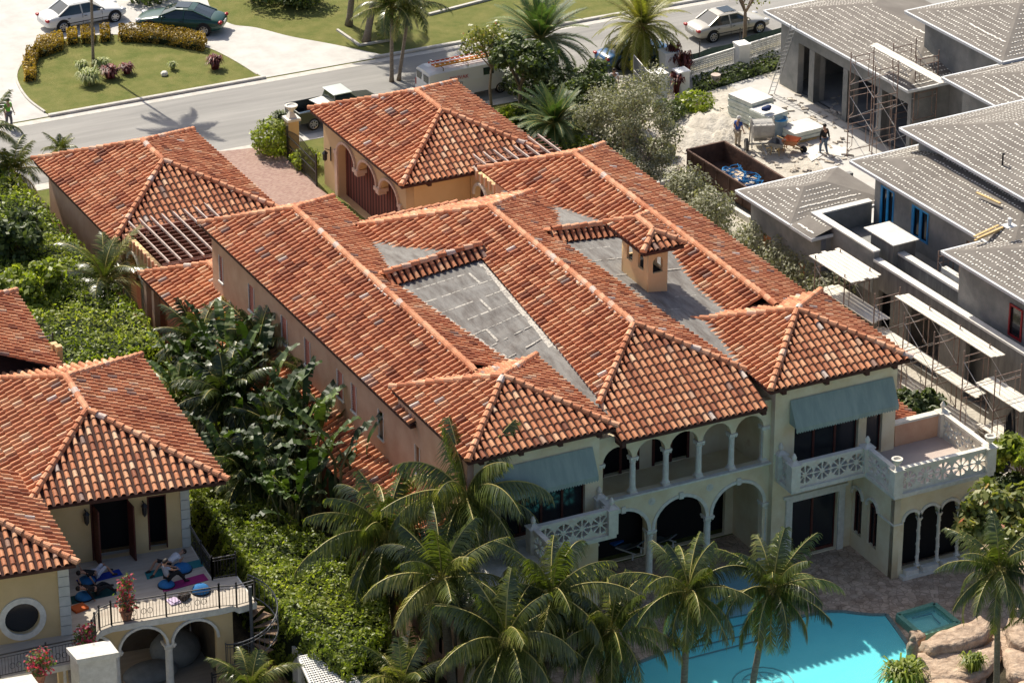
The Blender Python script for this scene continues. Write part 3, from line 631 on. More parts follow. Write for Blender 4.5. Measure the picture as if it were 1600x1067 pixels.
# left terrace block (mostly behind palms)
panel('terrace_wall', [(-3.05, 0), (1.9, 0), (1.9, 4.06), (-3.05, 4.06)], [arch_pts(-1.6, -.7, .6, 2.1), arch_pts(.5, 1.2, .6, 2.1)], (-9.15, 0, 0), Y, ZZ, .3, STUC, H)
panel('terrace_wall', [(-9.3, 0), (-4.8, 0), (-4.8, 4.06), (-9.3, 4.06)], [arch_pts(-8.5, -7.3, .05, 2.0), arch_pts(-6.9, -5.7, .05, 2.0)], (0, -2.9, 0), X, ZZ, .28, STUY, H)
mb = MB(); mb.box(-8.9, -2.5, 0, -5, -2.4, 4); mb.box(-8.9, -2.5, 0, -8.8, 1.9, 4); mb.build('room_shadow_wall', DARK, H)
mb = MB(); mb.box(-9.36, -3.1, 4.06, -9.0, 1.95, 4.30); mb.box(-9.36, -.62, 2.1, -9.30, .42, 2.2)
mb.box(-9.36, 1.28, 2.1, -9.30, 1.9, 2.2)
for c, r_ in ((-1.15, .5), (.85, .4)):
    for k in range(12):
        t0, t1 = math.pi * k / 12, math.pi * (k + 1) / 12; mb.bar((-9.33, c + r_ * math.cos(t0), 2.1 + r_ * math.sin(t0)), (-9.33, c + r_ * math.cos(t1), 2.1 + r_ * math.sin(t1)), .1, .1, (1, 0, 0))
mb.build('parapet_coping', STONEW, H)
# awnings
for x0, x1 in ((-6.4, -1.45), (8.0, 13.1)):
    mb = MB(); n = 40; y0, z0, y1, z1 = .3, 7.82, -.28, 6.72
    mb.add([(x0, y0, z0), (x1, y0, z0), (x1, y1, z1), (x0, y1, z1), (x0, .3, z1), (x1, .3, z1)], [(0, 1, 2, 3), (0, 3, 4), (1, 5, 2)], .5)
    w_ = (x1 - x0) / n
    for k in range(n):
        a = x0 + k * w_; mb.add([(a, y1, z1), (a + w_, y1, z1), (a + w_, y1, z1 - .17), (a + w_ / 2, y1 - .01, z1 - .24), (a, y1, z1 - .17)], [(0, 1, 2, 3, 4)], .5)
    mb.build('awning', AWN, H)
# chimney / belvedere
mb = MB(); CX0, CX1, CY0, CY1, CZ = 6.42, 7.40, 10.05, 12.5, 11.3
panel('chimney', [(CX0, 8.4), (CX1, 8.4), (CX1, CZ), (CX0, CZ)], [arch_pts(CX0 + .24, CX1 - .24, 10.0, 10.5, 8)], (0, CY0 + .06, 0), X, ZZ, .12, STUN, H)
chim = bpy.data.objects[-1] if False else [o for o in H.children if o.name.startswith('chimney')][-1]
panel('chimney_wall', [(CX0, 8.4), (CX1, 8.4), (CX1, CZ), (CX0, CZ)], [arch_pts(CX0 + .24, CX1 - .24, 10.0, 10.5, 8)], (0, CY1 - .06, 0), X, ZZ, .12, STUN, chim)
for x in (CX0 + .06, CX1 - .06):
    panel('chimney_wall', [(CY0 + .12, 8.4), (CY1 - .12, 8.4), (CY1 - .12, CZ), (CY0 + .12, CZ)], [arch_pts(CY0 + .42, CY0 + .95, 10.0, 10.5, 8), arch_pts(CY0 + 1.45, CY0 + 1.98, 10.0, 10.5, 8)], (x, 0, 0), Y, ZZ, .12, STUN, chim)
mb = MB(); mb.box(CX0 + .12, CY0 + .12, 9.8, CX1 - .12, CY1 - .12, 9.9); mb.build('flue_top', DARK, chim)
F, Kc = hip(CX0 - .55, CY0 - .55, CX1 + .55, CY1 + .55, CZ + .05); 
cr = tile_roof(H, F, Kc); cr.parent = chim; cr.name = 'chimney_roof'
for ch in list(cr.children): ch.parent = chim
mb = MB(); mb.box(CX0 - .52, CY0 - .52, CZ - .12, CX1 + .52, CY1 + .52, CZ + .02); mb.build('chimney_eave', WOOD, chim)
mb = MB(); mb.box(CX0 - .25, CY0 - .05, 8.3, CX0, CY1 + .05, 8.95); mb.build('curb_flashing', mat('roof tar', (.07, .065, .06), rough=.8), chim)

# ================================================================ GARAGES AND PERGOLAS
G1 = thing('garage_building', 'one-storey tan building with a clay tile hip roof left of the brick driveway', 'garage', (-4.55, 42.8, 0))
F, Kc = hip(-8.97, 36.2, -.15, 47.8, 4.15); tile_roof(G1, F, Kc)
mb = MB(); mb.box(-8.94, 36.23, 4.0, -.18, 47.77, 4.12); mb.build('soffit', WOOD, G1)
mb = MB(); mb.box(-8.4, 36.8, 0, -.75, 47.2, 4.0); mb.build('wall', STUC, G1)
mb = MB()
for x in (-7.6, -5.2, -2.8, -1.2): mb.bar((x, 36.3, 3.92), (x, 36.85, 3.92), .2, .2)
mb.build('eave_bracket', WOOD, G1)
mb = MB(); mb.cbox((-.62, 38.2, 2.9), .2, .2, .3); mb.lathe((-.62, 37.4, 2.2), [(.03, 0), (.12, .1), (.12, .4), (.02, .55)], 6); mb.build('wall_lantern', IRON, G1)
G2 = thing('garage_building', 'one-storey tan garage with arched openings and a red plank door, right of the brick driveway', 'garage', (10.9, 42.8, 0))
F, Kc = hip(6.55, 36.2, 15.2, 47.8, 4.15); tile_roof(G2, F, Kc)
mb = MB(); mb.box(6.58, 36.23, 4.0, 15.17, 47.77, 4.12); mb.build('soffit', WOOD, G2)
oz = 2.75
def pend(y0, y1, nA, zb, zs, gap):      # openings joined by hanging corbels
    w_ = (y1 - y0 - gap * (nA - 1)) / nA; P = [(y0, zb), (y1, zb)]
    for k in range(nA - 1, -1, -1):
        a = y0 + k * (w_ + gap); b = a + w_; c, r = (a + b) / 2, w_ / 2; P += [(c + r * math.cos(math.pi * j / 12), zs + .75 * r * math.sin(math.pi * j / 12)) for j in range(13)]
    return P, w_
P, w_ = pend(37.7, 45.3, 3, .03, 2.5, .5)
panel('arched_wall', [(36.8, 0), (47.2, 0), (47.2, 4.0), (36.8, 4.0)], [P], (7.3, 0, 0), Y, ZZ, .45, STUN, G2)
mb = MB(); mb.box(7.52, 36.8, 0, 14.6, 37.05, 4.0); mb.box(14.35, 37.05, 0, 14.6, 47.2, 4.0); mb.box(7.52, 46.95, 0, 14.35, 47.2, 4.0); mb.build('wall', STUN, G2)
mb = MB()
for k in range(3):
    a = 37.7 + k * (w_ + .5); c = a + w_ / 2; r = w_ / 2
    for j in range(14):
        t0, t1 = math.pi * j / 14, math.pi * (j + 1) / 14; mb.bar((7.04, c + (r + .07) * math.cos(t0), 2.5 + .75 * (r + .09) * math.sin(t0)), (7.04, c + (r + .07) * math.cos(t1), 2.5 + .75 * (r + .09) * math.sin(t1)), .14, .14, (1, 0, 0))
for k in range(1, 3): y = 37.7 + k * (w_ + .5) - .25; mb.cbox((7.2, y, 2.42), .6, .6, .2); mb.cbox((7.2, y, 2.25), .45, .4, .2)
for y in (37.5, 45.5): mb.box(7.0, y - .17, 0, 7.08, y + .17, 2.5); mb.box(6.96, y - .22, 2.4, 7.09, y + .22, 2.6)
mb.build('arch_trim', mat('pink cast stone', (.62, .45, .33), (.70, .54, .42), scale=3, rough=.9), G2)
PLK = brick_mat('red plank door', (.17, .055, .04), (.24, .085, .06), (.08, .03, .025), 1.4)
mb = MB(); mb.box(7.5, 37.2, 0, 7.6, 46.0, 3.9); d = mb.build('garage_door', PLK, G2)
d.data.transform(Matrix.Identity(4))
mb = MB()
for y in (37.05, 46.25):
    mb.bar((7.05, y, 2.3), (6.75, y, 2.45), .04, .04); mb.bar((7.05, y, 1.7), (7.05, y, 2.5), .05, .05); mb.lathe((6.72, y, 1.75), [(.02, 0), (.13, .1), (.13, .42), (.18, .45), (.02, .62)], 6)
mb.build('wall_lantern', IRON, G2)
mb = MB()
for x in (8.2, 12.0): mb.bar((x, 36.3, 3.92), (x, 36.85, 3.92), .2, .2)
mb.build('eave_bracket', WOOD, G2)
PW = mat('weathered red pergola timber', (.16, .06, .045), (.26, .13, .10), scale=3, rough=.8)
PR = mat('bleached rafter timber', (.40, .30, .25), (.55, .46, .41), scale=3, rough=.8)
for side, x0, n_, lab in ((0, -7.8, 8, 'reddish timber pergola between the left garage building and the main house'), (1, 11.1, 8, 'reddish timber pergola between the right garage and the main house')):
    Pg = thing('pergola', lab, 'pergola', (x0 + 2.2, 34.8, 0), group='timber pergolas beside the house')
    mb = MB()
    for k in range(n_): mb.bar((x0 + .6 * k, 31.75, 4.66), (x0 + .6 * k, 38.15, 4.66), .07, .12)
    mb.build('rafter', PR, Pg)
    mb = MB()
    for k in range(15): y = 31.9 + k * .43; mb.bar((x0 - .3, y, 4.58), (x0 + .6 * n_ - .2, y, 4.58), .035, .03)
    mb.bar((x0 - .3, 31.85, 4.4), (x0 + .6 * n_ - .2, 31.85, 4.4), .12, .25); mb.bar((x0 - .3, 36.4, 4.4), (x0 + .6 * n_ - .2, 36.4, 4.4), .12, .25)
    mb.build('purlin', PW, Pg)
    mb = MB(); mb.box(x0 - .1, 36.55, 1.6, x0 + .6 * n_ - .3, 36.65, 4.3); mb.build('added_dark_panel', WOOD, Pg)  # dark panel added to darken the view between the rafters
    panel('arcade_wall', [(32.2, 0), (36.7, 0), (36.7, 4.2), (32.2, 4.2)], [arch_pts(32.7, 34.1, .05, 2.95), arch_pts(34.8, 36.2, .05, 2.95)], (x0 - .25, 0, 0), Y, ZZ, .3, STUN, Pg)
    mb = MB()
    for c in (33.4, 35.5):
        for j in range(12):
            t0, t1 = math.pi * j / 12, math.pi * (j + 1) / 12; mb.bar((x0 - .43, c + .78 * math.cos(t0), 2.95 + .78 * math.sin(t0)), (x0 - .43, c + .78 * math.cos(t1), 2.95 + .78 * math.sin(t1)), .14, .14, (1, 0, 0))
    for y in (34.45,): mb.box(x0 - .5, y - .3, 2.75, x0 - .05, y + .3, 2.95); mb.box(x0 - .45, y - .15, 0, x0 - .1, y + .15, 2.75)
    mb.build('arch_trim', STONEW, Pg)
    mb = MB()
    for k in range(9): mb.cbox((x0 - .44, 32.4 + k * .5, 4.12), .12, .14, .5)
    mb.build('rafter_tail', STUC, Pg)
mb = MB(); mb.box(3, 30, -1, 3.1, 30.1, -.5)

# ================================================================ VEGETATION
def leafmat(name, stops, rough=.5, trans=.3, spec=.4): return mat(name, (0, 0, 0), scale=.7, rough=rough, rnd=stops, trans=trans, spec=spec)
COCO = leafmat('coconut leaf', [(0, (.03, .045, .010)), (.4, (.08, .108, .022)), (.75, (.175, .19, .042)), (1, (.42, .37, .14))], .32, .3, .8)
DPAL = leafmat('dark palm leaf', [(0, (.02, .032, .008)), (.5, (.05, .07, .016)), (.9, (.11, .14, .035)), (1, (.26, .26, .10))], .35, .25, .7)
DATE = leafmat('date palm leaf', [(0, (.04, .075, .025)), (.5, (.08, .14, .045)), (1, (.22, .26, .10))], .5, .3)
DATY = leafmat('yellow green palm leaf', [(0, (.10, .11, .02)), (.5, (.22, .23, .045)), (1, (.42, .36, .09))], .5, .35)
HEDG = leafmat('hedge leaf', [(0, (.06, .09, .014)), (.4, (.19, .24, .032)), (.8, (.33, .37, .06)), (1, (.48, .48, .13))], .45, .45, .4)
DARKG = leafmat('dark leaf', [(0, (.03, .045, .014)), (.5, (.07, .10, .028)), (1, (.17, .20, .07))], .5, .25, .3)
BANA = leafmat('paddle leaf', [(0, (.016, .032, .008)), (.45, (.034, .062, .014)), (.75, (.11, .17, .035)), (1, (.28, .30, .12))], .5, .22, .35)
OLIV = leafmat('olive leaf', [(0, (.13, .13, .08)), (.5, (.24, .24, .155)), (1, (.40, .39, .28))], .6, .2)
CROT = leafmat('yellow croton leaf', [(0, (.10, .07, .01)), (.5, (.32, .20, .018)), (1, (.55, .38, .05))], .5, .3)
REDL = leafmat('red leaf', [(0, (.04, .015, .015)), (.5, (.14, .035, .035)), (1, (.36, .10, .08))], .5, .3)
BOUG = leafmat('bougainvillea bract', [(0, (.06, .11, .03)), (.5, (.13, .18, .05)), (.54, (.45, .05, .10)), (1, (.72, .08, .18))], .6, .35)
AUTM = leafmat('sea grape leaf', [(0, (.06, .09, .02)), (.5, (.18, .20, .05)), (.9, (.38, .34, .11)), (1, (.40, .12, .05))], .4, .3)
PALE = leafmat('striped spider leaf', [(0, (.14, .20, .06)), (.6, (.35, .38, .16)), (1, (.62, .60, .36))], .6, .3)
TRUNK = mat('palm trunk', (.20, .16, .12), (.32, .27, .21), scale=5, rough=.95, bump=.6, bscale=12, aniso=(1, 1, 4))
TRUND = mat('brown boots trunk', (.12, .07, .04), (.24, .15, .08), scale=5, rough=.95, bump=.8, bscale=9)
BARK = mat('bark', (.16, .12, .09), (.27, .21, .16), scale=5, rough=.95, bump=.5, bscale=12)
STEMM = mat('yellow frond stem', (.34, .30, .09), (.45, .38, .14), scale=4, rough=.5)
def crown_mesh(name, L, n, nl, ll, lw, e0, e1, droop, hang, seed, young=.0):
    """arching fronds with individual leaflets; returns leaf mesh and stem mesh"""
    rg = random.Random(seed); LV = []; LQ = []; LR = []; sm = MB()
    for f in range(n):
        az = f * 2.39996 + rg.uniform(-.25, .25); u = (f + .5) / n; el = e0 + (e1 - e0) * u ** .85 + rg.uniform(-.12, .12)
        Lf = L * rg.uniform(.85, 1.08) * (1 - .25 * max(0, .25 - u) / .25); p = Vector((0, 0, 0)); pts = [p.copy()]; dirs = []; seg = 14; tw = rg.uniform(-.3, .3); dr = droop * rg.uniform(.65, 1.5) * (.35 + .65 * min(1, u * 2.2)); cb = rg.gauss(0, .17)
        for k in range(seg):
            t = (k + .5) / seg; e = el - dr * t ** 1.4; d = Vector((math.cos(e) * math.cos(az + tw * t), math.cos(e) * math.sin(az + tw * t), math.sin(e))); dirs.append(d); p = p + d * (Lf / seg); pts.append(p.copy())
        sm.tube(pts, [.04 * (1 - .85 * k / seg) + .004 for k in range(seg + 1)], 4, False)
        for k in range(nl):
            t = .13 + .87 * (k + rg.random() * .6) / nl; x = t * seg; i = min(int(x), seg - 1); b = pts[i].lerp(pts[i + 1], x - i); d = dirs[i]
            s = d.cross(Vector((0, 0, 1))).normalized(); upv = s.cross(d)
            lw_ = lw * rg.uniform(.8, 1.2); l_ = ll * (math.sin(math.pi * min(1, .12 + t * .88)) ** .55 if t < .95 else .45) * rg.uniform(.8, 1.15)
            for sd in (-1, 1):
                if rg.random() < .04: continue
                a = (s * sd * .9 + d * (.45 + .5 * t) + upv * (.25 - hang * .3) + Vector((0, 0, -hang * rg.uniform(.3, .9)))).normalized(); m_ = b + a * l_ * .5
                a2 = (a + Vector((0, 0, -hang * rg.uniform(.7, 1.3)))).normalized(); e_ = m_ + a2 * l_ * .5
                wv = d * lw_ * .5; q = len(LV); LV += [b - wv, b + wv, m_ + wv * .9, m_ - wv * .9, e_ + wv * .15, e_ - wv * .15]; LQ += [(q, q + 1, q + 2, q + 3), (q + 3, q + 2, q + 4, q + 5)]
                r_ = min(max(rg.gauss(.42, .14) + cb + .35 * max(0, u - .85), 0), 1); LR += [r_, min(1, r_ + .1)]
    return (LV, LQ, LR), sm
CROWNS = {}
def crown_data(kind, var):
    k = (kind, var)
    if k not in CROWNS:
        if kind == 'coco': leaf, sm = crown_mesh('c', (3.9, 3.6, 4.1)[var], (32, 26, 30)[var], 66, (.95, .85, 1.0)[var], .058, R(88), R((-50, -40, -60)[var]), R((92, 80, 105)[var]), (1.2, .95, 1.35)[var], 10 + var); m = COCO
        elif kind == 'coco_small': leaf, sm = crown_mesh('c', 2.6, 20, 44, .62, .055, R(85), R(-10), R(70), .6, 30 + var); m = COCO
        elif kind == 'date': leaf, sm = crown_mesh('c', 3.1, 70, 56, .45, .045, R(86), R(-30), R(60), .15, 50 + var); m = DATE
        elif kind == 'daty': leaf, sm = crown_mesh('c', 3.4, 74, 56, .45, .045, R(86), R(-50), R(72), .25, 60 + var); m = DATY
        elif kind == 'areca': leaf, sm = crown_mesh('c', 2.3, 22, 34, .5, .045, R(88), R(5), R(75), .35, 70 + var); m = COCO
        elif kind == 'dark': leaf, sm = crown_mesh('c', 2.5, 30, 40, .62, .06, R(88), R(-15), R(70), .6, 80 + var); m = DPAL
        V_, Q, r_ = leaf; o = qmesh('fronds', [tuple(v) for v in V_], Q, r_, m, local=True); so_ = sm.build('frond_stem', STEMM, local=True); CROWNS[k] = (o.data, so_.data); bpy.data.objects.remove(o); bpy.data.objects.remove(so_)
    return CROWNS[k]
def palm(label, base, top, kind, var=0, rz=0, r=.15, group=None, sc=1.0, bend=.0, name='palm_tree', tm=None, cat='palm tree'):
    b = V((base[0], base[1], 0)); t = V(top) - b; P = thing(name, label, cat, b, 0, group)
    mb = MB(); pts = []; n = 10; side = V((t.y, -t.x, 0)); side = side.normalized() if side.length > .1 else V((1, 0, 0))
    for k in range(n + 1): u = k / n; pts.append(V((t.x * u ** (1 + bend * 2), t.y * u ** (1 + bend * 2), t.z * u)))
    mb.tube(pts, [r * (1.35 if k == 0 else 1.0 - .25 * k / n) for k in range(n + 1)], 9)
    if kind in ('date', 'daty'):
        for k in range(int(t.z * 14)):
            u = random.random(); a = random.random() * 6.28; c = pts[0].lerp(pts[-1], u); mb.cbox(c + V((math.cos(a) * r * .9, math.sin(a) * r * .9, 0)), .12, .1, .16, rz=a, ry=R(-25))
    mb.build('trunk', tm or (TRUND if kind in ('date', 'daty') else TRUNK), P, local=True, smooth=kind[0] == 'c')
    ld, sd = crown_data(kind, var); c = bpy.data.objects.new('crown', ld); COL.objects.link(c); c.parent = P; c.location = pts[-1]; c.rotation_euler = (0, 0, rz); c.scale = (sc,) * 3
    s_ = bpy.data.objects.new('frond_stem', sd); COL.objects.link(s_); s_.parent = c
    if kind == 'coco':
        mb = MB()
        for k in range(6): a = k * 1.05 + var; mb.ell(pts[-1] + V((math.cos(a) * .25, math.sin(a) * .25, -.25)), .12, .12, .15, 8, 6)
        mb.build('coconut', STEMM, P, local=True, smooth=True)
    return P
def pp(label, bpx, cpx, kind, **k):     # base pixel on the ground, crown pixel
    g = at(*bpx, 0); x, y = g.x, g.y; dx = 0
    for _ in range(6):
        z = zat(x + dx, y, cpx[1]); px, _py = proj((x + dx, y, z)); dx += (cpx[0] - px) / 36
    return palm(label, g, (x + dx, y, z), kind, **k)
GP = 'coconut palms around the pool'
pp('coconut palm with straight trunk rising in front of the pool steps, centre bottom', (1066, 1120), (1076, 925), 'coco', var=0, rz=0, r=.16, group=GP, sc=.80)
pp('coconut palm with leaning curved trunk against the turquoise pool water', (1170, 1120), (1208, 920), 'coco', var=1, rz=.6, r=.15, group=GP, sc=.86, bend=.25)
pp('coconut palm at the right edge in front of the tan rocks', (1556, 1120), (1560, 890), 'coco', var=1, rz=1.5, r=.14, group=GP, sc=.78)
pp('coconut palm above the ivy hedge with drooping fronds and a thin trunk', (618, 1000), (604, 838), 'coco', var=0, rz=2.2, r=.14, group=GP, sc=1.05)
pp('tall coconut palm whose fronds cover the left awning corner', (745, 1000), (728, 775), 'coco', var=2, rz=3.0, r=.16, group=GP, sc=1.08)
pp('coconut palm in front of the arched side terrace, below the tall one', (708, 1085), (690, 905), 'coco', var=1, rz=4.0, r=.2, group=GP, sc=1.0)
pp('coconut palm left of the loggia stairs with golden drooping fronds', (850, 1105), (862, 930), 'coco', var=2, rz=5.1, r=.2, group=GP, sc=.92)
pp('coconut palm hanging over the left end of the pool', (975, 1110), (955, 985), 'coco', var=2, rz=.3, r=.18, group=GP, sc=.85)
pp('low coconut palm at the bottom between the tall trunks', (775, 1150), (790, 1000), 'coco', var=0, rz=1.0, r=.18, group=GP, sc=1.0)
pp('small palm at the bottom beside the neighbouring arcade', (395, 1150), (392, 1075), 'coco_small', var=0, rz=.5, r=.12, group=GP, sc=.9)
pp('small palm beside the white lattice at the bottom', (635, 1140), (628, 1070), 'coco_small', var=1, rz=1.5, r=.12, group=GP, sc=1.0)
pp('areca palm growing out of the hedge beside the left pergola', (165, 520), (163, 440), 'areca', var=0, rz=.4, r=.09, sc=1.35)
pp('broad date palm standing behind the right garage pergola', (872, 235), (866, 195), 'date', var=0, rz=0, r=.22, sc=.92, group='date palms by the street')
pp('green date palm beside the road, left of the yellowish one', (848, 125), (845, 62), 'date', var=1, rz=2, r=.22, sc=1.15, group='date palms by the street')
pp('yellowish date palm shading the blue car', (1001, 108), (1003, 42), 'daty', var=0, rz=1, r=.26, sc=.95, group='date palms by the street')
pp('palm with twin look trunk on the verge, in front of the van', (612, 128), (612, 12), 'coco_small', var=0, rz=1, r=.12, sc=1.05, name='palm_tree', group='palms on the road verge')
pp('thin palm rising beside the white van roof', (623, 126), (640, 8), 'coco_small', var=1, rz=2, r=.11, sc=.95, group='palms on the road verge')
pp('grey-trunked palm standing in the lawn corner across the road', (572, 66), (600, -85), 'coco', var=0, rz=1, r=.22, group='palms on the road verge')
pp('leaning grey palm trunk on the lawn across the road', (545, 40), (560, -100), 'coco', var=2, rz=2, r=.2, group='palms on the road verge')
pp('slender palm whose trunk rises from the planted island', (146, 108), (138, -170), 'coco_small', var=1, rz=1, r=.09, sc=1.0)
pp('palm at the left edge of the photo beside the road', (-35, 330), (-22, 205), 'coco_small', var=0, rz=3, r=.14, sc=.95, group='palms at the left edge')
pp('palm with dry brown skirt left of the garage building', (22, 330), (20, 268), 'coco_small', var=1, rz=4, r=.14, sc=.9, group='palms at the left edge')
pp('small palm sprouting behind the left garage roof', (95, 262), (95, 234), 'coco_small', var=0, rz=5, r=.1, sc=.5)

def leaves(spec, size, seed=0, up=.5, aspect=1.7):
    """spec: list of (centre, rx, ry, rz, n, shell) ellipsoid clumps of small leaf faces"""
    rg = np.random.default_rng(seed); Vs = []; Rr = []
    for (c, rx, ry, rz_, n, shell) in spec:
        d = rg.normal(size=(n, 3)); d /= np.linalg.norm(d, axis=1)[:, None]; rad = shell + (1 - shell) * rg.random(n) ** .6
        lump = 1 + .16 * np.sin(d[:, 0] * 5 + c[0] * 3) * np.cos(d[:, 1] * 6 + c[1]) + .1 * np.sin(d[:, 2] * 9 + c[0]); p = d * (rad * lump)[:, None] * np.array([rx, ry, rz_]) + np.array(c)
        p[:, 2] = np.maximum(p[:, 2], .06)
        nv = d + rg.normal(size=(n, 3)) * .7 + np.array([0, 0, up]); nv /= np.linalg.norm(nv, axis=1)[:, None]
        a = np.cross(nv, rg.normal(size=(n, 3))); a /= np.linalg.norm(a, axis=1)[:, None]; b = np.cross(nv, a); s = size * (.6 + .8 * rg.random(n))[:, None]
        Vs.append(np.stack([p - a * s * aspect / 2, p - b * s * .5 + a * s * .05, p + a * s * aspect / 2, p + b * s * .5 + a * s * .05], 1).reshape(-1, 3)); Rr.append(np.clip(rg.normal(.5, .22, n), 0, 1))
    V_ = np.concatenate(Vs); return V_, np.arange(len(V_)).reshape(-1, 4), np.concatenate(Rr)
def bush(name, label, cat, spec, size, m, seed=0, stems=True, group=None, stemm=None, up=.5):
    c0 = spec[0][0]; P = thing(name, label, cat, (c0[0], c0[1], 0), 0, group); V_, Q, r_ = leaves(spec, size, seed, up); qmesh('foliage', V_, Q, r_, m, P)
    mb = MB()
    for (c, rx, ry, rz_, n, sh) in spec:
        for k in range(4): a = k * 1.57 + c[0]; mb.tube([(c0[0], c0[1], 0), (c[0] * .5 + c0[0] * .5, c[1] * .5 + c0[1] * .5, c[2] * .5), (c[0] + math.cos(a) * rx * .6, c[1] + math.sin(a) * ry * .6, c[2] + rz_ * .3)], [.05, .035, .01], 5, False)
    mb.build('stem', stemm or BARK, P); return P
def tree(label, base, H_, cr, size, m, seed, dens=1.0, nlimb=6, lean=(0, 0), cz=.7, name='tree', bare=False, group=None, rt=.13, open_=.3):
    rg = random.Random(seed); b = V((base[0], base[1], 0)); P = thing(name, label, 'tree', b, 0, group); mb = MB(); spec = []
    top = V((lean[0], lean[1], H_ * .45)); mb.tube([V((0, 0, 0)), top * .5 + V((rg.uniform(-.1, .1), rg.uniform(-.1, .1), 0)), top], [rt * 1.2, rt, rt * .8], 7)
    for k in range(nlimb):
        a = k * 2.4 + rg.random(); rr = cr * rg.uniform(.35, .85); e = V((lean[0] + rr * math.cos(a), lean[1] + rr * math.sin(a), H_ * rg.uniform(cz - .12, .95))); m1 = top.lerp(e, .5) + V((0, 0, rg.uniform(0, .4))); mb.tube([top, m1, e], [rt * .6, rt * .35, rt * .1], 5, False)
        for j in range(4 if bare else 2):
            e2 = e + V((rg.uniform(-1, 1), rg.uniform(-1, 1), rg.uniform(-.1, .8))) * cr * .3; mb.tube([m1, m1.lerp(e2, .6) + V((0, 0, .1)), e2], [rt * .25, rt * .15, .01], 4, False)
            spec.append((b + e2, cr * .28, cr * .28, cr * .22, int(60 * dens), open_))
        spec.append((b + e, cr * .42, cr * .42, cr * .3, int(200 * dens), open_))
    mb.build('trunk', BARK, P, local=True)
    V_, Q, r_ = leaves([(tuple(s_[0]),) + s_[1:] for s_ in spec], size, seed); qmesh('crown', V_, Q, r_, m, P); return P
def hedge(name, label, pts, z0, z1, m, size=.16, dens=55, seed=1, lump=.25, parent=None, rounded=0):
    """leafy hedge over a polygon footprint: core plus leaves on top and on the sides"""
    rg = np.random.default_rng(seed); P2 = [V((p[0], p[1])) for p in pts]; c0 = sum(P2, V((0, 0))) / len(P2); P = thing(name, label, 'hedge', (c0.x, c0.y, 0))
    xs = [p.x for p in P2]; ys = [p.y for p in P2]
    def inside(x, y):
        r_ = np.zeros(len(x), bool); j = len(P2) - 1
        for i in range(len(P2)):
            a, b = P2[i], P2[j]; cnd = ((a.y > y) != (b.y > y)) & (x < (b.x - a.x) * (y - a.y) / (b.y - a.y + 1e-9) + a.x); r_ ^= cnd; j = i
        return r_
    A = (max(xs) - min(xs)) * (max(ys) - min(ys)); n = int(A * dens); x = rg.uniform(min(xs), max(xs), n); y = rg.uniform(min(ys), max(ys), n); k = inside(x, y); x, y = x[k], y[k]; n = len(x)
    hz = lambda x, y: z1 + lump * (np.sin(x * 1.9 + y * .7) * np.cos(y * 1.3 - x) + .6 * np.sin(x * 4.1 + 2) * np.sin(y * 3.7) + .35 * np.sin(x * 9) * np.cos(y * 8.3))
    pts_ = [np.stack([x, y, hz(x, y) - rg.random(n) ** 2 * .35], 1)]; nv = [np.tile([0, 0, 1.], (n, 1))]
    for i in range(len(P2)):
        a, b = P2[i], P2[(i + 1) % len(P2)]; L = (b - a).length; n = int(L * (z1 - z0) * dens * .8); t = rg.random(n); z = z0 + (z1 + lump * .5 - z0) * rg.random(n) ** .9; nx, ny = (b.y - a.y) / L, -(b.x - a.x) / L
        cxx, cyy = a.x + nx, a.y + ny
        if inside(np.array([(a.x + b.x) / 2 + nx * .05]), np.array([(a.y + b.y) / 2 + ny * .05]))[0]: nx, ny = -nx, -ny
        o = lump * .9 * (np.sin(t * L * 2.3 + z * 2) * np.cos(z * 2.6 + t * L) + .5 * np.sin(t * L * 6 + z * 5)); pts_.append(np.stack([a.x + (b.x - a.x) * t + nx * o, a.y + (b.y - a.y) * t + ny * o, z], 1)); nv.append(np.tile([nx, ny, .5], (n, 1)))
    p = np.concatenate(pts_); nv = np.concatenate(nv); n = len(p); nv = nv + rg.normal(size=(n, 3)) * .65; nv /= np.linalg.norm(nv, axis=1)[:, None]
    a = np.cross(nv, rg.normal(size=(n, 3))); a /= np.linalg.norm(a, axis=1)[:, None]; b = np.cross(nv, a); s = size * (.6 + .8 * rg.random(n))[:, None]
    V_ = np.stack([p - a * s * .8, p - b * s * .5, p + a * s * .8, p + b * s * .5], 1).reshape(-1, 3)
    r_ = np.clip(rg.normal(.5, .2, n) + .18 * np.sin(p[:, 0] * .9 + p[:, 1] * .6), 0, 1); qmesh('foliage', V_, np.arange(len(V_)).reshape(-1, 4), r_, m, P)
    mb = MB(); ii = [V((p_.x, p_.y)).lerp(c0, .04) for p_ in P2]; mb.prism([(p_.x, p_.y) for p_ in ii], 0, z1 - lump - .25); mb.build('shade_core', mat('hedge shade', (.012, .02, .005), rough=1), P); return P  # solid core, near black to stand in for shade among the leaves
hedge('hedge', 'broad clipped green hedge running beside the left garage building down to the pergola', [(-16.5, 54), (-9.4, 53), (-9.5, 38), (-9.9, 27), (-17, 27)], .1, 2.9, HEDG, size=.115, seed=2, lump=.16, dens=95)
hedge('hedge', 'middle stretch of hedge half hidden by the giant paddle-leaved plants', [(-15.0, 27), (-9.9, 27), (-10, 12), (-14.6, 12)], .1, 2.2, HEDG, size=.13, seed=3, lump=.2, dens=80)
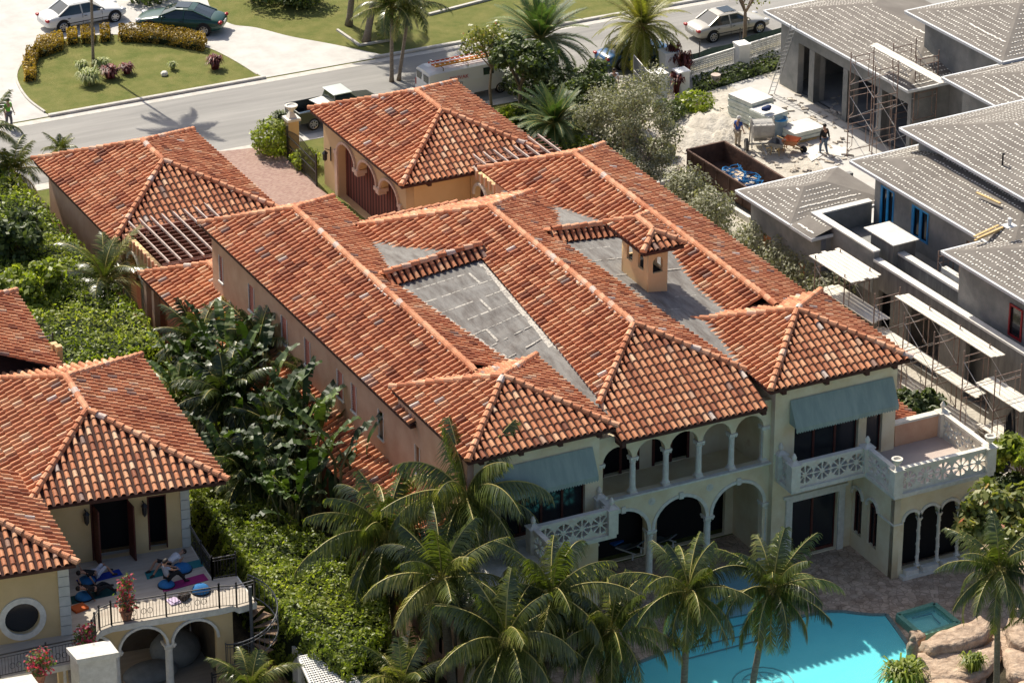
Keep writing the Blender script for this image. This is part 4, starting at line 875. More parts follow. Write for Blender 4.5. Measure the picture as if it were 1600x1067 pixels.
hedge('ivy_hedge', 'tall dense green hedge beside the spiral staircase and the neighbouring terrace', [at(300, 765, 3.2).to_2d(), at(330, 745, 3.2).to_2d(), at(440, 795, 3.2).to_2d(), at(520, 850, 3.2).to_2d(), at(605, 935, 3.2).to_2d(), at(600, 985, 3.2).to_2d(), at(540, 1040, 3.2).to_2d(), at(445, 960, 3.2).to_2d(), at(385, 880, 3.2).to_2d()], .1, 3.2, HEDG, size=.10, seed=4, lump=.2, dens=190)
# giant paddle-leaved plants
def paddle_plant(seed, H_, n):
    rg = random.Random(seed); LV = []; LQ = []; LR = []; sm = MB()
    for f in range(n):
        az = rg.uniform(0, 6.28); el = R(rg.uniform(45, 95)); L = rg.uniform(1.5, 2.5); st = rg.uniform(.15, .78) * H_; b = V((rg.uniform(-.9, .9), rg.uniform(-.9, .9), 0)); p0 = b + V((rg.uniform(-.2, .2), rg.uniform(-.2, .2), st))
        pet = p0 + V((math.cos(az) * .5, math.sin(az) * .5, .9)); sm.tube([b, p0, pet], [.09, .06, .03], 5, False); p = pet.copy(); e = el; w0 = rg.uniform(.19, .30); prev = None; cb = rg.gauss(0, .16); fold = rg.uniform(.1, .45); N = 16
        for k in range(N + 1):
            t = k / N; d = V((math.cos(e) * math.cos(az), math.cos(e) * math.sin(az), math.sin(e))); s_ = d.cross(V((0, 0, 1))).normalized(); u = s_.cross(d); w_ = w0 * (math.sin(math.pi * min(.97, .06 + t * .92)) ** .5); dr = rg.uniform(-.05, .12)
            a = p + s_ * w_ + u * w_ * fold - V((0, 0, dr)); c = p - s_ * w_ + u * w_ * fold - V((0, 0, dr)); cur = (a, p.copy(), c)
            if prev:
                for (q1, q2, q3, q4) in ((prev[0], prev[1], cur[1], cur[0]), (prev[1], prev[2], cur[2], cur[1])):
                    if rg.random() < .07: continue
                    i = len(LV); g = rg.choice((0, 0, .3)) ; LV += [q1, q2, q3, q4.lerp(q1, g) if q4 is cur[0] else q4]; LQ.append((i, i + 1, i + 2, i + 3)); LR.append(min(max(rg.gauss(.45, .05) + cb, 0), 1))
            prev = cur; p = p + d * (L / N); e -= R(rg.uniform(1.5, 5.5))
    return LV, LQ, LR, sm
PD = []
for k in range(3):
    LV, LQ, LR, sm = paddle_plant(90 + k, 5.8, 24); o = qmesh('leaf_fan', [tuple(v) for v in LV], LQ, LR, BANA, local=True); s_ = sm.build('stalk', mat('green stalk', (.10, .11, .04), (.2, .17, .08), scale=4, rough=.7), local=True); PD.append((o.data, s_.data)); bpy.data.objects.remove(o); bpy.data.objects.remove(s_)
spots = [((325, 560), 'nearest the lower tiled roof corner'), ((385, 560), 'against the lower roof eave'), ((455, 590), 'below the shuttered side windows'), ((505, 610), 'closest to the tan side wall'), ((300, 625), 'at the hedge edge of the clump'), ((365, 640), 'in the middle of the clump, paler'), ((425, 665), 'in the dark centre of the clump'), ((485, 690), 'next to the lean-to roof'), ((345, 720), 'above the neighbouring roof corner'), ((405, 745), 'over the dark gap by the hedge'), ((455, 770), 'at the lower end of the clump'), ((515, 740), 'where the lower roof reappears'), ((285, 555), 'beside the porch wall'), ((475, 560), 'tall one against the lean-to roof edge'), ((535, 660), 'tall one hiding the lower roof end')]
for k, (q, wh) in enumerate(spots):
    g = at(q[0], q[1], 4.0); g.z = 0
    if g.x > -9.2: g.x = -9.2 - random.random() * .3
    P = thing('bird_of_paradise_plant', 'giant paddle-leaved plant ' + wh, 'plant', g, k * 1.3, 'giant paddle-leaved plants beside the house'); P.scale = ((.96 if k in (2, 3, 7, 11, 13, 14) else .80) + .06 * (k % 3),) * 3
    for nm, d in (('leaf_fan', PD[k % 3][0]), ('stalk', PD[k % 3][1])): c = bpy.data.objects.new(nm, d); COL.objects.link(c); c.parent = P
pp('feathery palm frond crown rising through the paddle-leaved plants', (330, 640), (352, 520), 'areca', var=1, rz=2, r=.1, sc=.9)
for k, (bq, cq, sc_, wd) in enumerate((((400, 690), (405, 545), 1.15, 'in the upper middle of the clump'), ((430, 800), (440, 680), 1.1, 'in the lower middle of the clump'), ((490, 730), (492, 600), 1.05, 'near the tan side wall'), ((305, 650), (312, 535), 1.05, 'at the upper left of the clump'), ((350, 760), (352, 620), 1.1, 'left of centre in the clump'), ((530, 790), (525, 680), .95, 'at the lower right of the clump'), ((375, 860), (385, 740), 1.0, 'above the ivy hedge'), ((460, 650), (455, 540), .95, 'below the shuttered windows'))):
    pp('dark feathery palm ' + wd, bq, cq, 'dark', var=k % 2, rz=k * 1.3, r=.1, sc=sc_, group='dark palms among the paddle-leaved plants')
pp('dark palm at the left of the paddle-leaved clump, by the hedge', (265, 740), (275, 625), 'coco_small', var=0, rz=2.5, r=.1, sc=.8)
# trees
def gp(px, py): g = at(px, py, 0); return (g.x, g.y)
tree('open small-leaved tree in front of the white van', gp(768, 170), 5.4, 1.9, .11, AUTM, 1, .55, 10, rt=.08, cz=.6, open_=.05)
tree('dark bushy tree between the van and the date palms', gp(812, 190), 4.6, 1.9, .16, DARKG, 2, 1.6, 8)
tree('sparse olive-coloured tree at the edge of the sandy building plot', gp(975, 265), 5.6, 2.6, .085, OLIV, 3, 2.0, 15, rt=.06, cz=.5, open_=.05)
tree('thin straggly tree leaning over the sandy plot below the sparse one', gp(1010, 300), 4.0, 1.8, .085, OLIV, 4, 1.8, 11, rt=.045, cz=.45, open_=.05)
tree('dark green tree behind the broad date palm', gp(925, 215), 4.6, 1.5, .13, DARKG, 5, 1.4, 9, rt=.07, cz=.5)
tree('nearly leafless tree beside the silver car', gp(1163, 72), 4.6, 1.9, .12, AUTM, 6, .07, 8, bare=True, rt=.12)
tree('sea grape tree with yellow and red leaves right of the arched terrace', gp(1585, 925), 5.2, 2.3, .24, AUTM, 7, 1.6, 9, rt=.12)
tree('glossy green tree behind the right awning', gp(1420, 720), 4.3, 1.35, .18, DARKG, 8, 2.0, 7, rt=.1)
tree('green tree at the right edge below the scaffold', gp(1590, 800), 4.0, 1.6, .2, HEDG, 9, 1.3, 7, rt=.1)
tree('dark tree in the shade right of the terrace urn', gp(1570, 820), 2.6, 1.2, .2, DARKG, 19, 1.4, 6, rt=.1)
tree('tree with pink blossom on the hedge at the left edge', gp(25, 470), 4.4, 2.0, .22, DARKG, 10, 1.6, 8)
tree('round leafy tree left of the areca palm', gp(60, 540), 3.8, 1.8, .2, HEDG, 11, 1.6, 8)
for k, (q, wd) in enumerate((((1075, 300), 'at the garden edge near the rusty container'), ((1112, 335), 'second along the grey wall'), ((1182, 385), 'third along the grey wall'), ((1225, 412), 'in front of the small grey wall opening'), ((1262, 432), 'fifth along the grey wall'), ((1300, 468), 'last in the row beside the scaffold'))):
    g = at(q[0], q[1], 1.6)
    bush('shrub', 'grey-green olive shrub, ' + wd, 'shrub', [((g.x, g.y, 1.7), 1.3, 1.5, 1.5, 2200, .4), ((g.x + .3, g.y + 1.0, 1.3), 1.0, 1.2, 1.2, 1200, .4)], .10, OLIV, 20 + k, group='olive shrubs between the mansion and the building site')
def ub(label, px, py, r, h, m, n=900, size=.13, seed=0, name='shrub', cat='shrub', **k):
    g = at(px, py, 0); return bush(name, label, cat, [((g.x, g.y, h * .5), r, r, h * .55, n, .55)], size, m, seed, **k)
ub('round green shrub beside the stone gate post', 425, 240, 1.15, 1.9, HEDG, 1500, .13, 1)
ub('bright green low shrub behind the iron gate', 478, 262, .8, 1.1, HEDG, 700, .12, 2)
ub('flowering shrub with a few red blooms against the garage wall', 672, 325, .95, 1.6, AUTM, 700, .16, 3)
ub('low dark shrub beside the flowering one by the right pergola', 725, 330, .7, .9, DARKG, 500, .13, 4)
ub('white variegated shrub behind the palm trunks on the verge', 607, 62, .8, 1.6, PALE, 700, .12, 5)
ub('dark shrub at the top left above the green car', 235, 2, 1.6, 1.6, DARKG, 1100, .16, 6)
ub('dark shrub mass at the top beside the lawn', 430, 0, 2.2, 2.2, DARKG, 1600, .16, 7)
ub('dark shrub at the top in front of the pool of palm shade', 470, 8, 1.6, 1.8, DARKG, 1200, .16, 77)
ub('green bush at the foot of the white gate pillars', 1085, 172, 1.2, 1.0, HEDG, 1100, .12, 8)
ub('dark green bush left of the white gate pillar', 1045, 185, 1.0, 1.0, DARKG, 800, .12, 9)
ub('bright green banana-like shrub behind the garage roof', 795, 205, .9, 1.3, HEDG, 500, .22, 10)
ub('dark shrub below the green date palm', 880, 160, 1.6, 2.0, DARKG, 1300, .14, 11)
ub('olive shrub beside the person in white', 930, 178, .9, 1.3, OLIV, 900, .12, 12)
for k, (px, py, r_, h_, m_, wd) in enumerate(((842, 205, 1.3, 1.8, DARKG, 'between the garage roof and the broad date palm'), (960, 235, 1.2, 1.7, OLIV, 'under the sparse tree'), (905, 250, 1.2, 1.3, HEDG, 'right of the broad date palm foot'), (985, 205, 1.1, 1.6, OLIV, 'in front of the leaning chain gate'), (820, 150, 1.4, 2.0, DARKG, 'behind the van tree'), (1030, 245, .9, 1.0, OLIV, 'at the edge of the pale sand'), (945, 285, 1.0, 1.4, DARKG, 'behind the right roof ridge end'))):
    ub('garden shrub ' + wd, px, py, r_, h_, m_, 1100, .12, 200 + k, group='garden shrubs behind the right garage')
ub('ornamental dark green bush at the front of the sandy plot', 905, 200, 1.3, 1.8, DARKG, 1100, .13, 13)
hedge('clipped_hedge', 'low dark hedge in front of the white lattice fence', [at(1083, 150).to_2d(), at(1085, 130).to_2d(), at(1225, 88).to_2d(), at(1228, 106).to_2d()], .05, .45, DARKG, .12, 80, 6, .12)
# croton hedge pieces on the island
for k, (pl_, wd) in enumerate(((((40, 132), (38, 104), (52, 98), (56, 128)), 'at the left end of the island'), (((40, 104), (44, 90), (64, 88), (56, 104)), 'second from the left on the island'), (((52, 92), (62, 74), (98, 66), (98, 82), (70, 92)), 'long piece left of the single round ones'), (((106, 74), (106, 62), (120, 60), (120, 72)), 'first small round one'), (((128, 72), (128, 58), (146, 57), (148, 70)), 'second small round one, by the palm trunk'), (((158, 70), (158, 56), (171, 55), (171, 68)), 'third small round one'), (((186, 68), (188, 55), (250, 56), (322, 70), (318, 84), (250, 72)), 'long curved piece beside the green car'))):
    hedge('croton_hedge', 'yellow croton hedge, ' + wd, [at(*q).to_2d() for q in pl_], .12, .75, CROT, .075, 300, 40 + k, .08)
def tuft(label, px, py, r, h, m, n, seed, w_=.03, name='grass_clump', group=None, z0=.1, flop=1.0, cat='plant'):
    g = at(px, py, z0); rg = random.Random(seed); LV = []; LQ = []; LR = []
    for k in range(n):
        a = rg.uniform(0, 6.28); l_ = h * rg.uniform(.7, 1.2); o = V((rg.uniform(-.3, .3) * r, rg.uniform(-.3, .3) * r, 0)); out = V((math.cos(a), math.sin(a), 0)); rr = r * rg.uniform(.3, 1); s_ = V((-math.sin(a), math.cos(a), 0)) * w_
        p = [o, o + out * rr * .4 + V((0, 0, l_ * .75)), o + out * rr * .8 + V((0, 0, l_ * (1 - .1 * flop))), o + out * rr * 1.15 + V((0, 0, l_ * (1 - .5 * flop)))]
        i = len(LV)
        for q, f in zip(p, (1, 1, .8, .15)): LV += [q - s_ * f, q + s_ * f]
        for j in range(3): LQ.append((i + 2 * j, i + 2 * j + 1, i + 2 * j + 3, i + 2 * j + 2)); LR.append(min(max(rg.gauss(.5, .25), 0), 1))
    o = qmesh(name, [tuple(v) for v in LV], LQ, LR, m, local=True); o.location = g; return tag(o, label, cat, group)
tuft('large green and white spider plant clump at the foot of the island palm', 140, 132, .75, .8, PALE, 420, 1)
tuft('pale grassy clump behind the island palm trunk', 160, 108, .6, .6, PALE, 260, 2)
tuft('pale grassy clump left of the island palm', 128, 112, .45, .6, PALE, 200, 12)
tuft('dark red bromeliad clump right of the spider plant', 172, 122, .6, .65, REDL, 260, 3, .05)
tuft('smaller dark red clump on the island', 198, 115, .45, .55, REDL, 200, 4, .05)
tuft('small grassy clump near the stone on the island', 270, 109, .3, .45, PALE, 120, 5)
tuft('dark red spiky plant at the right end of the island', 336, 108, .5, .75, REDL, 240, 6, .045)
tuft('spiky green plant behind the iron gate post', 437, 200, .5, .9, DARKG, 160, 7, .05, z0=0)
tuft('large yellow-green bromeliad at the bottom edge of the pool', 1412, 1075, 1.0, 1.1, HEDG, 340, 8, .05, z0=0)
tuft('bromeliad growing between the tan rocks', 1520, 1050, .55, .8, HEDG, 200, 9, .045, z0=.3)
for k, (q, h, wd) in enumerate((((1052, 122), 1.9, 'taller'), ((1070, 128), 1.7, 'leaning right'), ((1058, 148), 1.2, 'lower'))):
    tuft('red-leaved ti plant between the white gate pillars, the %s one' % wd, *q, .5, h, REDL, 90, 60 + k, .07, 'ti_plant', 'red ti plants between the white pillars', 0, .5)
mb = MB(); g = at(258, 118, .1)
for k in range(4): mb.ell(g + V((random.uniform(-.2, .2), random.uniform(-.15, .15), .1)), .22, .16, .15, 7, 5)
tag(mb.build('stone', STONE, origin=g), 'small pale rock lying on the island lawn', 'rock')

# ================================================================ NEIGHBOURING HOUSE (lower left)
NB = thing('neighbour_house', 'yellow stuccoed house with orange tile roofs and a first-floor terrace at the lower left', 'house', (-20, 10, 0))
ua = V((-.9888, .1493, 0)); va = V((.0872, .9962, 0))
FLn, FRn, BRn, BLn, AF, AB = V((-23.84, 6.64, 7.2)), V((-15.65, 5.3, 7.2)), V((-14.59, 17.73, 7.2)), V((-22.8, 19.06, 7.2)), V((-19.65, 10.6, 8.9)), V((-19.35, 13.9, 8.9))
Fn = [([FLn, FRn, AF], FRn - FLn), ([FRn, BRn, AB, AF], BRn - FRn), ([BRn, BLn, AB], FLn - FRn), ([BLn, FLn, AF, AB], FLn - BLn)]
Kn = [(AF, FLn), (AF, FRn), (AB, BRn), (AB, BLn), (AF, AB)]
Q0 = V((-23.6, 1.35, 7.3)); Q1 = Q0 + ua * 9; Q2 = Q0 + va * 8; QA = Q0 + ua * 3.7 + va * 3.8 + V((0, 0, 1.52)); QB = QA + ua * 3; 
Fn += [([Q1, Q0, QA, QB], -ua), ([Q0, Q2, QA + va * 4.2, QA], va)]; Kn += [(QA, Q0), (QA, QB), (QA, QA + va * 4)]
S0, S1 = V((-18.05, 18.0, 7.2)), V((-17.24, 26.5, 7.2)); SA = S1 + ua * 4.1 - va * 4.2 + V((0, 0, 1.7)); SB = S0 + ua * 4.1 + V((0, 0, 1.7))
Fn += [([S0, S1, SA, SB], va), ([S1, S1 + ua * 8.2, SA], ua)]; Kn += [(SA, S1), (SA, SB)]
tile_roof(NB, Fn, Kn, bias=.04, pit=.335, mortar=[(AF, AB)])
mb = MB()
def slab(mb, pts, z0, z1): mb.prism([(p[0], p[1]) for p in pts], z0, z1)
def inset(ps, d):
    c = sum(ps, V((0, 0, 0))) / len(ps); return [c + (p - c) * (1 - d / (p - c).length) for p in ps]
slab(mb, inset([FLn, FRn, BRn, BLn], .06), 7.04, 7.17); slab(mb, inset([Q1, Q0, Q0 + va * 6, Q1 + va * 6], .06), 7.14, 7.27); slab(mb, inset([S0, S1, S1 + ua * 8, S0 + ua * 8], .06), 7.04, 7.17)
mb.build('soffit', WOOD, NB)
W0 = V((-17.0, 6.5, 0))                # terrace wall corner
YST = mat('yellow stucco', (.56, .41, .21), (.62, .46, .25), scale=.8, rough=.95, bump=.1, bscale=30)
Uw = -ua
P0 = W0 + ua * 7.4
def du(px, py, z):      # distance along the terrace wall from P0
    lo, hi = -3.0, 10.0
    for _ in range(40):
        m_ = (lo + hi) / 2
        if proj(P0 + Uw * m_ + V((0, 0, z)))[0] < px: lo = m_
        else: hi = m_
    return lo
dw0, dw1, ww0, ww1 = du(144, 0, 4.0), du(204, 0, 4.0), du(232, 0, 4), du(262, 0, 4)
panel('terrace_back_wall', [(-.6, 3.6), (7.4, 3.6), (7.4, 7.1), (-.6, 7.1)], [win_hole((dw0 + dw1) / 2, dw1 - dw0, 4.02, 6.7), win_hole((ww0 + ww1) / 2, ww1 - ww0, 4.1, 6.6), win_hole(.3, .8, 4.1, 6.6)], P0, Uw, ZZ, .3, YST, NB)
mb = MB(); slab(mb, [W0 + va * .16 , W0 + va * 10.5, P0 + va * 10.5, P0 + va * 1.2, W0 + va * 1.2 + ua * .3, W0 + va * .16 + ua * .3], 0, 7.03); slab(mb, [P0 + va * .16, W0 + va * .16, W0 + va * .4, P0 + va * .4], 0, 3.72); mb.build('wall', YST, NB)
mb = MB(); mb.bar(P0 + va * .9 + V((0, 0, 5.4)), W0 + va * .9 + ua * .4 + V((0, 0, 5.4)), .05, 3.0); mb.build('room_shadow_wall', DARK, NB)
mb = MB()
for a, b, z0, z1 in ((dw0, dw1, 4.0, 6.7), (ww0, ww1, 4.1, 6.6), (-.1, .7, 4.1, 6.6)):
    for q in (a, b): mb.bar(P0 + Uw * q + V((0, -.12, (z0 + z1) / 2)) , P0 + Uw * (q + .001) + V((0, -.06, (z0 + z1) / 2)), .12, z1 - z0)
    mb.bar(P0 + Uw * a + V((0, -.1, z1)), P0 + Uw * b + V((0, -.1, z1)), .1, .14)
for q in (dw0 + .1, dw1 - .05):       # open door leaves
    a = P0 + Uw * q; mb.bar(a + V((0, -.1, 5.3)), a - va * .75 + Uw * (.08 if q > 3 else -.1) + V((0, 0, 5.3)), .06, 2.5)
mb.build('door_frame', MAHO, NB)
QU = mat('pale quoin stone', (.50, .50, .46), (.60, .59, .54), scale=2, rough=.9)
mb = MB()
for k in range(7): z = 4.03 + k * .44; mb.bar(W0 + ua * .32 + V((0, -.17, z + .205)), W0 + V((0, -.17, z + .205)), .09, .41); mb.bar(W0 + V((.02, -.17, z + .205)), W0 + va * .4 + V((.02, 0, z + .205)), .09, .41)
C0 = V((-23.85, 1.81, 0))
for k in range(7): z = 4.03 + k * .44; mb.bar(C0 + ua * .42 + V((0, -.03, z + .205)), C0 + V((0.02, -.03, z + .205)), .09, .41)
mb.build('quoin', QU, NB)
mb = MB()
for px, py in ((131, 800), (221, 790)):
    q = P0 + Uw * du(px, py, 6) + V((0, -.35, 5.9)); mb.lathe(q, [(.02, -.1), (.1, .02), (.12, .36), (.15, .4), (.02, .55)], 6); mb.bar(q + V((0, 0, .5)), q + V((0, .25, .55)), .04)
mb.build('wall_lantern', IRON, NB)
# quoin room with the round window
def du2(px, z):
    lo, hi = 0.0, 8.0
    for _ in range(40):
        m_ = (lo + hi) / 2
        if proj(C0 + ua * m_ + V((0, 0, z)))[0] > px: lo = m_
        else: hi = m_
    return lo
dr_ = du2(35, 5.0); rc = C0 + ua * dr_; zr = zat(rc.x, rc.y, 966); rr = .70
panel('round_window_wall', [(-7, 3.7), (-.02, 3.7), (-.02, 7.2), (-7, 7.2)], [circ(-dr_, zr, rr, 28)], C0 + V((0, .12, 0)), -ua, ZZ, .24, YST, NB)
rp = panel('round_window_trim', circ(-dr_, zr, rr + .24, 28), [circ(-dr_, zr, rr, 28)], C0 + V((0, -.02, 0)), -ua, ZZ, .10, STONE, NB)
mb = MB(); nn = V((.1493, .9888, 0)); c = rc + V((0, 0, zr)) + nn * .2; mb.tube([c, c + nn * .02], rr + .12, 24); mb.build('pane', GLASS, rp)
mb = MB(); slab(mb, [C0 + V((0, .26, 0)), C0 + va * 5.6, C0 + va * 5.6 + ua * .3, C0 + V((0, .26, 0)) + ua * .3], 3.7, 7.15); mb.build('wall', YST, NB)
# terrace slab with a curved front corner
TERR = mat('beige terrace tile', (.42, .36, .29), (.52, .46, .38), scale=1.5, rough=.8, aniso=(.5, 3, 1))
front = [V((-17.9, 1.0, 0)), V((-22.2, 1.64, 0))] + [V(p) for p in ((-22.75, 1.5, 0), (-23.15, 1.1, 0), (-23.4, .6, 0), (-23.55, .1, 0), (-24.3, -.35, 0), (-28, -.1, 0))]
outl = [V((-28, 4, 0)), V((-24.2, 8, 0)), V((-16.85, 6.9, 0)), V((-17.2, 3.4, 0)), V((-16.2, 3.2, 0)), V((-16.35, .8, 0)), V((-17.15, .75, 0)), V((-17.25, 1.0, 0))] + front
mb = MB(); slab(mb, outl, 3.74, 4.0); mb.build('terrace_slab', STONE, NB)
mb = MB(); cc = sum(outl, V((0, 0, 0))) / len(outl); slab(mb, [cc + (p - cc) * .985 for p in outl], 4.0, 4.015); mb.build('terrace_floor', TERR, NB)
A0 = V((-24.4, 1.97, 0)); ux = (V((-17.3, .91, 0)) - V((-22.2, 1.64, 0))).normalized()
panel('arcade_wall', [(0, 0), (7.15, 0), (7.15, 3.72), (0, 3.72)], [arcade([.25, 2.36, 4.52, 6.6], .02, 2.75, .14)], A0 + V((0, .22, 0)), ux, ZZ, .32, YST, NB)
for q in (.25, 2.36, 4.52): c = A0 + ux * q + V((0, .2, 0)); column(c.x, c.y, 0, 2.76, .165, NB)
mb = MB()
for k in range(3):
    a, b = (.25, 2.36, 4.52)[k] + .14, (2.36, 4.52, 6.6)[k] - .14; c_, r_ = (a + b) / 2, (b - a) / 2
    for j in range(12):
        t0, t1 = math.pi * j / 12, math.pi * (j + 1) / 12; f = lambda t: A0 + ux * (c_ + (r_ + .05) * math.cos(t)) + V((0, .02, 2.75 + (r_ + .05) * math.sin(t))); mb.bar(f(t0), f(t1), .1, .12, (0, 1, 0))
mb.build('arch_trim', STONE, NB)
mb = MB(); slab(mb, [A0 + V((0, 4.6, 0)), A0 + ux * 7 + V((0, 4.6, 0)), A0 + ux * 7 + V((0, 4.8, 0)), A0 + V((0, 4.8, 0))], 0, 3.7); slab(mb, [A0 + ux * 6.9 + V((0, .5, 0)), A0 + ux * 7.1 + V((0, .5, 0)), A0 + ux * 7.4 + V((0, 5, 0)), A0 + ux * 7.2 + V((0, 5, 0))], 0, 3.7); mb.build('ground_floor_wall', mat('arcade shade stucco', (.10, .075, .05), (.14, .11, .08), scale=2, rough=.9), NB)  # walls coloured dark to paint in the shade behind the arches
o = sheet('neighbour_patio', [(-30, -14), (-16.6, -14), (-16.6, 9), (-30, 9)], .032, TERR)
mb = MB(); b = at(140, 1035, 4.3); slab(mb, [b + V((-.75, .1, 0)), b + V((-.7, -.75, 0)), b + V((.75, -.95, 0)), b + V((.75, -.1, 0))], 0, 4.9); slab(mb, [b + V((-.85, .2, 0)), b + V((-.8, -.85, 0)), b + V((.85, -1.05, 0)), b + V((.85, 0, 0))], 4.9, 5.1); mb.build('terrace_pier', STONE, NB)
mb = MB(); b2 = at(10, 1068, 4.9); slab(mb, [b2 + V((-2, .35, 0)), b2 + V((-2, -.5, 0)), b2 + V((1.0, -.9, 0)), b2 + V((1.0, -.05, 0))], 0, 5.1); mb.build('terrace_pier', STONE, NB)
for (px, py, sx, sy, h, lab) in ((275, 1035, 1.1, .9, 1.5, 'grey cloth-covered furniture dome under the right arcade arch'), (236, 1062, 1.2, .7, .8, 'low grey covered seat under the middle arcade arch')):
    g = at(px, py, 0); mb = MB(); mb.ell(g + V((0, 0, h * .45)), sx, sy, h * .55, 14, 8); tag(mb.build('covered_furniture', mat('grey dust cover', (.16, .17, .17), (.22, .23, .23), scale=2, rough=.9), origin=g, smooth=True), lab, 'furniture')
def iron_rail(parent, pts, z0, h=1.0, gap=.125, name='iron_railing', scroll=True):
    mb = MB()
    for a, b in zip(pts[:-1], pts[1:]):
        a, b = V(a), V(b); a.z = b.z = 0; L = (b - a).length; u = (b - a) / L; e = V((0, 0, 1))
        mb.bar(a + e * (z0 + h), b + e * (z0 + h), .05, .04); mb.bar(a + e * (z0 + h - .13), b + e * (z0 + h - .13), .022, .022); mb.bar(a + e * (z0 + .1), b + e * (z0 + .1), .025, .025)
        n = max(1, int(L / gap))
        for k in range(1, n):
            c = a + u * (L * k / n); mb.bar(c + e * (z0 + .1), c + e * (z0 + h - .13), .016)
        if scroll and L > 1.2:
            for f in (.35, .65):
                for sgn in (-1, 1):
                    c = a + u * (L * f + sgn * .13) + e * (z0 + .42); mb.tube([c + u * (.1 + .0 * j) * math.cos(j * .7) + e * .13 * math.sin(j * .7) for j in range(10)], .012, 4, False)
    seen = []
    for p in pts:
        p = V(p); p.z = 0; mb.bar(p + V((0, 0, z0)), p + V((0, 0, z0 + h + .06)), .06); mb.ell(p + V((0, 0, z0 + h + .1)), .05, .05, .06, 6, 4)
    return mb.build(name, IRON, parent)
iron_rail(NB, [V((-17.85, 1.08, 0)), V((-20.0, 1.4, 0)), V((-22.2, 1.72, 0))], 4.0)
iron_rail(NB, [V((-22.2, 1.72, 0)), V((-22.75, 1.58, 0)), V((-23.1, 1.15, 0)), V((-23.4, .65, 0)), V((-23.5, .2, 0))], 4.0, scroll=False)
iron_rail(NB, [V((-23.9, -.3, 0)), V((-25.6, -.2, 0)), V((-27.5, -.1, 0))], 4.0)
iron_rail(NB, [V((-17.85, 1.08, 0)), V((-17.2, .85, 0)), V((-16.4, .9, 0))], 4.0, scroll=False)
iron_rail(NB, [V((-16.95, 6.4, 0)), V((-17.15, 4.7, 0)), V((-17.25, 3.3, 0))], 4.0)
iron_rail(NB, [V((-17.25, 3.3, 0)), V((-16.25, 3.2, 0))], 4.0, scroll=False)
# little white balcony between the two neighbour roofs
mb = MB(); slab(mb, [at(34, 569, 6.6), at(45, 583, 6.6), at(109, 571, 6.6), at(78, 560, 6.6)], 6.3, 6.6); mb.build('small_balcony', WHITE, NB)
iron_rail(NB, [at(22, 563, 6.6), at(44, 560, 6.6), at(84, 553, 6.6)], 6.6, .9, scroll=False)
mb = MB()
for px, py in ((86, 568), (93, 572)): q = at(px, py, 6.6); mb.box(q.x - .14, q.y - .14, 6.6, q.x + .14, q.y + .14, 7.6)
mb.build('balcony_post', YST, NB)
# spiral stair
GREY = mat('grey painted steel', (.085, .09, .10), rough=.5)
sc_ = at(392, 950, 4.0); sc_.z = 0
SS = thing('spiral_staircase', 'dark metal spiral staircase climbing to the neighbouring terrace', 'staircase', sc_)
mb = MB(); mb.tube([(0, 0, 0), (0, 0, 5.0)], .07, 10); mb.build('pole', GREY, SS, local=True)
NT = 17; a0 = math.atan2(3.2 - sc_.y - 1.3, -16.3 - sc_.x)
mb = MB()
for k in range(NT):
    a = a0 - k * .42; z = 4.0 - (k + 1) * 4.0 / (NT + 1); mb.add([(0.05 * math.cos(a), .05 * math.sin(a), z), (1.05 * math.cos(a - .22), 1.05 * math.sin(a - .22), z), (1.05 * math.cos(a + .24), 1.05 * math.sin(a + .24), z), (0.05 * math.cos(a), .05 * math.sin(a), z - .05), (1.05 * math.cos(a - .22), 1.05 * math.sin(a - .22), z - .05), (1.05 * math.cos(a + .24), 1.05 * math.sin(a + .24), z - .05)], [(0, 1, 2), (5, 4, 3), (0, 3, 4, 1), (1, 4, 5, 2), (2, 5, 3, 0)])
mb.build('tread', mat('brown stair tread', (.16, .10, .06), (.24, .16, .1), scale=3), SS, local=True)
mb = MB()
for dz, r_ in ((.95, .03), (.80, .015), (0.0, .03)): mb.tube([(1.07 * math.cos(a0 - k * .21), 1.07 * math.sin(a0 - k * .21), 4.0 - k * 2.0 / (NT + 1) + dz) for k in range(2 * NT)], r_, 5)
for k in range(2 * NT): a = a0 - k * .21; z = 4.0 - k * 2.0 / (NT + 1); mb.bar((1.07 * math.cos(a), 1.07 * math.sin(a), z), (1.07 * math.cos(a), 1.07 * math.sin(a), z + .95), .018)
mb.build('handrail', GREY, SS, local=True)
iron_rail(None, [at(331, 1058, 1.2), at(366, 1048, 1.2), at(395, 1040, 1.2)], .2, 1.1, name='iron_fence', scroll=False)
o = COL.objects['iron_fence']; o.location = o.location; tag(o, 'short black iron fence at the foot of the spiral staircase', 'fence')
c_ = at(352, 1055, .2)
o.data.transform(Matrix.Translation(-V((c_.x, c_.y, 0)))); o.location = (c_.x, c_.y, 0)
# white lattice roof panel at the bottom
LT = thing('lattice_canopy', 'white lattice canopy panel beside the ivy hedge at the bottom', 'canopy', at(505, 1060, 2.2) - V((0, 0, 2.2)))
q = [at(467, 1026, 2.4), at(515, 1016, 2.4), at(585, 1090, 2.4), at(505, 1110, 2.4)]
mb = MB(); n = 15
for k in range(n + 1): mb.bar(q[0].lerp(q[1], k / n), q[3].lerp(q[2], k / n), .055, .02)
for k in range(26): a = q[0].lerp(q[3], k / 25) + V((0, 0, .022)); b = q[1].lerp(q[2], k / 25) + V((0, 0, .022)); mb.bar(a, b, .055, .02)
mb.build('lattice', WHITE, LT)
mb = MB()
for a, b in ((0, 1), (1, 2), (3, 0)): mb.bar(q[a] - V((0, 0, .06)), q[b] - V((0, 0, .06)), .1, .12)
for p in q[:2]: mb.bar(V((p.x, p.y, 0)), p, .1)
mb.build('frame', WHITE, LT)
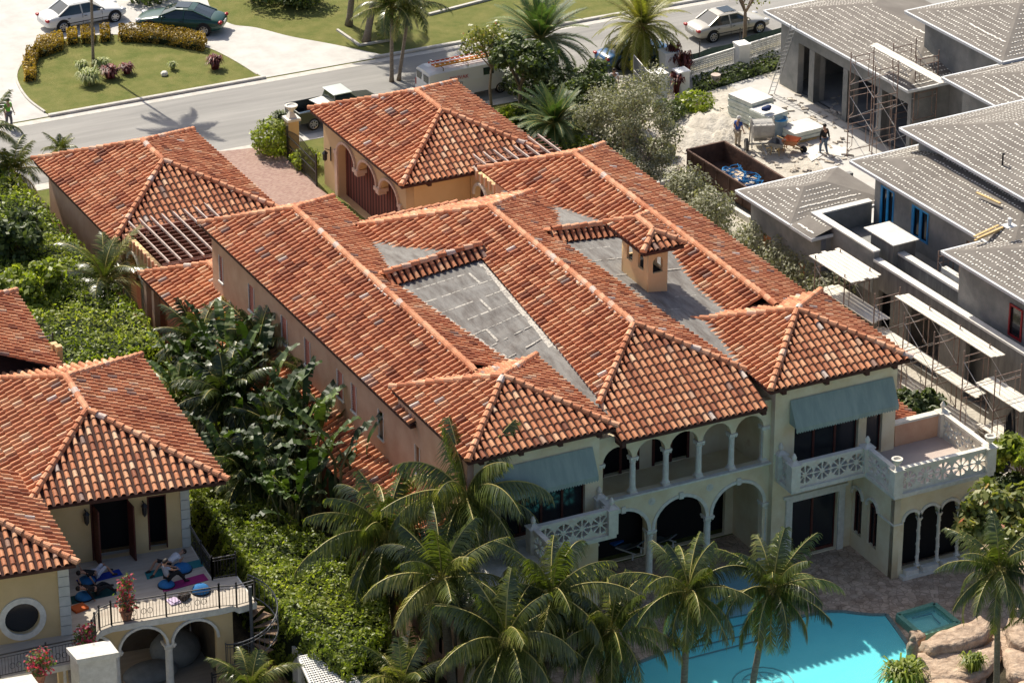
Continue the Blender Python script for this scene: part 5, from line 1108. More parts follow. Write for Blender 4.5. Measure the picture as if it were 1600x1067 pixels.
mb = MB(); slab(mb, [at(456, 1012, 1.9), at(470, 1028, 1.9), at(483, 1024, 1.9), at(470, 1010, 1.9)], 0, 2.0); o = mb.build('garden_pier', STONE, origin=at(468, 1018, 1.9) - V((0, 0, 1.9))); tag(o, 'small grey stone pier beside the white lattice canopy', 'pier')

# ================================================================ PEOPLE
def smesh(chains, rad, name='b'):
    """one continuous skin from joint edges: chains = list of joint name lists, rad = {joint: (pos, r)}"""
    names = []; edges = []
    for ch in chains:
        for a, b in zip(ch[:-1], ch[1:]):
            for q in (a, b):
                if q not in names: names.append(q)
            edges.append((names.index(a), names.index(b)))
    me = bpy.data.meshes.new(name); bm = bmesh.new(); lay = bm.verts.layers.skin.verify(); vs = []
    for i, nme in enumerate(names):
        p, r_ = rad[nme]; v = bm.verts.new(p); r2 = r_ if hasattr(r_, '__len__') else (r_, r_); v[lay].radius = r2; v[lay].use_root = (i == 0); vs.append(v)
    for a, b in edges: bm.edges.new((vs[a], vs[b]))
    bm.to_mesh(me); bm.free(); o = bpy.data.objects.new('tmp', me); COL.objects.link(o); o.modifiers.new('s', 'SKIN').use_smooth_shade = True; s_ = o.modifiers.new('u', 'SUBSURF'); s_.levels = 1; s_.render_levels = 1
    dg = bpy.context.evaluated_depsgraph_get(); m2 = bpy.data.meshes.new_from_object(o.evaluated_get(dg)); bpy.data.objects.remove(o); return m2
SKIN = mat('skin', (.42, .23, .15), rough=.6); HAIR = mat('dark hair', (.025, .018, .014), rough=.6)
def cloth(name, c): return MATS.get(name) or mat(name, c, tuple(x * .8 for x in c), scale=6, rough=.9)
def person(label, loc, rz, J, top, bottom, shoes=None, hat=None, sleeves=True, short=False, group=None, hair=HAIR):
    """J: joint positions in metres; the body is one continuous mesh, clothing and hair are its children"""
    P = thing('person', label, 'person', loc, rz, group); J = {k: V(v) for k, v in J.items()}
    r = dict(pelvis=(.15, .12), chest=(.17, .12), neck=.055, head0=.075, head=.095, head1=.07, shL=.065, shR=.065, elL=.042, elR=.042, wrL=.028, wrR=.028, haL=.035, haR=.035, hiL=.095, hiR=.095, knL=.06, knR=.06, anL=.038, anR=.038, toL=.035, toR=.035)
    d = (J['head'] - J['neck']).normalized(); J['head0'] = J['head'] - d * .09; J['head1'] = J['head'] + d * .08; J['waist'] = J['pelvis'].lerp(J['chest'], .45); r['waist'] = (.13, .10)
    for s in 'LR': hd = (J['wr' + s] - J['el' + s]).normalized(); J['ha' + s] = J['wr' + s] + hd * .09
    rad = {k: (J[k], r[k]) for k in J if k in r}
    ch = [['pelvis', 'waist', 'chest', 'neck', 'head0', 'head', 'head1']] + [['chest', 'sh' + s, 'el' + s, 'wr' + s, 'ha' + s] for s in 'LR'] + [['pelvis', 'hi' + s, 'kn' + s, 'an' + s, 'to' + s] for s in 'LR']
    me = smesh(ch, rad); mb = MB(); bm = bmesh.new(); bm.from_mesh(me)
    f_ = V(J.get('face', (0, 1, 0))).normalized(); sd = f_.cross(d).normalized(); hc = J['head']
    mb.ell(hc + f_ * .105 - d * .02, .018, .018, .028, 6, 4); mb.ell(hc + f_ * .092 - d * .065, .03, .014, .01, 6, 4)
    for s in (-1, 1): mb.ell(hc + f_ * .09 + sd * .035 * s + d * .01, .014, .01, .009, 6, 4); mb.ell(hc + sd * .10 * s, .02, .02, .035, 6, 4)
    for s in 'LR':
        hd = (J['ha' + s] - J['wr' + s]).normalized(); ax = hd.cross(V((0, 0, 1)));  ax = ax.normalized() if ax.length > .1 else V((1, 0, 0)); nn = hd.cross(ax)
        for k in range(4): b0 = J['ha' + s] + ax * (k - 1.5) * .02 + hd * .02; L = (.065, .078, .072, .055)[k]; mb.tube([b0, b0 + hd * L * .55 + nn * .008, b0 + hd * L * .9 + nn * .03], [.01, .009, .006], 5)
        b0 = J['wr' + s] + hd * .05 - ax * .035; mb.tube([b0, b0 - ax * .03 + hd * .03, b0 - ax * .035 + hd * .06], [.012, .01, .007], 5)
    m2 = mb.mesh(); bm.from_mesh(m2); bm.to_mesh(me); bm.free(); bpy.data.meshes.remove(m2); me.materials.clear()
    o = newobj('body', me, SKIN, P, local=True)
    g = .018; R2 = lambda k, e=0: (rad[k][0], tuple(x + g + e for x in (rad[k][1] if hasattr(rad[k][1], '__len__') else (rad[k][1],) * 2)))
    tr = {k: R2(k) for k in rad}; c1 = [['waist', 'chest', 'neckb']]; tr['neckb'] = (J['chest'].lerp(J['neck'], .6), .08); tr['pelv'] = R2('pelvis'); c1 = [['pelvis', 'waist', 'chest', 'neckb']]
    for s in 'LR': c1.append(['chest', 'sh' + s, 'el' + s] + (['wr' + s] if sleeves else []))
    if not sleeves:
        for s in 'LR': tr['el' + s] = (J['sh' + s].lerp(J['el' + s], .6), .06)
    me = smesh(c1, tr); me.materials.clear(); newobj('shirt', me, top, P, local=True)
    c2 = [['pelvis', 'hi' + s, 'kn' + s] + ([] if short else ['an' + s]) for s in 'LR']; t2_ = {k: R2(k, .006) for k in rad}; me = smesh(c2, t2_); me.materials.clear(); newobj('trousers', me, bottom, P, local=True)
    mb = MB()
    for s in 'LR': a, b = J['an' + s], J['to' + s]; mb.tube([a + (a - b) * .25, a.lerp(b, .5), b + (b - a) * .15], [.05, .055, .04], 8)
    mb.build('shoe', shoes or cloth('dark shoe', (.05, .04, .035)), P, local=True)
    mb = MB(); Mr = Matrix((sd, f_, d)).transposed(); mb.ell(hc + d * .035 - f_ * .025, .108, .112, .105, 12, 8, Mr); mb.build('hat' if hat else 'hair', hat or hair, P, local=True)
    if hat: mb = MB(); mb.ell(hc + d * .06 + f_ * .07, .09, .1, .012, 10, 4, Mr); mb.build('hat_brim', hat, P, local=True)
    return P
def stand(step=.12, arms=.12, bend=0.0, elb=.05):
    return dict(pelvis=(0, 0, .93), chest=(0, bend * .3, 1.32), neck=(0, bend * .42, 1.5), head=(0, bend * .5 + .02, 1.66), shL=(-.19, bend * .35, 1.42), shR=(.19, bend * .35, 1.42), elL=(-.19 - arms, bend * .35 - .02, 1.14), elR=(.19 + arms, bend * .35 + .02, 1.14), wrL=(-.2 - arms, elb + bend * .4, .9), wrR=(.2 + arms, elb, .9), hiL=(-.1, 0, .88), hiR=(.1, 0, .88), knL=(-.12, step + .03, .48), knR=(.12, -step * .3 + .03, .48), anL=(-.13, step, .08), anR=(.13, -step, .08), toL=(-.15, step + .14, .04), toR=(.15, -step + .14, .04))
g = at(1152, 229, 0); person('worker in a blue shirt and white cap standing beside the rusty container', g, R(-60), stand(.05, .06, .1, .2), cloth('blue shirt', (.035, .09, .32)), cloth('khaki trousers', (.40, .34, .26)), hat=cloth('white cap', (.7, .68, .64)), sleeves=False)
g = at(1287, 241, 0); person('worker in a black top and blue jeans walking on the sandy plot, seen from behind', g, R(10), stand(.14, .12, .0, -.05), cloth('black shirt', (.018, .017, .018)), cloth('blue jeans', (.10, .14, .21)), shoes=cloth('pale boots', (.5, .47, .42)))
g = at(959, 152, 0); person('person in a white shirt standing among the shrubs near the white pillars', g, R(160), stand(.03, .05, .1, .15), cloth('white shirt', (.72, .72, .74)), cloth('khaki shorts', (.45, .38, .30)), sleeves=False, short=True)
g = at(14, 200, 0); person('person in a bright green shirt by the road at the left edge', g, R(200), stand(.08, .1, .1, .1), cloth('lime green shirt', (.16, .55, .05)), cloth('grey trousers', (.16, .16, .17)), sleeves=False)
def recline(z=.35, knee=.45, arch=0.0, head=.05, arm=.25):      # lying back along +x, head at -x
    return dict(pelvis=(0, 0, z), chest=(-.42, 0, z + .12 + arch), neck=(-.6, 0, z + .16 + arch), head=(-.76, 0, z + .2 + head), shL=(-.48, -.18, z + .12 + arch), shR=(-.48, .18, z + .12 + arch), elL=(-.42, -.34, z - .05 + arch), elR=(-.42, .34, z - .02 + arch), wrL=(-.3, -.38, max(.06, z - .22)), wrR=(-.45, .42, z + arm), hiL=(.06, -.1, z - .02), hiR=(.06, .1, z - .02), knL=(.42, -.16, z + knee), knR=(.44, .16, z + knee * .9), anL=(.72, -.2, .08), anR=(.78, .2, .08), toL=(.86, -.22, .05), toR=(.92, .22, .05), face=(.35, 0, 1))
def ball(px, py, z0, r_, label, flat=.55, col=(.03, .17, .40)):
    g = at(px, py, z0); P = thing('balance_ball', label, 'exercise ball', g); mb = MB(); mb.ell((0, 0, .05), r_, r_, r_ * flat, 18, 10); mb.build('dome', cloth('blue rubber dome', col), P, local=True, smooth=True)
    mb = MB(); mb.tube([(0, 0, 0), (0, 0, .06)], r_ + .02, 20); mb.build('base', cloth('black rubber', (.02, .02, .022)), P, local=True)
def matt(pts, z, label, c):
    P = [at(px, py, z) for px, py in pts]; c0 = sum(P, V((0, 0, 0))) / 4; mb = MB(); slab(mb, P, z, z + .02); o = mb.build('yoga_mat', cloth(label.split()[0] + ' mat', c), origin=V((c0.x, c0.y, z))); tag(o, label, 'yoga mat', 'yoga mats on the terrace')
ZT = 4.017
matt(((226, 894), (316, 873), (318, 884), (230, 905)), ZT, 'teal yoga mat under the person in the white shirt', (.03, .22, .24))
matt(((256, 925), (250, 915), (318, 896), (326, 906)), ZT, 'magenta yoga mat by the terrace railing', (.30, .02, .14))
matt(((119, 906), (186, 889), (192, 898), (124, 915)), ZT, 'royal blue yoga mat near the open door', (.02, .05, .35))
matt(((110, 932), (176, 917), (183, 928), (112, 944)), ZT, 'dark green yoga mat nearest the quoined corner', (.01, .06, .06))
ball(284, 890, ZT, .42, 'blue balance ball supporting the person in the white shirt')
ball(260, 915, ZT, .34, 'dark blue balance ball under the seated woman in grey')
ball(314, 924, ZT, .38, 'bright blue balance ball lying free by the railing', .75, (.05, .26, .52))
ball(136, 909, ZT, .36, 'blue balance ball under the person in a black shirt and white shorts')
ball(131, 934, ZT, .36, 'grey-blue balance ball on the dark green mat', .6, (.06, .16, .26))
g = at(262, 890, ZT); person('person in a white shirt and black shorts lying back over a blue ball', g, R(188), recline(.30, .22, .10, .12), cloth('white shirt', (.72, .72, .74)), cloth('black shorts', (.02, .02, .022)), sleeves=False, short=True)
J = recline(.42, .18, .30, .2); J.update(chest=(-.12, 0, .80), neck=(-.12, 0, .98), head=(-.06, 0, 1.12), shL=(-.1, -.17, .92), shR=(-.1, .17, .92), elL=(.18, -.2, .74), elR=(.18, .2, .74), wrL=(.42, -.12, .66), wrR=(.42, .12, .66), face=(1, 0, .1))
g = at(262, 914, ZT); person('woman in a grey top and black leggings sitting on a ball by the magenta mat', g, R(10), J, cloth('grey top', (.32, .36, .44)), cloth('black leggings', (.016, .016, .018)), sleeves=False)
g = at(150, 905, ZT); person('person in a black shirt and white shorts reclining on the royal blue mat', g, R(12), recline(.30, .25, .08, .1), cloth('black shirt', (.018, .017, .018)), cloth('white shorts', (.6, .6, .66)), sleeves=False, short=True)
g = at(150, 929, ZT); person('person dressed all in black lying on the dark green mat', g, R(10), recline(.26, .1, .10, .12), cloth('black shirt', (.018, .017, .018)), cloth('black leggings', (.016, .016, .018)))
mb = MB(); q = at(124, 951, ZT); mb.cbox(q + V((0, 0, .05)), .6, .5, .1, rz=.2); tag(mb.build('folded_mat', cloth('orange foam', (.55, .12, .03)), origin=q), 'orange folded mat on the terrace beside the quoined corner', 'mat')
mb = MB(); q = at(271, 940, ZT); mb.cbox(q + V((0, 0, .03)), .45, .5, .05, rz=.1); mb.cbox(q + V((.03, 0, .07)), .3, .4, .05, rz=.3); tag(mb.build('towel', cloth('lilac towel', (.62, .50, .66)), origin=q), 'lilac towel lying in the sun behind the terrace railing', 'towel')
mb = MB(); q = at(287, 936, ZT)
for k in range(5): mb.ell(q + V((random.uniform(-.18, .18), random.uniform(-.12, .12), .12)), .16, .13, .14, 8, 6)
tag(mb.build('bag', cloth('dark brown bag', (.05, .035, .03)), origin=q, smooth=True), 'dark brown bag beside the lilac towel', 'bag')
# potted bougainvilleas
POT = mat('terracotta pot', (.30, .13, .08), (.38, .18, .11), scale=5)
for (px, py, z, h, r_, lab) in ((198, 968, 4.0, 1.75, .42, 'tall potted bougainvillea with sparse pink flowers in front of the terrace railing'), (134, 1030, 4.0, 1.25, .5, 'bushy bright pink potted bougainvillea at the curved terrace corner'), (62, 1068, 4.0, 1.2, .62, 'pink bougainvillea at the bottom left in front of the round window wall')):
    g = at(px, py, z); P = thing('potted_bougainvillea', lab, 'potted plant', g, 0, 'potted bougainvilleas on the terrace'); mb = MB(); mb.lathe((0, 0, 0), [(.16, 0), (.27, .4), (.30, .42), (.30, .48), (.22, .46)], 12); mb.build('pot', POT, P, local=True)
    V_, Q, r2 = leaves([((0, 0, .45 + h * .4), r_, r_, h * .42, 330, .1), ((.15, .1, .6), r_ * .9, r_ * .9, .35, 90, .2), ((.1, -.1, .5 + h * .7), r_ * .8, r_ * .7, h * .25, 90, .1)], .09, int(px)); qmesh('foliage', V_, Q, r2, BOUG, P, local=True)
    mb = MB()
    for k in range(6): a = k * 1.05; mb.tube([(0, 0, .4), (.1 * math.cos(a), .1 * math.sin(a), .4 + h * .35), (.3 * math.cos(a), .3 * math.sin(a), .4 + h * .7)], .012, 4)
    mb.build('stem', BARK, P, local=True)

# ================================================================ HOUSE UNDER CONSTRUCTION (right), built on axes turned 3 degrees
GR = mat('grey roof underlay', (.155, .138, .122), (.215, .195, .172), scale=.6, rough=.95, bump=.15, bscale=25, third=(.27, .25, .23))
GRW = mat('raw grey render', (.19, .195, .19), (.30, .295, .28), scale=.8, rough=.95, bump=.2, bscale=20, third=(.36, .34, .30))
GRD = mat('formed grey concrete', (.15, .145, .135), (.25, .24, .22), scale=1.1, rough=.95, aniso=(3, 3, .5), third=(.33, .31, .28))
WEDG = mat('white drip edge', (.70, .71, .71), (.62, .63, .63), scale=3, rough=.6)
CONC = mat('pale cast ledge', (.62, .60, .55), (.75, .73, .68), scale=1.5, rough=.95, bump=.2)
FOAM = mat('cream foam adhesive', (.80, .76, .68), rough=.9)
BLUE = mat('blue door film', (.02, .22, .52), (.03, .30, .62), scale=3, rough=.5)
PLY = mat('orange plywood', (.42, .17, .07), (.55, .25, .11), scale=3, rough=.9)
RC = thing('unfinished_house', 'grey unfinished concrete house with dotted underlay roofs and scaffolding on the right', 'house', (0, 0, 0))
RC.location = K(30, 20, 0)
def kat(px, py, z): p = at(px, py, z); return V((p.x * c3 + p.y * s3, -p.x * s3 + p.y * c3, z))
def kp(p): q = K(p[0], p[1]); return V((q.x, q.y, p[2]))
class KB(MB):      # builds in the turned frame
    def build(s, *a, **k): s.v = [tuple(kp(p)) for p in s.v]; return super().build(*a, **k)
DOTS = KB()
def dots(P, e, step=.36, gap=.2, front=True):
    P = [V(p) for p in P]; E = V(e).normalized(); n = (P[1] - P[0]).cross(P[2] - P[0]).normalized(); n = n if n.z > 0 else -n; U = n.cross(E); U = U if U.z > 0 else -U; O = P[0]
    ab = [((p - O).dot(E), (p - O).dot(U)) for p in P]; b = min(q[1] for q in ab) + .35; bm = max(q[1] for q in ab); row = 0
    while b < bm - .2:
        xs = []
        for i in range(len(ab)):
            (a0, b0), (a1, b1) = ab[i], ab[(i + 1) % len(ab)]
            if (b0 - b) * (b1 - b) <= 0 and abs(b1 - b0) > 1e-6: xs.append(a0 + (a1 - a0) * (b - b0) / (b1 - b0))
        if len(xs) >= 2:
            a, a1 = min(xs) + .3, max(xs) - .3; run = 0; off = 0
            while a < a1:
                if run <= 0: skip = random.random() < .04; run = random.randint(6, 22); cont = random.random() < .03; off = random.gauss(0, .03)
                if not skip:
                    c = O + E * a + U * (b + off + random.gauss(0, .02)) + n * .02; r_ = random.uniform(.048, .066); k = 1.9 if cont else 1
                    DOTS.add([c - E * r_ * k - U * r_ * .3, c - U * r_, c + E * r_ * k - U * r_ * .3, c + E * r_ * k + U * r_ * .4, c + U * r_, c - E * r_ * k + U * r_ * .4, c + n * .02], [(0, 1, 6), (1, 2, 6), (2, 3, 6), (3, 4, 6), (4, 5, 6), (5, 0, 6)])
                a += gap if not cont else gap * .75; run -= 1
        b += step * random.uniform(.94, 1.06); row += 1
def groof(bl, fl, W, z, s=.24, front=True, t=.16, hipf=True, apex=None):
    """grey hip roof: back-left and front-left eave corners (turned frame), width W to the right"""
    x0, y1, y0 = (bl.x + fl.x) / 2, bl.y, fl.y; x1 = x0 + W; h = min(W, y1 - y0) / 2 if hipf else W / 2; zt = z + s * h
    if W <= y1 - y0 or not hipf: A, B = V((x0 + h, y0 + (h if hipf else 0), zt)), V((x0 + h, y1 - h, zt))
    else: A, B = V((x0 + h, (y0 + y1) / 2, zt)), V((x1 - h, (y0 + y1) / 2, zt))
    c = [V((x0, y0, z)), V((x1, y0, z)), V((x1, y1, z)), V((x0, y1, z))]; mb = KB()
    if W <= y1 - y0 or not hipf: fs = [[c[0], c[1], A], [c[1], c[2], B, A], [c[2], c[3], B], [c[3], c[0], A, B]]
    else: fs = [[c[0], c[1], B, A], [c[1], c[2], B], [c[2], c[3], A, B], [c[3], c[0], A]]
    for f in fs: mb.poly(f)
    o = mb.build('roof', GR, RC); dots(fs[3], Y); dots(fs[2], X)
    if hipf: dots(fs[0], X)
    e = KB(); lw = .14
    for a, b in ((c[0], c[3]), (c[3], c[2]), (c[0], c[1])): a = V(a); b = V(b); e.bar(a + V((0, 0, -.07)), b + V((0, 0, -.07)), .05, lw); e.bar(a + V((0, 0, .015)), b + V((0, 0, .015)), .12, .02)
    e.build('drip_edge', WEDG, o); sf = KB(); sf.box(x0 + .04, y0 + .04, z - .16, x1 - .04, y1 - .04, z - .09); sf.build('soffit', GRW, o)
    return x0, y0, x1, y1
def kpanel(name, outer, holes, P, U, th, m): 
    P = kp(V(P)); U = V(U); U = V((U.x * c3 - U.y * s3, U.x * s3 + U.y * c3, 0)); return panel(name, outer, holes, P, U, ZZ, th, m, RC)
# garage wing
z1 = 4.4; b1, f1 = kat(1200, 16, z1), kat(1412, 144, z1); groof(b1, f1, 9, z1); xg = b1.x + .55; yg0, yg1 = f1.y + .8, b1.y - .6
L = yg1 - yg0; ops = []
piers = [(0, .3), (2.7, 3.15), (6.0, 6.45), (9.3, 9.8), (L - 1.8, L)]; piers = [(yg0 + a, yg0 + b) for a, b in piers]
for (a, b), (c_, d_) in zip(piers[:-1], piers[1:]): ops.append([(b, .03), (c_, .03), (c_, 3.1), (b, 3.1)])
kpanel('garage_wall', [(yg0, 0), (yg1, 0), (yg1, z1 - .1), (yg0, z1 - .1)], ops, (xg + .2, 0, 0), Y, .4, GRW)
mb = KB(); mb.box(xg + .4, yg1 - .3, 0, xg + 8, yg1, z1 - .1); mb.box(xg + 6, yg0, 0, xg + 6.2, yg1 - .3, z1 - .1); mb.box(xg + .4, yg0, 0, xg + 6, yg0 + .2, z1 - .1); mb.build('wall', GRW, RC)
for k, (a, b) in enumerate(piers[1:4]):
    mb = KB(); mb.box(xg - .02, a, 0, xg + .75, b, 3.1); mb.build('pier', GRW, RC)
sheetp = [K(xg + .3, yg0), K(xg + 6, yg0), K(xg + 6, yg1), K(xg + .3, yg1)]; sheet('garage_floor', sheetp, .03, mat('dusty slab', (.28, .28, .29), (.36, .355, .35), scale=1, rough=.95))
# upper roofs
def blk(z, b, f, W, inset=.9, base=0.0, wall=GRW, s=.24, hipf=True):
    x0, y0, x1, y1 = groof(b, f, W, z, s, hipf=hipf); mb = KB(); mb.box(x0 + inset, y0 + .6, base, x1 - .5, y1 - .7, z - .16); mb.build('wall', wall, RC); return x0, y0, x1, y1
z2 = 7.2; r2 = blk(z2, kat(1415, 17.5, z2), kat(1565, 98, z2), 9)
z3 = 7.0; r3 = blk(z3, kat(1472, 121, z3), kat(1568, 174, z3) + V((0, -2, 0)), 8)
z4 = 8.3; r4 = blk(z4, kat(1413, 199, z4), kat(1600, 318, z4) + V((0, -4, 0)), 9, inset=.7)
z5 = 7.0; b5, f5 = kat(1331, 251, z5), kat(1525, 372, z5); x0, y0, x1, y1 = groof(b5, f5 + V((0, -2.5, 0)), 7.5, z5)
xw = kat(1376, 358, 3.6).x; kpanel('wall', [(f5.y - 4, 0), (b5.y - .7, 0), (b5.y - .7, z5 - .15), (f5.y - 4, z5 - .15)], [win_hole(20.05, 1.05, 3.62, 5.95), win_hole(17.25, 1.3, 4.25, 5.9), win_hole(13.2, .6, 4.3, 5.7)], (xw + .12, 0, 0), Y, .24, GRW)
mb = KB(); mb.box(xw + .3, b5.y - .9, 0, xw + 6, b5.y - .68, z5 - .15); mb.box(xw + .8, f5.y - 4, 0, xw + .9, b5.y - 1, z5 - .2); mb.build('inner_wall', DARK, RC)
def kframe(name, y0, y1, z0, z1_, x, n, m, par=RC, w_=.09):
    mb = KB()
    for k in range(n + 1): y = y0 + (y1 - y0) * k / n; mb.box(x - .06, y - w_ / 2, z0, x, y + w_ / 2, z1_)
    mb.box(x - .05, y0, z0, x - .001, y1, z0 + .1); mb.box(x - .05, y0, z1_ - .1, x - .001, y1, z1_); o = mb.build(name, m, par)
    mb = KB(); mb.box(x + .04, y0, z0, x + .05, y1, z1_); mb.build('pane', GLASS, o); return o
kframe('balcony_door', 19.52, 20.58, 3.62, 5.95, xw + .06, 2, BLUE, w_=.16); kframe('window', 16.6, 17.9, 4.25, 5.9, xw + .06, 2, BLUE, w_=.2)
mb = KB(); mb.box(xw + .1, 12.9, 4.3, xw + .14, 13.5, 5.7); mb.build('window_board', PLY, RC)
z7 = 6.9; b7, f7 = kat(1473.7, 392, z7), kat(1600, 474, z7) + V((0, -5, 0)); x0, y0, x1, y1 = groof(b7, f7, 8, z7); x7 = x0 + .75
kpanel('wall', [(f7.y + .5, 0), (b7.y - .5, 0), (b7.y - .5, z7 - .15), (f7.y + .5, z7 - .15)], [win_hole(kat(1590, 500, 5.2).y, .9, 4.3, 5.9)], (x7 + .15, 0, 0), Y, .3, GRW)
mb = KB(); mb.box(x7 + .3, b7.y - .8, 0, x7 + 7, b7.y - .5, z7 - .16); mb.build('wall', GRW, RC)
wy = kat(1590, 500, 5.2).y; kframe('window', wy - .45, wy + .45, 4.3, 5.9, x7 - .01, 1, mat('red window frame', (.30, .02, .025), rough=.5)); mb = KB(); mb.box(x7 + .05, wy - .4, 4.3, x7 + .08, wy + .4, 5.9); mb.build('window_board', PLY, RC)
# low wing with the dotted roof nearest the mansion
z6 = 4.4; b6, f6 = kat(1150, 298, z6), kat(1273, 377, z6); f6b = V((f6.x, 21.6, f6.z)); groof(b6, f6b, 6.2, z6, .26); x6 = b6.x + .6; xs6 = (b6.x + f6.x) / 2
mb = KB(); mb.add([(xs6, 19.7, z6), (24.02, 19.7, z6 + .26 * (24.02 - xs6)), (24.02, 21.62, z6 + .26 * (24.02 - xs6)), (xs6, 21.62, z6)], [(0, 1, 2, 3)]); mb.box(xs6 + .02, 19.72, z6 - .15, 24.0, 21.6, z6 - .02); mb.build('roof', GR, RC); dots([V((xs6, 19.8, z6)), V((24.0, 19.8, z6 + .26 * (24.0 - xs6))), V((24.0, 21.7, z6 + .26 * (24.0 - xs6))), V((xs6, 21.7, z6))], Y)
mb = KB(); mb.box(xs6 - .03, 19.7, z6 - .15, xs6 + .02, 21.65, z6); mb.box(xs6 - .03, 19.66, z6 - .15, 24.0, 19.7, z6 + .02); mb.build('drip_edge', WEDG, RC)
kpanel('low_wall', [(19.8, 0), (b6.y - .5, 0), (b6.y - .5, z6 - .12), (19.8, z6 - .12)], [win_hole(24.5, .7, 1.6, 2.6), win_hole(21.4, .6, 1.5, 2.4)], (x6 + .15, 0, 0), Y, .3, GRW)
kpanel('low_wall', [(4.0, 0), (19.8, 0), (19.8, 4.28), (4.0, 4.28)], [win_hole(15.2, 1.0, .4, 3.0), win_hole(12.0, 2.6, .3, 3.2), win_hole(7.6, 2.0, .3, 3.2)], (x6 + .78, 0, 0), Y, .26, GRD)
mb = KB(); mb.box(x6 + .3, 19.8, 0, x6 + 1.0, 20.0, z6 - .12); mb.build('wall', GRW, RC)
mb = KB(); mb.box(x6 + .3, b6.y - .8, 0, x6 + 6, b6.y - .5, z6 - .12); mb.box(x6 + 2.4, 4, 0, x6 + 2.5, 19, 3.5); mb.build('wall', GRW, RC)
for y in (24.5, 21.4): mb = KB(); mb.box(x6 + .02, y - .35, 1.55, x6 + .06, y + .35, 2.65); mb.build('window_board', PLY, RC)
# roof terrace and parapets
mb = KB(); mb.box(x6 + 1.0, 4.0, 3.55, xw + .1, 21.3, 3.62); mb.build('terrace_floor', GRW, RC)
mb = KB(); xp = x6 + .65
mb.box(xp, 21.3, 3.4, xw, 21.6, 4.75); mb.box(xp - .02, 16.2, 2.6, xp + .28, 21.3, 4.75); mb.build('parapet', GRW, RC)
mb = KB(); mb.box(xp - .06, 21.25, 4.75, xw, 21.65, 4.83); mb.box(xp - .06, 4.0, 4.3, xp + .34, 16.2, 4.42); mb.box(xp - .06, 16.2, 4.75, xp + .34, 21.25, 4.83); mb.box(xp + 1.15, 9.0, 4.5, xp + 1.55, 16.6, 4.62); mb.box(xw - 1.4, 10.5, 4.3, xw - 1.1, 13.5, 4.6); mb.build('parapet_coping', CONC, RC)
mb = KB(); mb.box(xp + 1.2, 9.0, 3.62, xp + 1.5, 16.6, 4.5); mb.box(xp + .9, 15.9, 3.62, xp + 2.2, 17.8, 5.05); mb.build('parapet', GRD, RC)
mb = KB(); mb.box(xp + .8, 15.8, 5.05, xp + 2.35, 18.3, 5.10); mb.build('plywood_cover', CONC, RC)
DOTS.r = [.5] * len(DOTS.f); o = DOTS.build('foam_dab', FOAM, RC); o['kind'] = 'stuff'
mb = KB(); q = kat(1577, 352, 7.9); mb.tube([q, q + V((0, 0, .35))], .1, 8); mb.cbox(q + V((0, 0, -.02)), .6, .5, .04); mb.build('vent_pipe', WHITE, RC)
mb = KB(); q = kat(1567, 246, 9.0); mb.tube([q + V((0, 0, -.4)), q + V((0, 0, .2)), q + V((.15, .1, .1))], .05, 6); mb.build('vent_pipe', IRON, RC)
LUM = mat('yellow lumber', (.55, .38, .16), (.66, .48, .24), scale=5, rough=.8)
mb = KB()
for k, (a, b) in enumerate((((1523, 376), (1567, 357)), ((1526, 373), (1569, 354)), ((1522, 370), (1560, 352)))): mb.bar(kat(*a, 7.3 + .05 * k), kat(*b, 7.3 + .05 * k), .12, .05)
g = kp(kat(1545, 365, 7.25)); tag(mb.build('lumber_stack', LUM, origin=g), 'few yellow boards lying at the valley of two grey roofs', 'lumber')
mb = KB(); mb.bar(kat(1526, 301, 7.75), kat(1563, 318, 7.75), .14, .05); g = kp(kat(1545, 309, 7.7)); tag(mb.build('board', LUM, origin=g), 'single pale board lying on the grey roof below the shadow gap', 'board')

# scaffolding: rusty frames with planks
RUST = mat('rusty scaffold steel', (.20, .12, .09), (.33, .25, .21), scale=6, rough=.7)
GALV = mat('pale scaffold brace', (.50, .48, .46), (.6, .58, .56), scale=4, rough=.5)
PLK2 = mat('pale scaffold plank', (.62, .57, .48), (.78, .74, .66), scale=3, rough=.9, aniso=(4, .5, 1))
def scaffold(label, ys, xa_, xb_, z0, lifts, planks=(), hh=1.9):
    P = thing('scaffold', label, 'scaffold', K((xa_ + xb_) / 2, sum(ys) / len(ys), z0), 0, 'rusty scaffold towers at the unfinished house')
    for y in ys:
        mb = KB()
        for x in (xa_, xb_): mb.tube([(x, y, z0), (x, y, z0 + hh * lifts + .25)], .032, 5)
        for l in range(lifts):
            zb = z0 + hh * l
            for dz in (.35, hh - .06): mb.tube([(xa_, y, zb + dz), (xb_, y, zb + dz)], .026, 5)
            mb.tube([(xa_, y, zb + hh - .4), (xb_, y, zb + hh - .4)], .018, 4)
            for x, s_ in ((xa_, 1), (xb_, -1)): mb.tube([(x + .3 * s_, y, zb + hh - .06), (x + .3 * s_, y, zb + .6), (x, y, zb + .35)], .018, 4)
        mb.build('frame', RUST, P)
    mb = KB()
    for a, b in zip(ys[:-1], ys[1:]):
        for l in range(lifts):
            zb = z0 + hh * l
            for x in (xa_, xb_): mb.tube([(x, a, zb + .3), (x, b, zb + hh - .3)], .016, 4); mb.tube([(x, a, zb + hh - .3), (x, b, zb + .3)], .016, 4)
    if len(ys) > 1: mb.build('cross_brace', GALV, P)
    for (xa2, xb2, ya, yb, z) in planks:
        n = max(1, round((xb2 - xa2) / .26))
        for k in range(n): mb = KB(); w_ = (xb2 - xa2) / n; j = random.uniform(-.15, .15); mb.box(xa2 + k * w_ + .01, ya + j, z, xa2 + (k + 1) * w_ - .01, yb + j, z + .045); mb.build('plank', PLK2, P)
    return P
xs0 = x6 - 1.75
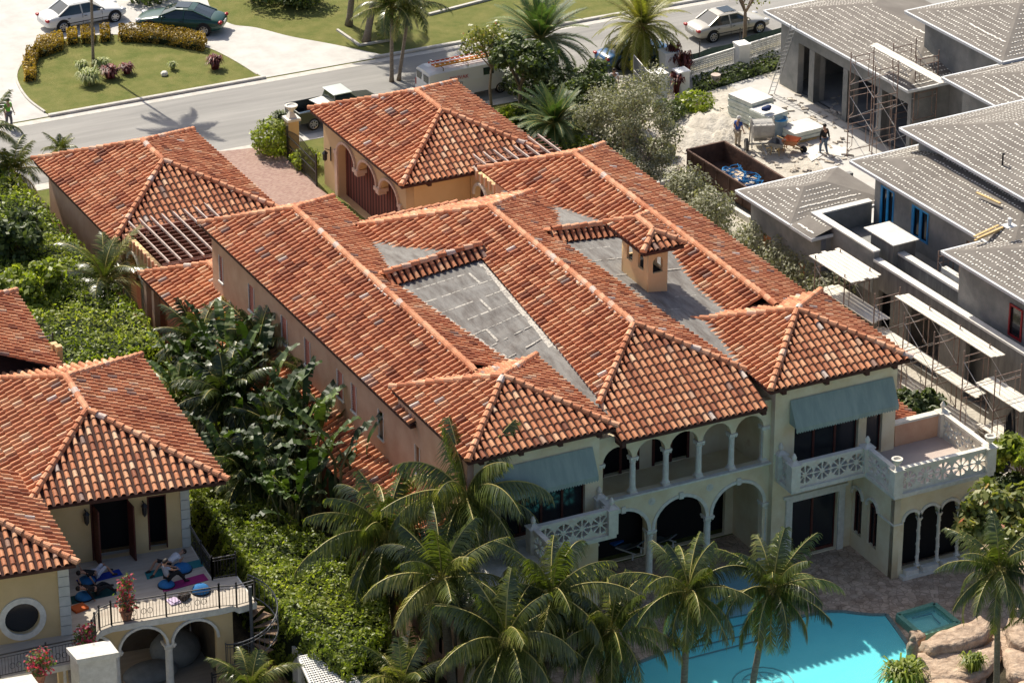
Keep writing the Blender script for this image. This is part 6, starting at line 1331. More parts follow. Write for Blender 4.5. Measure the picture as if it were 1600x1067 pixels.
scaffold('scaffold bay with a wide sunlit plank deck, furthest up the grey side wall', [17.7, 15.2], xs0, x6 - .3, 0, 2, [(xs0 - .1, x6 - .05, 14.5, 18.1, 4.35), (xs0 + .2, x6 - .45, 13.2, 17.6, 2.75)], 2.15)
scaffold('long scaffold bay beside the grey wall, behind the right tiled roof corner', [12.7, 10.3, 7.9], xs0, x6 - .3, 0, 2, [(x6 - .85, x6 - .1, 4.8, 12.4, 4.30), (xs0 + .3, x6 - .7, 5.0, 13.2, 2.3), (xs0 + .3, x6 - .7, 5.0, 10.9, .55)], 2.15)
scaffold('scaffold bay at the lower end of the grey wall near the black tarpaulin', [5.6, 3.2], xs0, x6 - .3, 0, 2, [(xs0 + .1, x6 - .5, 1.5, 4.9, 3.2), (xs0 + .1, x6 - .5, 1.0, 4.4, 1.2)], 2.15)
ga = kat(1323, 245, 0); gb = kat(1388, 236, 0)
scaffold('tall scaffold tower with pale braces in front of the open garage bays', [ga.y, ga.y - 2.3], ga.x, ga.x + 1.5, 0, 3, [(ga.x + 1.9, ga.x + 2.5, ga.y - 5.5, ga.y + 1.0, 5.75)], 1.95)
gc = kat(1436, 240, 0)
scaffold('second tall scaffold tower beside the roof return of the garage', [gc.y + 1.6, gc.y - .5], gc.x - .9, gc.x + .6, 0, 3, (), 1.95)
scaffold('small scaffold frame standing on the roof terrace of the unfinished house', [13.9, 12.2], xw - 1.3, xw - .4, 3.62, 1, (), 1.4)
mb = KB()      # tarpaulin
T0 = kat(1578, 655, 3.0)
for k in range(9):
    a = k * .55; mb.add([T0 + V((.15 * k - .3, .1 * k, 0)), T0 + V((.15 * k - .1 + .1 * math.sin(a), .1 * k + .3, .05)), T0 + V((.2 * k - .2, .2 * k - .4, -2.4)), T0 + V((.2 * k - .6, .2 * k - .6 + .2 * math.cos(a), -2.5))], [(0, 1, 2, 3)])
g = kp(T0); g.z = .4; tag(mb.build('tarpaulin', cloth('black tarpaulin', (.015, .015, .018)), origin=g), 'black tarpaulin draped at the foot of the grey wall on the right edge', 'tarpaulin')
# aluminium ladder
ALU = mat('aluminium', (.55, .56, .57), rough=.4, metal=.7)
la, lb = at(1205, 148, 0), at(1244, 35, 4.6); lt = at(1241, 38, 4.7); side = V((.35, -.05, 0)); mb = MB()
for s_ in (-.5, .5): mb.bar(la + side * s_, lt + side * s_, .06, .03)
for k in range(1, 17): c = la.lerp(lt, k / 17.5); mb.bar(c - side * .5, c + side * .5, .03)
tag(mb.build('ladder', ALU, origin=la), 'aluminium ladder leaning on the white-edged garage roof', 'ladder')

# ================================================================ BUILDING SITE THINGS
RUSTD = mat('rusty brown steel', (.07, .04, .03), (.15, .085, .06), scale=1.4, rough=.85, bump=.2, third=(.22, .12, .07), detail=9)
dc = [kat(1073, 235, 1.5), kat(1132, 222, 1.5), None, None]; dx0, dx1, dy1 = (dc[0].x), dc[1].x, (dc[0].y + dc[1].y) / 2; dy0 = dy1 - 7.4
DU = thing('dumpster', 'long open rusty brown waste container full of blue tubing on the sandy plot', 'dumpster', K((dx0 + dx1) / 2, (dy0 + dy1) / 2, 0))
mb = KB(); t = .07
for (a, b, c_, d_) in ((dx0, dy0, dx0 + t, dy1), (dx1 - t, dy0, dx1, dy1), (dx0 + t, dy1 - t, dx1 - t, dy1), (dx0 + t, dy0, dx1 - t, dy0 + t)): mb.box(a, b, .45, c_, d_, 1.5)
mb.box(dx0 + .05, dy0 + .05, .35, dx1 - .05, dy1 - .05, .44)
for x in (dx0, dx1): mb.bar((x, dy0, 1.5), (x, dy1, 1.5), .12, .12)
for y in (dy0, dy1): mb.bar((dx0, y, 1.5), (dx1, y, 1.5), .12, .12)
for k in range(6): y = dy0 + .6 + k * 1.25; mb.box(dx0 - .06, y, .4, dx0 - .003, y + .1, 1.44)
mb.build('container', RUSTD, DU)
mb = KB()
for x in (dx0 + .3, dx1 - .3): mb.bar((x, dy0, .25), (x, dy1, .25), .15, .2)
for y in (dy0 + .6, dy1 - .6):
    for x in (dx0 + .2, dx1 - .2): mb.tube([(x - .08, y, .14), (x + .08, y, .14)], .13, 10)
mb.build('skid', RUSTD, DU)
def text(name, s_, size, P, U, Vv, m, parent, local=False, ext=.004):
    cu = bpy.data.curves.new('t', 'FONT'); cu.body = s_; cu.size = size; cu.extrude = ext; cu.align_x = 'CENTER'; o = bpy.data.objects.new('t', cu); COL.objects.link(o); dg = bpy.context.evaluated_depsgraph_get()
    me = bpy.data.meshes.new_from_object(o.evaluated_get(dg)); bpy.data.objects.remove(o); U = V(U).normalized(); Vv = V(Vv).normalized(); N = U.cross(Vv); M = Matrix((U, Vv, N)).transposed().to_4x4(); M.translation = V(P); me.transform(M); me.materials.clear(); return newobj(name, me, m, parent, local=local)
fl_ = K(0, -1) ; text('faded_lettering', 'WASTE', .42, kp((dx0 - .012, (dy0 + dy1) / 2 + .4, .82)), (fl_.x, fl_.y, 0), ZZ, mat('faded ochre paint', (.26, .16, .06), (.14, .08, .04), scale=9), DU) if False else None
mb = KB(); 
for k in range(26): mb.cbox(((dx0 + dx1) / 2 + random.uniform(-.8, .8), dy0 + random.uniform(.6, 5.6), .55 + random.random() * .25), random.uniform(.3, .9), random.uniform(.2, .6), random.uniform(.05, .25), rz=random.random() * 3, rx=random.uniform(-.4, .4))
g = K((dx0 + dx1) / 2, dy0 + 3, .45); o = mb.build('rubble', mat('building rubble', (.30, .22, .15), (.55, .50, .43), scale=2, rough=1, third=(.12, .10, .05)), origin=g); tag(o, 'brown and white rubble filling the rusty container', 'rubble', kind='stuff')
HOSE = cloth('blue tubing', (.03, .22, .50)); 
for k in range(5):
    mb = KB(); cx_, cy_ = (dx0 + dx1) / 2 + random.uniform(-.3, .3), dy0 + 2.0 + k * .7; n_ = random.uniform(.4, .6); mb.tube([(cx_ + (n_ + .12 * math.sin(j * 1.7 + k)) * math.cos(j * .45), cy_ + (n_ * 1.1 + .1 * math.cos(j * 1.3)) * math.sin(j * .45), .95 + .12 * math.sin(j * .8 + k) + .004 * j) for j in range(44)], .026, 5)
    g = K(cx_, cy_, .85); tag(mb.build('blue_tube_coil', HOSE, origin=g), 'blue tube coil in the rusty container, ' + ('nearest the building roof edge', 'second from the building roof edge', 'middle one of the tangle', 'under the torn cardboard', 'at the far end of the tangle')[k], 'tubing', 'blue tube coils in the container')
mb = KB(); c_ = ((dx0 + dx1) / 2 + .1, dy0 + 4.1, 1.05); mb.cbox(c_, .6, .45, .02, rz=.6, rx=.2); mb.cbox((c_[0] - .4, c_[1] - .4, 1.0), .5, .4, .02, rz=1.2, rx=-.3); g = K(c_[0], c_[1], 1.0); tag(mb.build('cardboard', mat('tan cardboard', (.60, .45, .30), (.68, .54, .38), scale=3), origin=g), 'torn tan cardboard lying on the blue tubes', 'cardboard')
# pallets of wrapped blocks
WRAP = mat('pale green wrapped blocks', (.48, .53, .46), (.68, .72, .65), scale=2.5, rough=.35, bump=.4, bscale=4)
def pallet(px, py, sx, sy, h, label, rz=R(12)):
    g = at(px, py, 0); P = thing('pallet', label, 'pallet', g, rz, 'wrapped pallets on the sandy plot'); mb = MB(); n = int(h / .22)
    for k in range(n): mb.cbox((0, 0, .14 + k * .22 + .11), sx - (k % 2) * .05, sy - (k % 2) * .05, .205)
    mb.build('wrapped_load', WRAP, P, local=True, bevel=.03); mb = MB(); mb.cbox((0, 0, n * .22 + .155), sx - .05, sy - .05, .03); mb.build('top_sheet', CONC, P, local=True)
    mb = MB()
    for y in (-.45, 0, .45): mb.cbox((0, y * sy, .05), sx, .1, .1)
    for k in range(6): mb.cbox((sx * (-.45 + k * .18), 0, .115), .1, sy, .025)
    mb.build('pallet_base', LUM, P, local=True)
pallet(1172, 188, 1.7, 2.0, 1.35, 'tall wrapped pallet of pale green blocks left of the mixer'); pallet(1200, 205, 1.5, 1.6, 1.3, 'wrapped block pallet with a dark bag on top behind the mixer'); pallet(1252, 213, 2.1, 1.6, .5, 'low wrapped pallet beside the blue bin', R(5))
mb = MB(); g = at(1197, 170, 1.55); mb.ell(g, .3, .22, .14, 8, 6); mb.ell(g + V((.2, .1, .02)), .2, .16, .12, 8, 6); tag(mb.build('bag', cloth('navy cloth', (.03, .05, .14)), origin=g, smooth=True), 'navy bag lying on the wrapped block pallet', 'bag')
g = at(1218, 212, 0); BB = thing('barrel', 'blue plastic barrel between the pallets', 'barrel', g); mb = MB(); mb.lathe((0, 0, 0), [(.34, 0), (.38, .1), (.40, .9), (.42, .95), (.42, 1.0), (.38, 1.0), (.36, .8)], 16); mb.build('body', mat('dusty blue plastic', (.20, .28, .34), (.32, .38, .42), scale=2, rough=.6), BB, local=True, smooth=False); mb = MB(); mb.tube([(0, 0, .86), (0, 0, .88)], .37, 14); mb.tube([(0, 0, .97), (0, 0, 1.03)], .43, 16, False); mb.build('rim', BLUE, BB, local=True)
# mortar mixer
g = at(1190, 235, 0); MX = thing('mortar_mixer', 'grey towable mortar mixer with one rubber wheel beside the blue-shirted worker', 'mixer', g, R(-20)); MXM = mat('cement-caked grey steel', (.30, .29, .27), (.44, .42, .39), scale=3, rough=.9)
mb = MB(); mb.tube([(-.55, 0, 1.25), (.55, 0, 1.25)], .48, 16); mb.box(-.6, -.5, 1.25, .6, .5, 1.65); mb.build('drum', MXM, MX, local=True)
mb = MB()
for x in (-.62, .62): mb.bar((x, -.4, .3), (x, -.1, 1.9), .09, .06); mb.bar((x, .4, .3), (x, .1, 1.9), .09, .06)
mb.bar((-.7, 0, .4), (.7, 0, .4), .1); mb.bar((0, 0, .4), (0, -1.5, .35), .08); mb.box(-.35, .45, .35, .35, 1.0, .9)
for k in range(4): mb.bar((-.5 + k * .33, -.45, 1.68), (-.5 + k * .33, .45, 1.68), .03)
mb.build('chassis', MXM, MX, local=True)
for x in (-.85, .85): mb = MB(); mb.tube([(x - .08, 0, .36), (x + .08, 0, .36)], .36, 18); w_ = mb.build('wheel', cloth('grey rubber', (.09, .088, .085)), MX, local=True); mb = MB(); mb.tube([(x - .09, 0, .36), (x + .09, 0, .36)], .18, 12); mb.build('rim', MXM, w_, local=True)
# wheelbarrows
def wheelbarrow(px, py, rz, label, tray):
    g = at(px, py, 0); P = thing('wheelbarrow', label, 'wheelbarrow', g, rz, 'wheelbarrows on the sandy plot'); mb = MB(); b = [(-.28, -.35), (.28, -.25), (.28, .25), (-.28, .35)]; t_ = [(-.42, -.48), (.48, -.36), (.48, .36), (-.42, .48)]
    vs = [(x, y, .42) for x, y in b] + [(x, y, .72) for x, y in t_]; mb.add(vs, [(3, 2, 1, 0)] + [(i, (i + 1) % 4, 4 + (i + 1) % 4, 4 + i) for i in range(4)]); mb.add([(x * .9, y * .9, z + .02) for x, y, z in vs], [(0, 1, 2, 3)] + [(4 + i, 4 + (i + 1) % 4, (i + 1) % 4, i) for i in range(4)]); mb.build('tray', tray, P, local=True)
    mb = MB(); 
    for s_ in (-1, 1): mb.bar((.7, s_ * .08, .22), (-.95, s_ * .3, .62), .045); mb.bar((-.3, s_ * .2, .42), (-.35, s_ * .25, 0), .04)
    mb.build('frame', LUM, P, local=True); mb = MB(); mb.tube([(.72, -.05, .2), (.72, .05, .2)], .2, 14); mb.build('wheel', cloth('black rubber', (.02, .02, .022)), P, local=True)
wheelbarrow(1214, 240, R(40), 'grey wheelbarrow full of mortar beside the mixer', MXM); wheelbarrow(1236, 236, R(-50), 'orange wheelbarrow standing right of the grey one', mat('orange tray', (.50, .20, .09), (.58, .27, .14), scale=4, rough=.6))
# debris sheets, tubs, sand piles
for (pts, lab, m_, nm, ct) in ((((1252, 236), (1278, 226), (1290, 240), (1268, 253)), 'flat plywood sheet under the walking worker', CONC, 'plywood_sheet', 'plywood'), (((1290, 226), (1330, 232), (1318, 246), (1288, 240)), 'second plywood sheet near the scaffold foot', CONC, 'plywood_sheet', 'plywood')):
    P = [at(a, b, .02) for a, b in pts]; mb = MB(); mb.prism([(p.x, p.y) for p in P], .02, .05); tag(mb.build(nm, m_, origin=P[0]), lab, ct)
mb = MB(); g = at(1274, 0 + 133, 0) if False else at(1118, 132, 0); mb.lathe(g, [(.22, 0), (.28, .55), (.29, .6)], 10); tag(mb.build('bucket', cloth('pinkish bucket', (.60, .48, .42)), origin=g), 'pale pink bucket by the grass patch', 'bucket')
for k, (px, py, r_, h, lab) in enumerate(((1115, 195, 2.0, .45, 'low pile of pale sand left of the pallets'), (1135, 215, 1.0, .35, 'rough grey sand heap by the container'), (1080, 215, 1.6, .3, 'flattened sand mound near the sparse tree'), (1163, 185, .6, .5, 'white plastic-covered heap behind the blue-shirted worker'))):
    g = at(px, py, 0); mb = MB(); N = 14; vs = [(g.x + r_ * (i / N * 2 - 1), g.y + r_ * (j / N * 2 - 1), max(-.02, h * max(0, 1 - ((i / N * 2 - 1) ** 2 + (j / N * 2 - 1) ** 2)) * (1 + .5 * math.sin(i * 1.9 + k) * math.cos(j * 1.4)) + random.uniform(-.02, .03))) for j in range(N + 1) for i in range(N + 1)]
    mb.add(vs, [(j * (N + 1) + i, j * (N + 1) + i + 1, (j + 1) * (N + 1) + i + 1, (j + 1) * (N + 1) + i) for j in range(N) for i in range(N)]); tag(mb.build('sand_pile', SAND if k < 3 else WRAP, origin=g, smooth=True), lab, 'sand pile')
DEB = mat('scattered rubble', (.35, .30, .24), (.68, .62, .54), scale=4, rough=1); mb = MB()
for k in range(420):
    px, py = random.uniform(1000, 1330), random.uniform(150, 270); g = at(px, py, 0); s_ = random.uniform(.05, .22); mb.cbox(g + V((0, 0, s_ * .2)), s_ * random.uniform(.8, 2.5), s_, s_ * .5, rz=random.random() * 3, rx=random.random() * .5)
tag(mb.build('rubble', DEB, origin=at(1150, 210, 0)), 'small rubble scattered over the sandy plot', 'rubble', kind='stuff')
# low block wall and boards beside the olive shrubs
mb = MB()
for a, b in (((1110, 333), (1141, 325)), ((1141, 325), (1185, 352)), ((1020, 290), (1055, 283))): mb.bar(at(*a, .15), at(*b, .15), .25, .35)
tag(mb.build('low_wall', CONC, origin=at(1141, 325, 0)), 'low pale block footing at the corner of the low grey wing', 'footing')
mb = MB(); mb.bar(at(1086, 280, .1), at(1125, 306, .1), .12, .05); mb.bar(at(1083, 284, .1), at(1118, 309, .1), .12, .05); tag(mb.build('board', PLK2, origin=at(1100, 293, 0)), 'two pale boards lying beside the rusty container', 'board')

# white pillars, lattice fence, screen fence
WPL = mat('white painted masonry', (.72, .70, .67), (.82, .80, .77), scale=1.5, rough=.85)
def pillar(px, py, s_, h, label, nm='gate_pillar'):
    g = at(px, py, 0); P = thing(nm, label, 'pillar', g, 0, 'white gate pillars'); mb = MB(); mb.box(-s_, -s_, 0, s_, s_, h); mb.build('shaft', WPL, P, local=True); mb = MB(); mb.box(-s_ - .05, -s_ - .05, h, s_ + .05, s_ + .05, h + .1); mb.build('cap', WPL, P, local=True)
pillar(1027, 160, .42, 1.75, 'nearest white masonry gate pillar beside the sandy plot'); pillar(1064, 145, .35, 1.3, 'shorter white gate pillar behind the red-leaved plants'); pillar(1044, 122, .42, 1.6, 'white gate pillar by the yellowish date palm'); pillar(1158, 105, .35, 1.4, 'white pillar standing in the lattice fence')
LF = thing('lattice_fence', 'white lattice fence panel running along the verge behind the dark hedge', 'fence', at(1110, 118, 0))
fa, fb = at(1076, 126, 0), at(1238, 76, 0); u = (fb - fa); n = 70; mb = MB()
for k in range(n + 1): c = fa + u * k / n; mb.bar(c + V((0, 0, .25)), c + V((0, 0, 1.1)), .06, .03)
for k in range(7): z = .3 + k * .125; mb.bar(fa + V((0, .025, z)), fb + V((0, .025, z)), .03, .055)
mb.build('lattice', WHITE, LF); mb = MB(); mb.bar(fa + V((0, 0, .12)), fb + V((0, 0, .12)), .2, .24); mb.bar(fa + V((0, 0, 1.13)), fb + V((0, 0, 1.13)), .1, .08); mb.build('frame', WHITE, LF)
SF = thing('screen_fence', 'chain fence with dark green screen cloth along the road verge', 'fence', at(1120, 105, 0)); q = [at(1040, 118, 0), at(1097, 112, 0), at(1160, 92, 0), at(1240, 66, 0)]; q = [p + V((0, .35, 0)) for p in q]; mb = MB()
for a, b in zip(q[:-1], q[1:]):
    for k in range(8): c, d = a.lerp(b, k / 8), a.lerp(b, (k + 1) / 8); s0, s1_ = .12 * math.sin(k * .8), .12 * math.sin((k + 1) * .8); mb.add([c + V((0, 0, .2)), d + V((0, 0, .2)), d + V((0, s1_, 1.05)), c + V((0, s0, 1.05))], [(0, 1, 2, 3)])
mb.build('screen_cloth', cloth('dark green screen', (.035, .06, .05)), SF); mb = MB()
for p in q: mb.tube([p, p + V((0, 0, 1.8))], .035, 6)
mb.build('fence_post', IRON, SF)
SG = thing('site_gate', 'leaning chain gate with dark screen between the date palm and the white pillar', 'gate', at(1012, 150, 0)); a, b = at(990, 135, 0), at(1013, 163, 0); mb = MB()
for z in (.1, 1.0, 1.9): mb.tube([a + V((0, 0, z)), b + V((0, 0, z))], .03, 5)
for p in (a, b): mb.tube([p, p + V((0, 0, 1.9))], .035, 6)
mb.build('frame', GALV, SG); mb = MB(); mb.add([a + V((0, .02, .1)), b + V((0, .02, .1)), b + V((0, .02, 1.9)), a + V((0, .02, 1.9))], [(0, 1, 2, 3)]); mb.build('screen_cloth', cloth('grey screen', (.10, .11, .12)), SG)
sheet('verge', [at(1010, 112), at(1260, 40), at(1275, 60), at(1100, 112), at(1060, 125)], .03, mat('dry grass verge', (.30, .26, .10), (.42, .34, .18), scale=1.5, rough=1, bump=.6, bscale=15))
# entry gate of the mansion
mb = MB(); g = at(457, 240, 0); GPO = thing('gate_post', 'tan gate post topped by a stone urn at the brick driveway', 'gate post', g); hz = 2.0; mb.box(-.3, -.3, 0, .3, .3, hz); mb.build('shaft', STUN, GPO, local=True); mb = MB(); mb.box(-.4, -.4, hz, .4, .4, hz + .14); mb.lathe((0, 0, hz + .14), [(.34, 0), (.16, .3)], 4, True); mb.build('cap', STONE, GPO, local=True); mb = MB(); mb.lathe((0, 0, hz + .44), [(.1, 0), (.13, .1), (.28, .25), (.36, .34), (.36, .40), (.26, .40), (.22, .34)], 16); mb.build('urn', STONE, GPO, local=True)
IG = thing('iron_gate', 'ornate black iron gate standing open beside the brick driveway', 'gate', at(470, 262, 0)); a, b = at(450, 247, 0), at(495, 292, 0); mb = MB(); u = b - a; L = u.length
for k in range(27):
    c = a + u * k / 26; h = 1.55 + .35 * math.sin(math.pi * k / 26); mb.bar(c + V((0, 0, .08)), c + V((0, 0, h)), .03); mb.ell(c + V((0, 0, h + .03)), .03, .03, .06, 5, 4)
for z in (.12, .8, 1.35): mb.bar(a + V((0, 0, z)), b + V((0, 0, z)), .05)
for k in range(12): c = a + u * (k + .5) / 12 + V((0, 0, .45)); d = u / L; mb.tube([c + d * .11 * math.cos(j * .8) + V((0, 0, .2 * math.sin(j * .8))) for j in range(9)], .014, 4, False)
mb.build('bars', IRON, IG); mb = MB()
for p in (a, b): mb.bar(p, p + V((0, 0, 1.9)), .08)
mb.build('gate_stile', IRON, IG)

# ================================================================ LOUNGERS, SPA AND ROCKS
for (px, py, rz, lab) in ((965, 860, R(118), 'grey sun lounger with a blue towel under the left loggia arch'), (1015, 850, R(118), 'grey sun lounger behind the left loggia column')):
    g = at(px, py, 0); P = thing('sun_lounger', lab, 'sun lounger', g, rz + R(180), 'sun loungers under the loggia'); mb = MB(); mb.cbox((0, 0, .36), 1.2, .62, .05); mb.cbox((.88, 0, .55), .75, .62, .05, ry=R(-32)); mb.build('mattress', cloth('grey sling', (.18, .20, .22)), P, local=True); mb = MB()
    for s_ in (-.33, .33): mb.bar((-.65, s_, .33), (1.15, s_, .33), .05); 
    for x in (-.6, 1.0):
        for s_ in (-.33, .33): mb.bar((x, s_, 0), (x, s_, .33), .05)
    mb.build('frame', WHITE, P, local=True)
mb = MB(); g = at(962, 846, .62); mb.cbox(g, .6, .4, .06, rz=.3); tag(mb.build('towel', cloth('bright blue towel', (.02, .12, .42)), origin=g), 'folded bright blue towel on the left sun lounger', 'towel')
TUBW = mat('spa tile', (.12, .30, .22), (.20, .42, .32), scale=8, rough=.4)
HT = thing('hot_tub', 'square green-tiled spa with a curved bench beside the pool', 'hot tub', at(1450, 970, 0)); t4 = [at(1403, 960, .3), at(1460, 943, .3), at(1498, 973, .3), at(1440, 992, .3)]; cen = sum(t4, V((0, 0, 0))) / 4
mb = MB()
for a, b in zip(t4, t4[1:] + t4[:1]): mb.bar(V((a.x, a.y, .17)), V((b.x, b.y, .17)), .22, .34)
mb.build('rim', TUBW, HT); mb = MB(); mb.poly([V((p.x, p.y, .22)) for p in t4]); mb.build('water', WATER, HT); mb = MB(); mb.poly([V((p.x, p.y, .05)) for p in t4]); mb.build('basin', mat('green spa plaster', (.20, .58, .50), (.26, .66, .58), scale=1), HT)
mb = MB(); mb.tube([t4[0].lerp(t4[1], .15).lerp(cen, .35), t4[1].lerp(cen, .45), t4[1].lerp(t4[2], .3).lerp(cen, .55), t4[2].lerp(cen, .6)], .04, 4); mb.build('bench_line', LN, HT)
for ch in HT.children:
    if ch.name.startswith('bench'): ch.location.z -= .14
ROCK = mat('tan pool rock', (.30, .21, .15), (.55, .42, .31), scale=2.6, rough=1, bump=1.0, bscale=5, third=(.66, .54, .42), detail=9)
def rock(label, pts, z0, z1, seed, sub=3):
    rg = random.Random(seed); P = [at(a, b, z1) for a, b in pts]; c = sum(P, V((0, 0, 0))) / len(P); bm = bmesh.new(); top = [bm.verts.new((p.x, p.y, z1 + rg.uniform(-.05, .05))) for p in P]; mid = [bm.verts.new((c.x + (p.x - c.x) * 1.12, c.y + (p.y - c.y) * 1.12, (z0 + z1) / 2 + rg.uniform(-.1, .1))) for p in P]; bot = [bm.verts.new((c.x + (p.x - c.x) * 1.02, c.y + (p.y - c.y) * 1.02, z0)) for p in P]; n = len(P); bm.faces.new(top)
    for i in range(n):
        for A_, B_ in ((mid, top), (bot, mid)): bm.faces.new((A_[i], A_[(i + 1) % n], B_[(i + 1) % n], B_[i]))
    bmesh.ops.triangulate(bm, faces=bm.faces[:]); bmesh.ops.subdivide_edges(bm, edges=bm.edges[:], cuts=sub, use_grid_fill=True)
    for v in bm.verts:
        p = v.co; d = V((math.sin(p.x * 3.1 + p.z * 4) + math.sin(p.y * 7.3), math.cos(p.y * 3.7 + p.x * 2) + math.sin(p.z * 8), math.sin(p.x * 5 + p.y * 4) * .8)) * .045; v.co = p + d + V((rg.gauss(0, .012), rg.gauss(0, .012), rg.gauss(0, .012)))
    me = bpy.data.meshes.new('rock'); bm.to_mesh(me); bm.free(); o = newobj('rock', me, ROCK, origin=(c.x, c.y, z0)); me.polygons.foreach_set('use_smooth', [True] * len(me.polygons)); return tag(o, label, 'rock', 'tan rocks around the spa')
rock('large flat-topped tan rock stretching right of the spa', [(1440, 1000), (1475, 985), (1510, 972), (1530, 962), (1548, 972), (1540, 990), (1500, 1005), (1460, 1012)], 0, .75, 1)
rock('broad low tan rock in front of the long one, with cracks', [(1432, 1020), (1475, 1022), (1530, 1010), (1555, 1000), (1560, 1030), (1520, 1060), (1460, 1062), (1436, 1045)], 0, .4, 2)
rock('tan rock at the bottom edge below the broad low one', [(1450, 1062), (1500, 1060), (1530, 1068), (1520, 1100), (1455, 1095)], 0, .45, 3)
rock('brown rock at the right edge of the photo beside the palm trunk', [(1575, 965), (1610, 960), (1640, 985), (1620, 1010), (1580, 1000)], 0, .9, 4)
rock('grey-brown rock low at the right edge, in shade', [(1570, 1010), (1610, 1015), (1620, 1060), (1580, 1055)], 0, .6, 5)
rock('small pale block rock between the spa and the pool', [(1422, 985), (1436, 982), (1446, 994), (1434, 1000)], 0, .5, 6, 2)
rock('pale rock at the bottom right corner', [(1575, 1072), (1600, 1060), (1620, 1080), (1590, 1100)], 0, .6, 7)
g = at(1424, 1040, 0); mb = MB(); mb.lathe(g, [(.26, 0), (.20, .12), (.22, .5), (.26, .85), (.22, 1.05), (.12, 1.15), (.14, 1.3), (.08, 1.42)], 10); mb.ell(g + V((-.05, -.1, 1.05)), .2, .16, .2, 8, 6); tag(mb.build('statue', mat('weathered brown stone', (.22, .16, .11), (.40, .33, .26), scale=5, rough=.95, bump=.5), origin=g, smooth=True), 'weathered stone statue figure standing at the pool edge by the spa', 'statue')
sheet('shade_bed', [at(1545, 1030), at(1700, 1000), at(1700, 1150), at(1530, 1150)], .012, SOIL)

# ================================================================ VEHICLES
TYRE = mat('tyre rubber', (.018, .018, .02), rough=.8); RIMM = mat('alloy wheel', (.45, .45, .46), rough=.3, metal=.8); CHR = mat('chrome', (.6, .6, .62), rough=.2, metal=.9)
CGL = mat('car window glass', (.015, .03, .035), rough=.05, spec=.8); TAIL = mat('red tail lamp', (.35, .02, .02), rough=.3); HEADL = mat('clear head lamp', (.6, .6, .6), rough=.15, spec=.7); BLKP = mat('black trim plastic', (.02, .02, .02), rough=.6)
def paint(name, c, metal=.0): m = mat(name, c, rough=.28, metal=metal, spec=.5, coat=.25); return m
def loft(mb, st, ring):
    b = len(mb.v); n = len(ring(st[0]))
    for s_ in st: mb.v += ring(s_)
    for i in range(len(st) - 1):
        for k in range(n): mb.f.append((b + i * n + k, b + i * n + (k + 1) % n, b + (i + 1) * n + (k + 1) % n, b + (i + 1) * n + k)); mb.r.append(.5)
    mb.f += [tuple(b + k for k in range(n - 1, -1, -1)), tuple(b + (len(st) - 1) * n + k for k in range(n))]; mb.r += [.5, .5]
def wheel(P, x, y, r_=.33):
    s_ = 1 if y > 0 else -1; mb = MB(); mb.tube([(x, y - .1, r_), (x, y - .085, r_), (x, y + .085, r_), (x, y + .1, r_)], [r_ * .92, r_, r_, r_ * .92], 20); w_ = mb.build('wheel', TYRE, P, local=True)
    mb = MB(); mb.tube([(x, y + .09 * s_, r_), (x, y + .105 * s_, r_)], r_ * .30, 12)
    for k in range(7): a = k * .8976; mb.bar((x + r_ * .1 * math.cos(a), y + .10 * s_, r_ + r_ * .1 * math.sin(a)), (x + r_ * .64 * math.cos(a), y + .10 * s_, r_ + r_ * .64 * math.sin(a)), .07, .02, (0, 1, 0))
    mb.tube([(x + r_ * .66 * math.cos(k * .35), y + .10 * s_, r_ + r_ * .66 * math.sin(k * .35)) for k in range(19)], .022, 5, False); mb.build('rim', RIMM, w_, local=True)
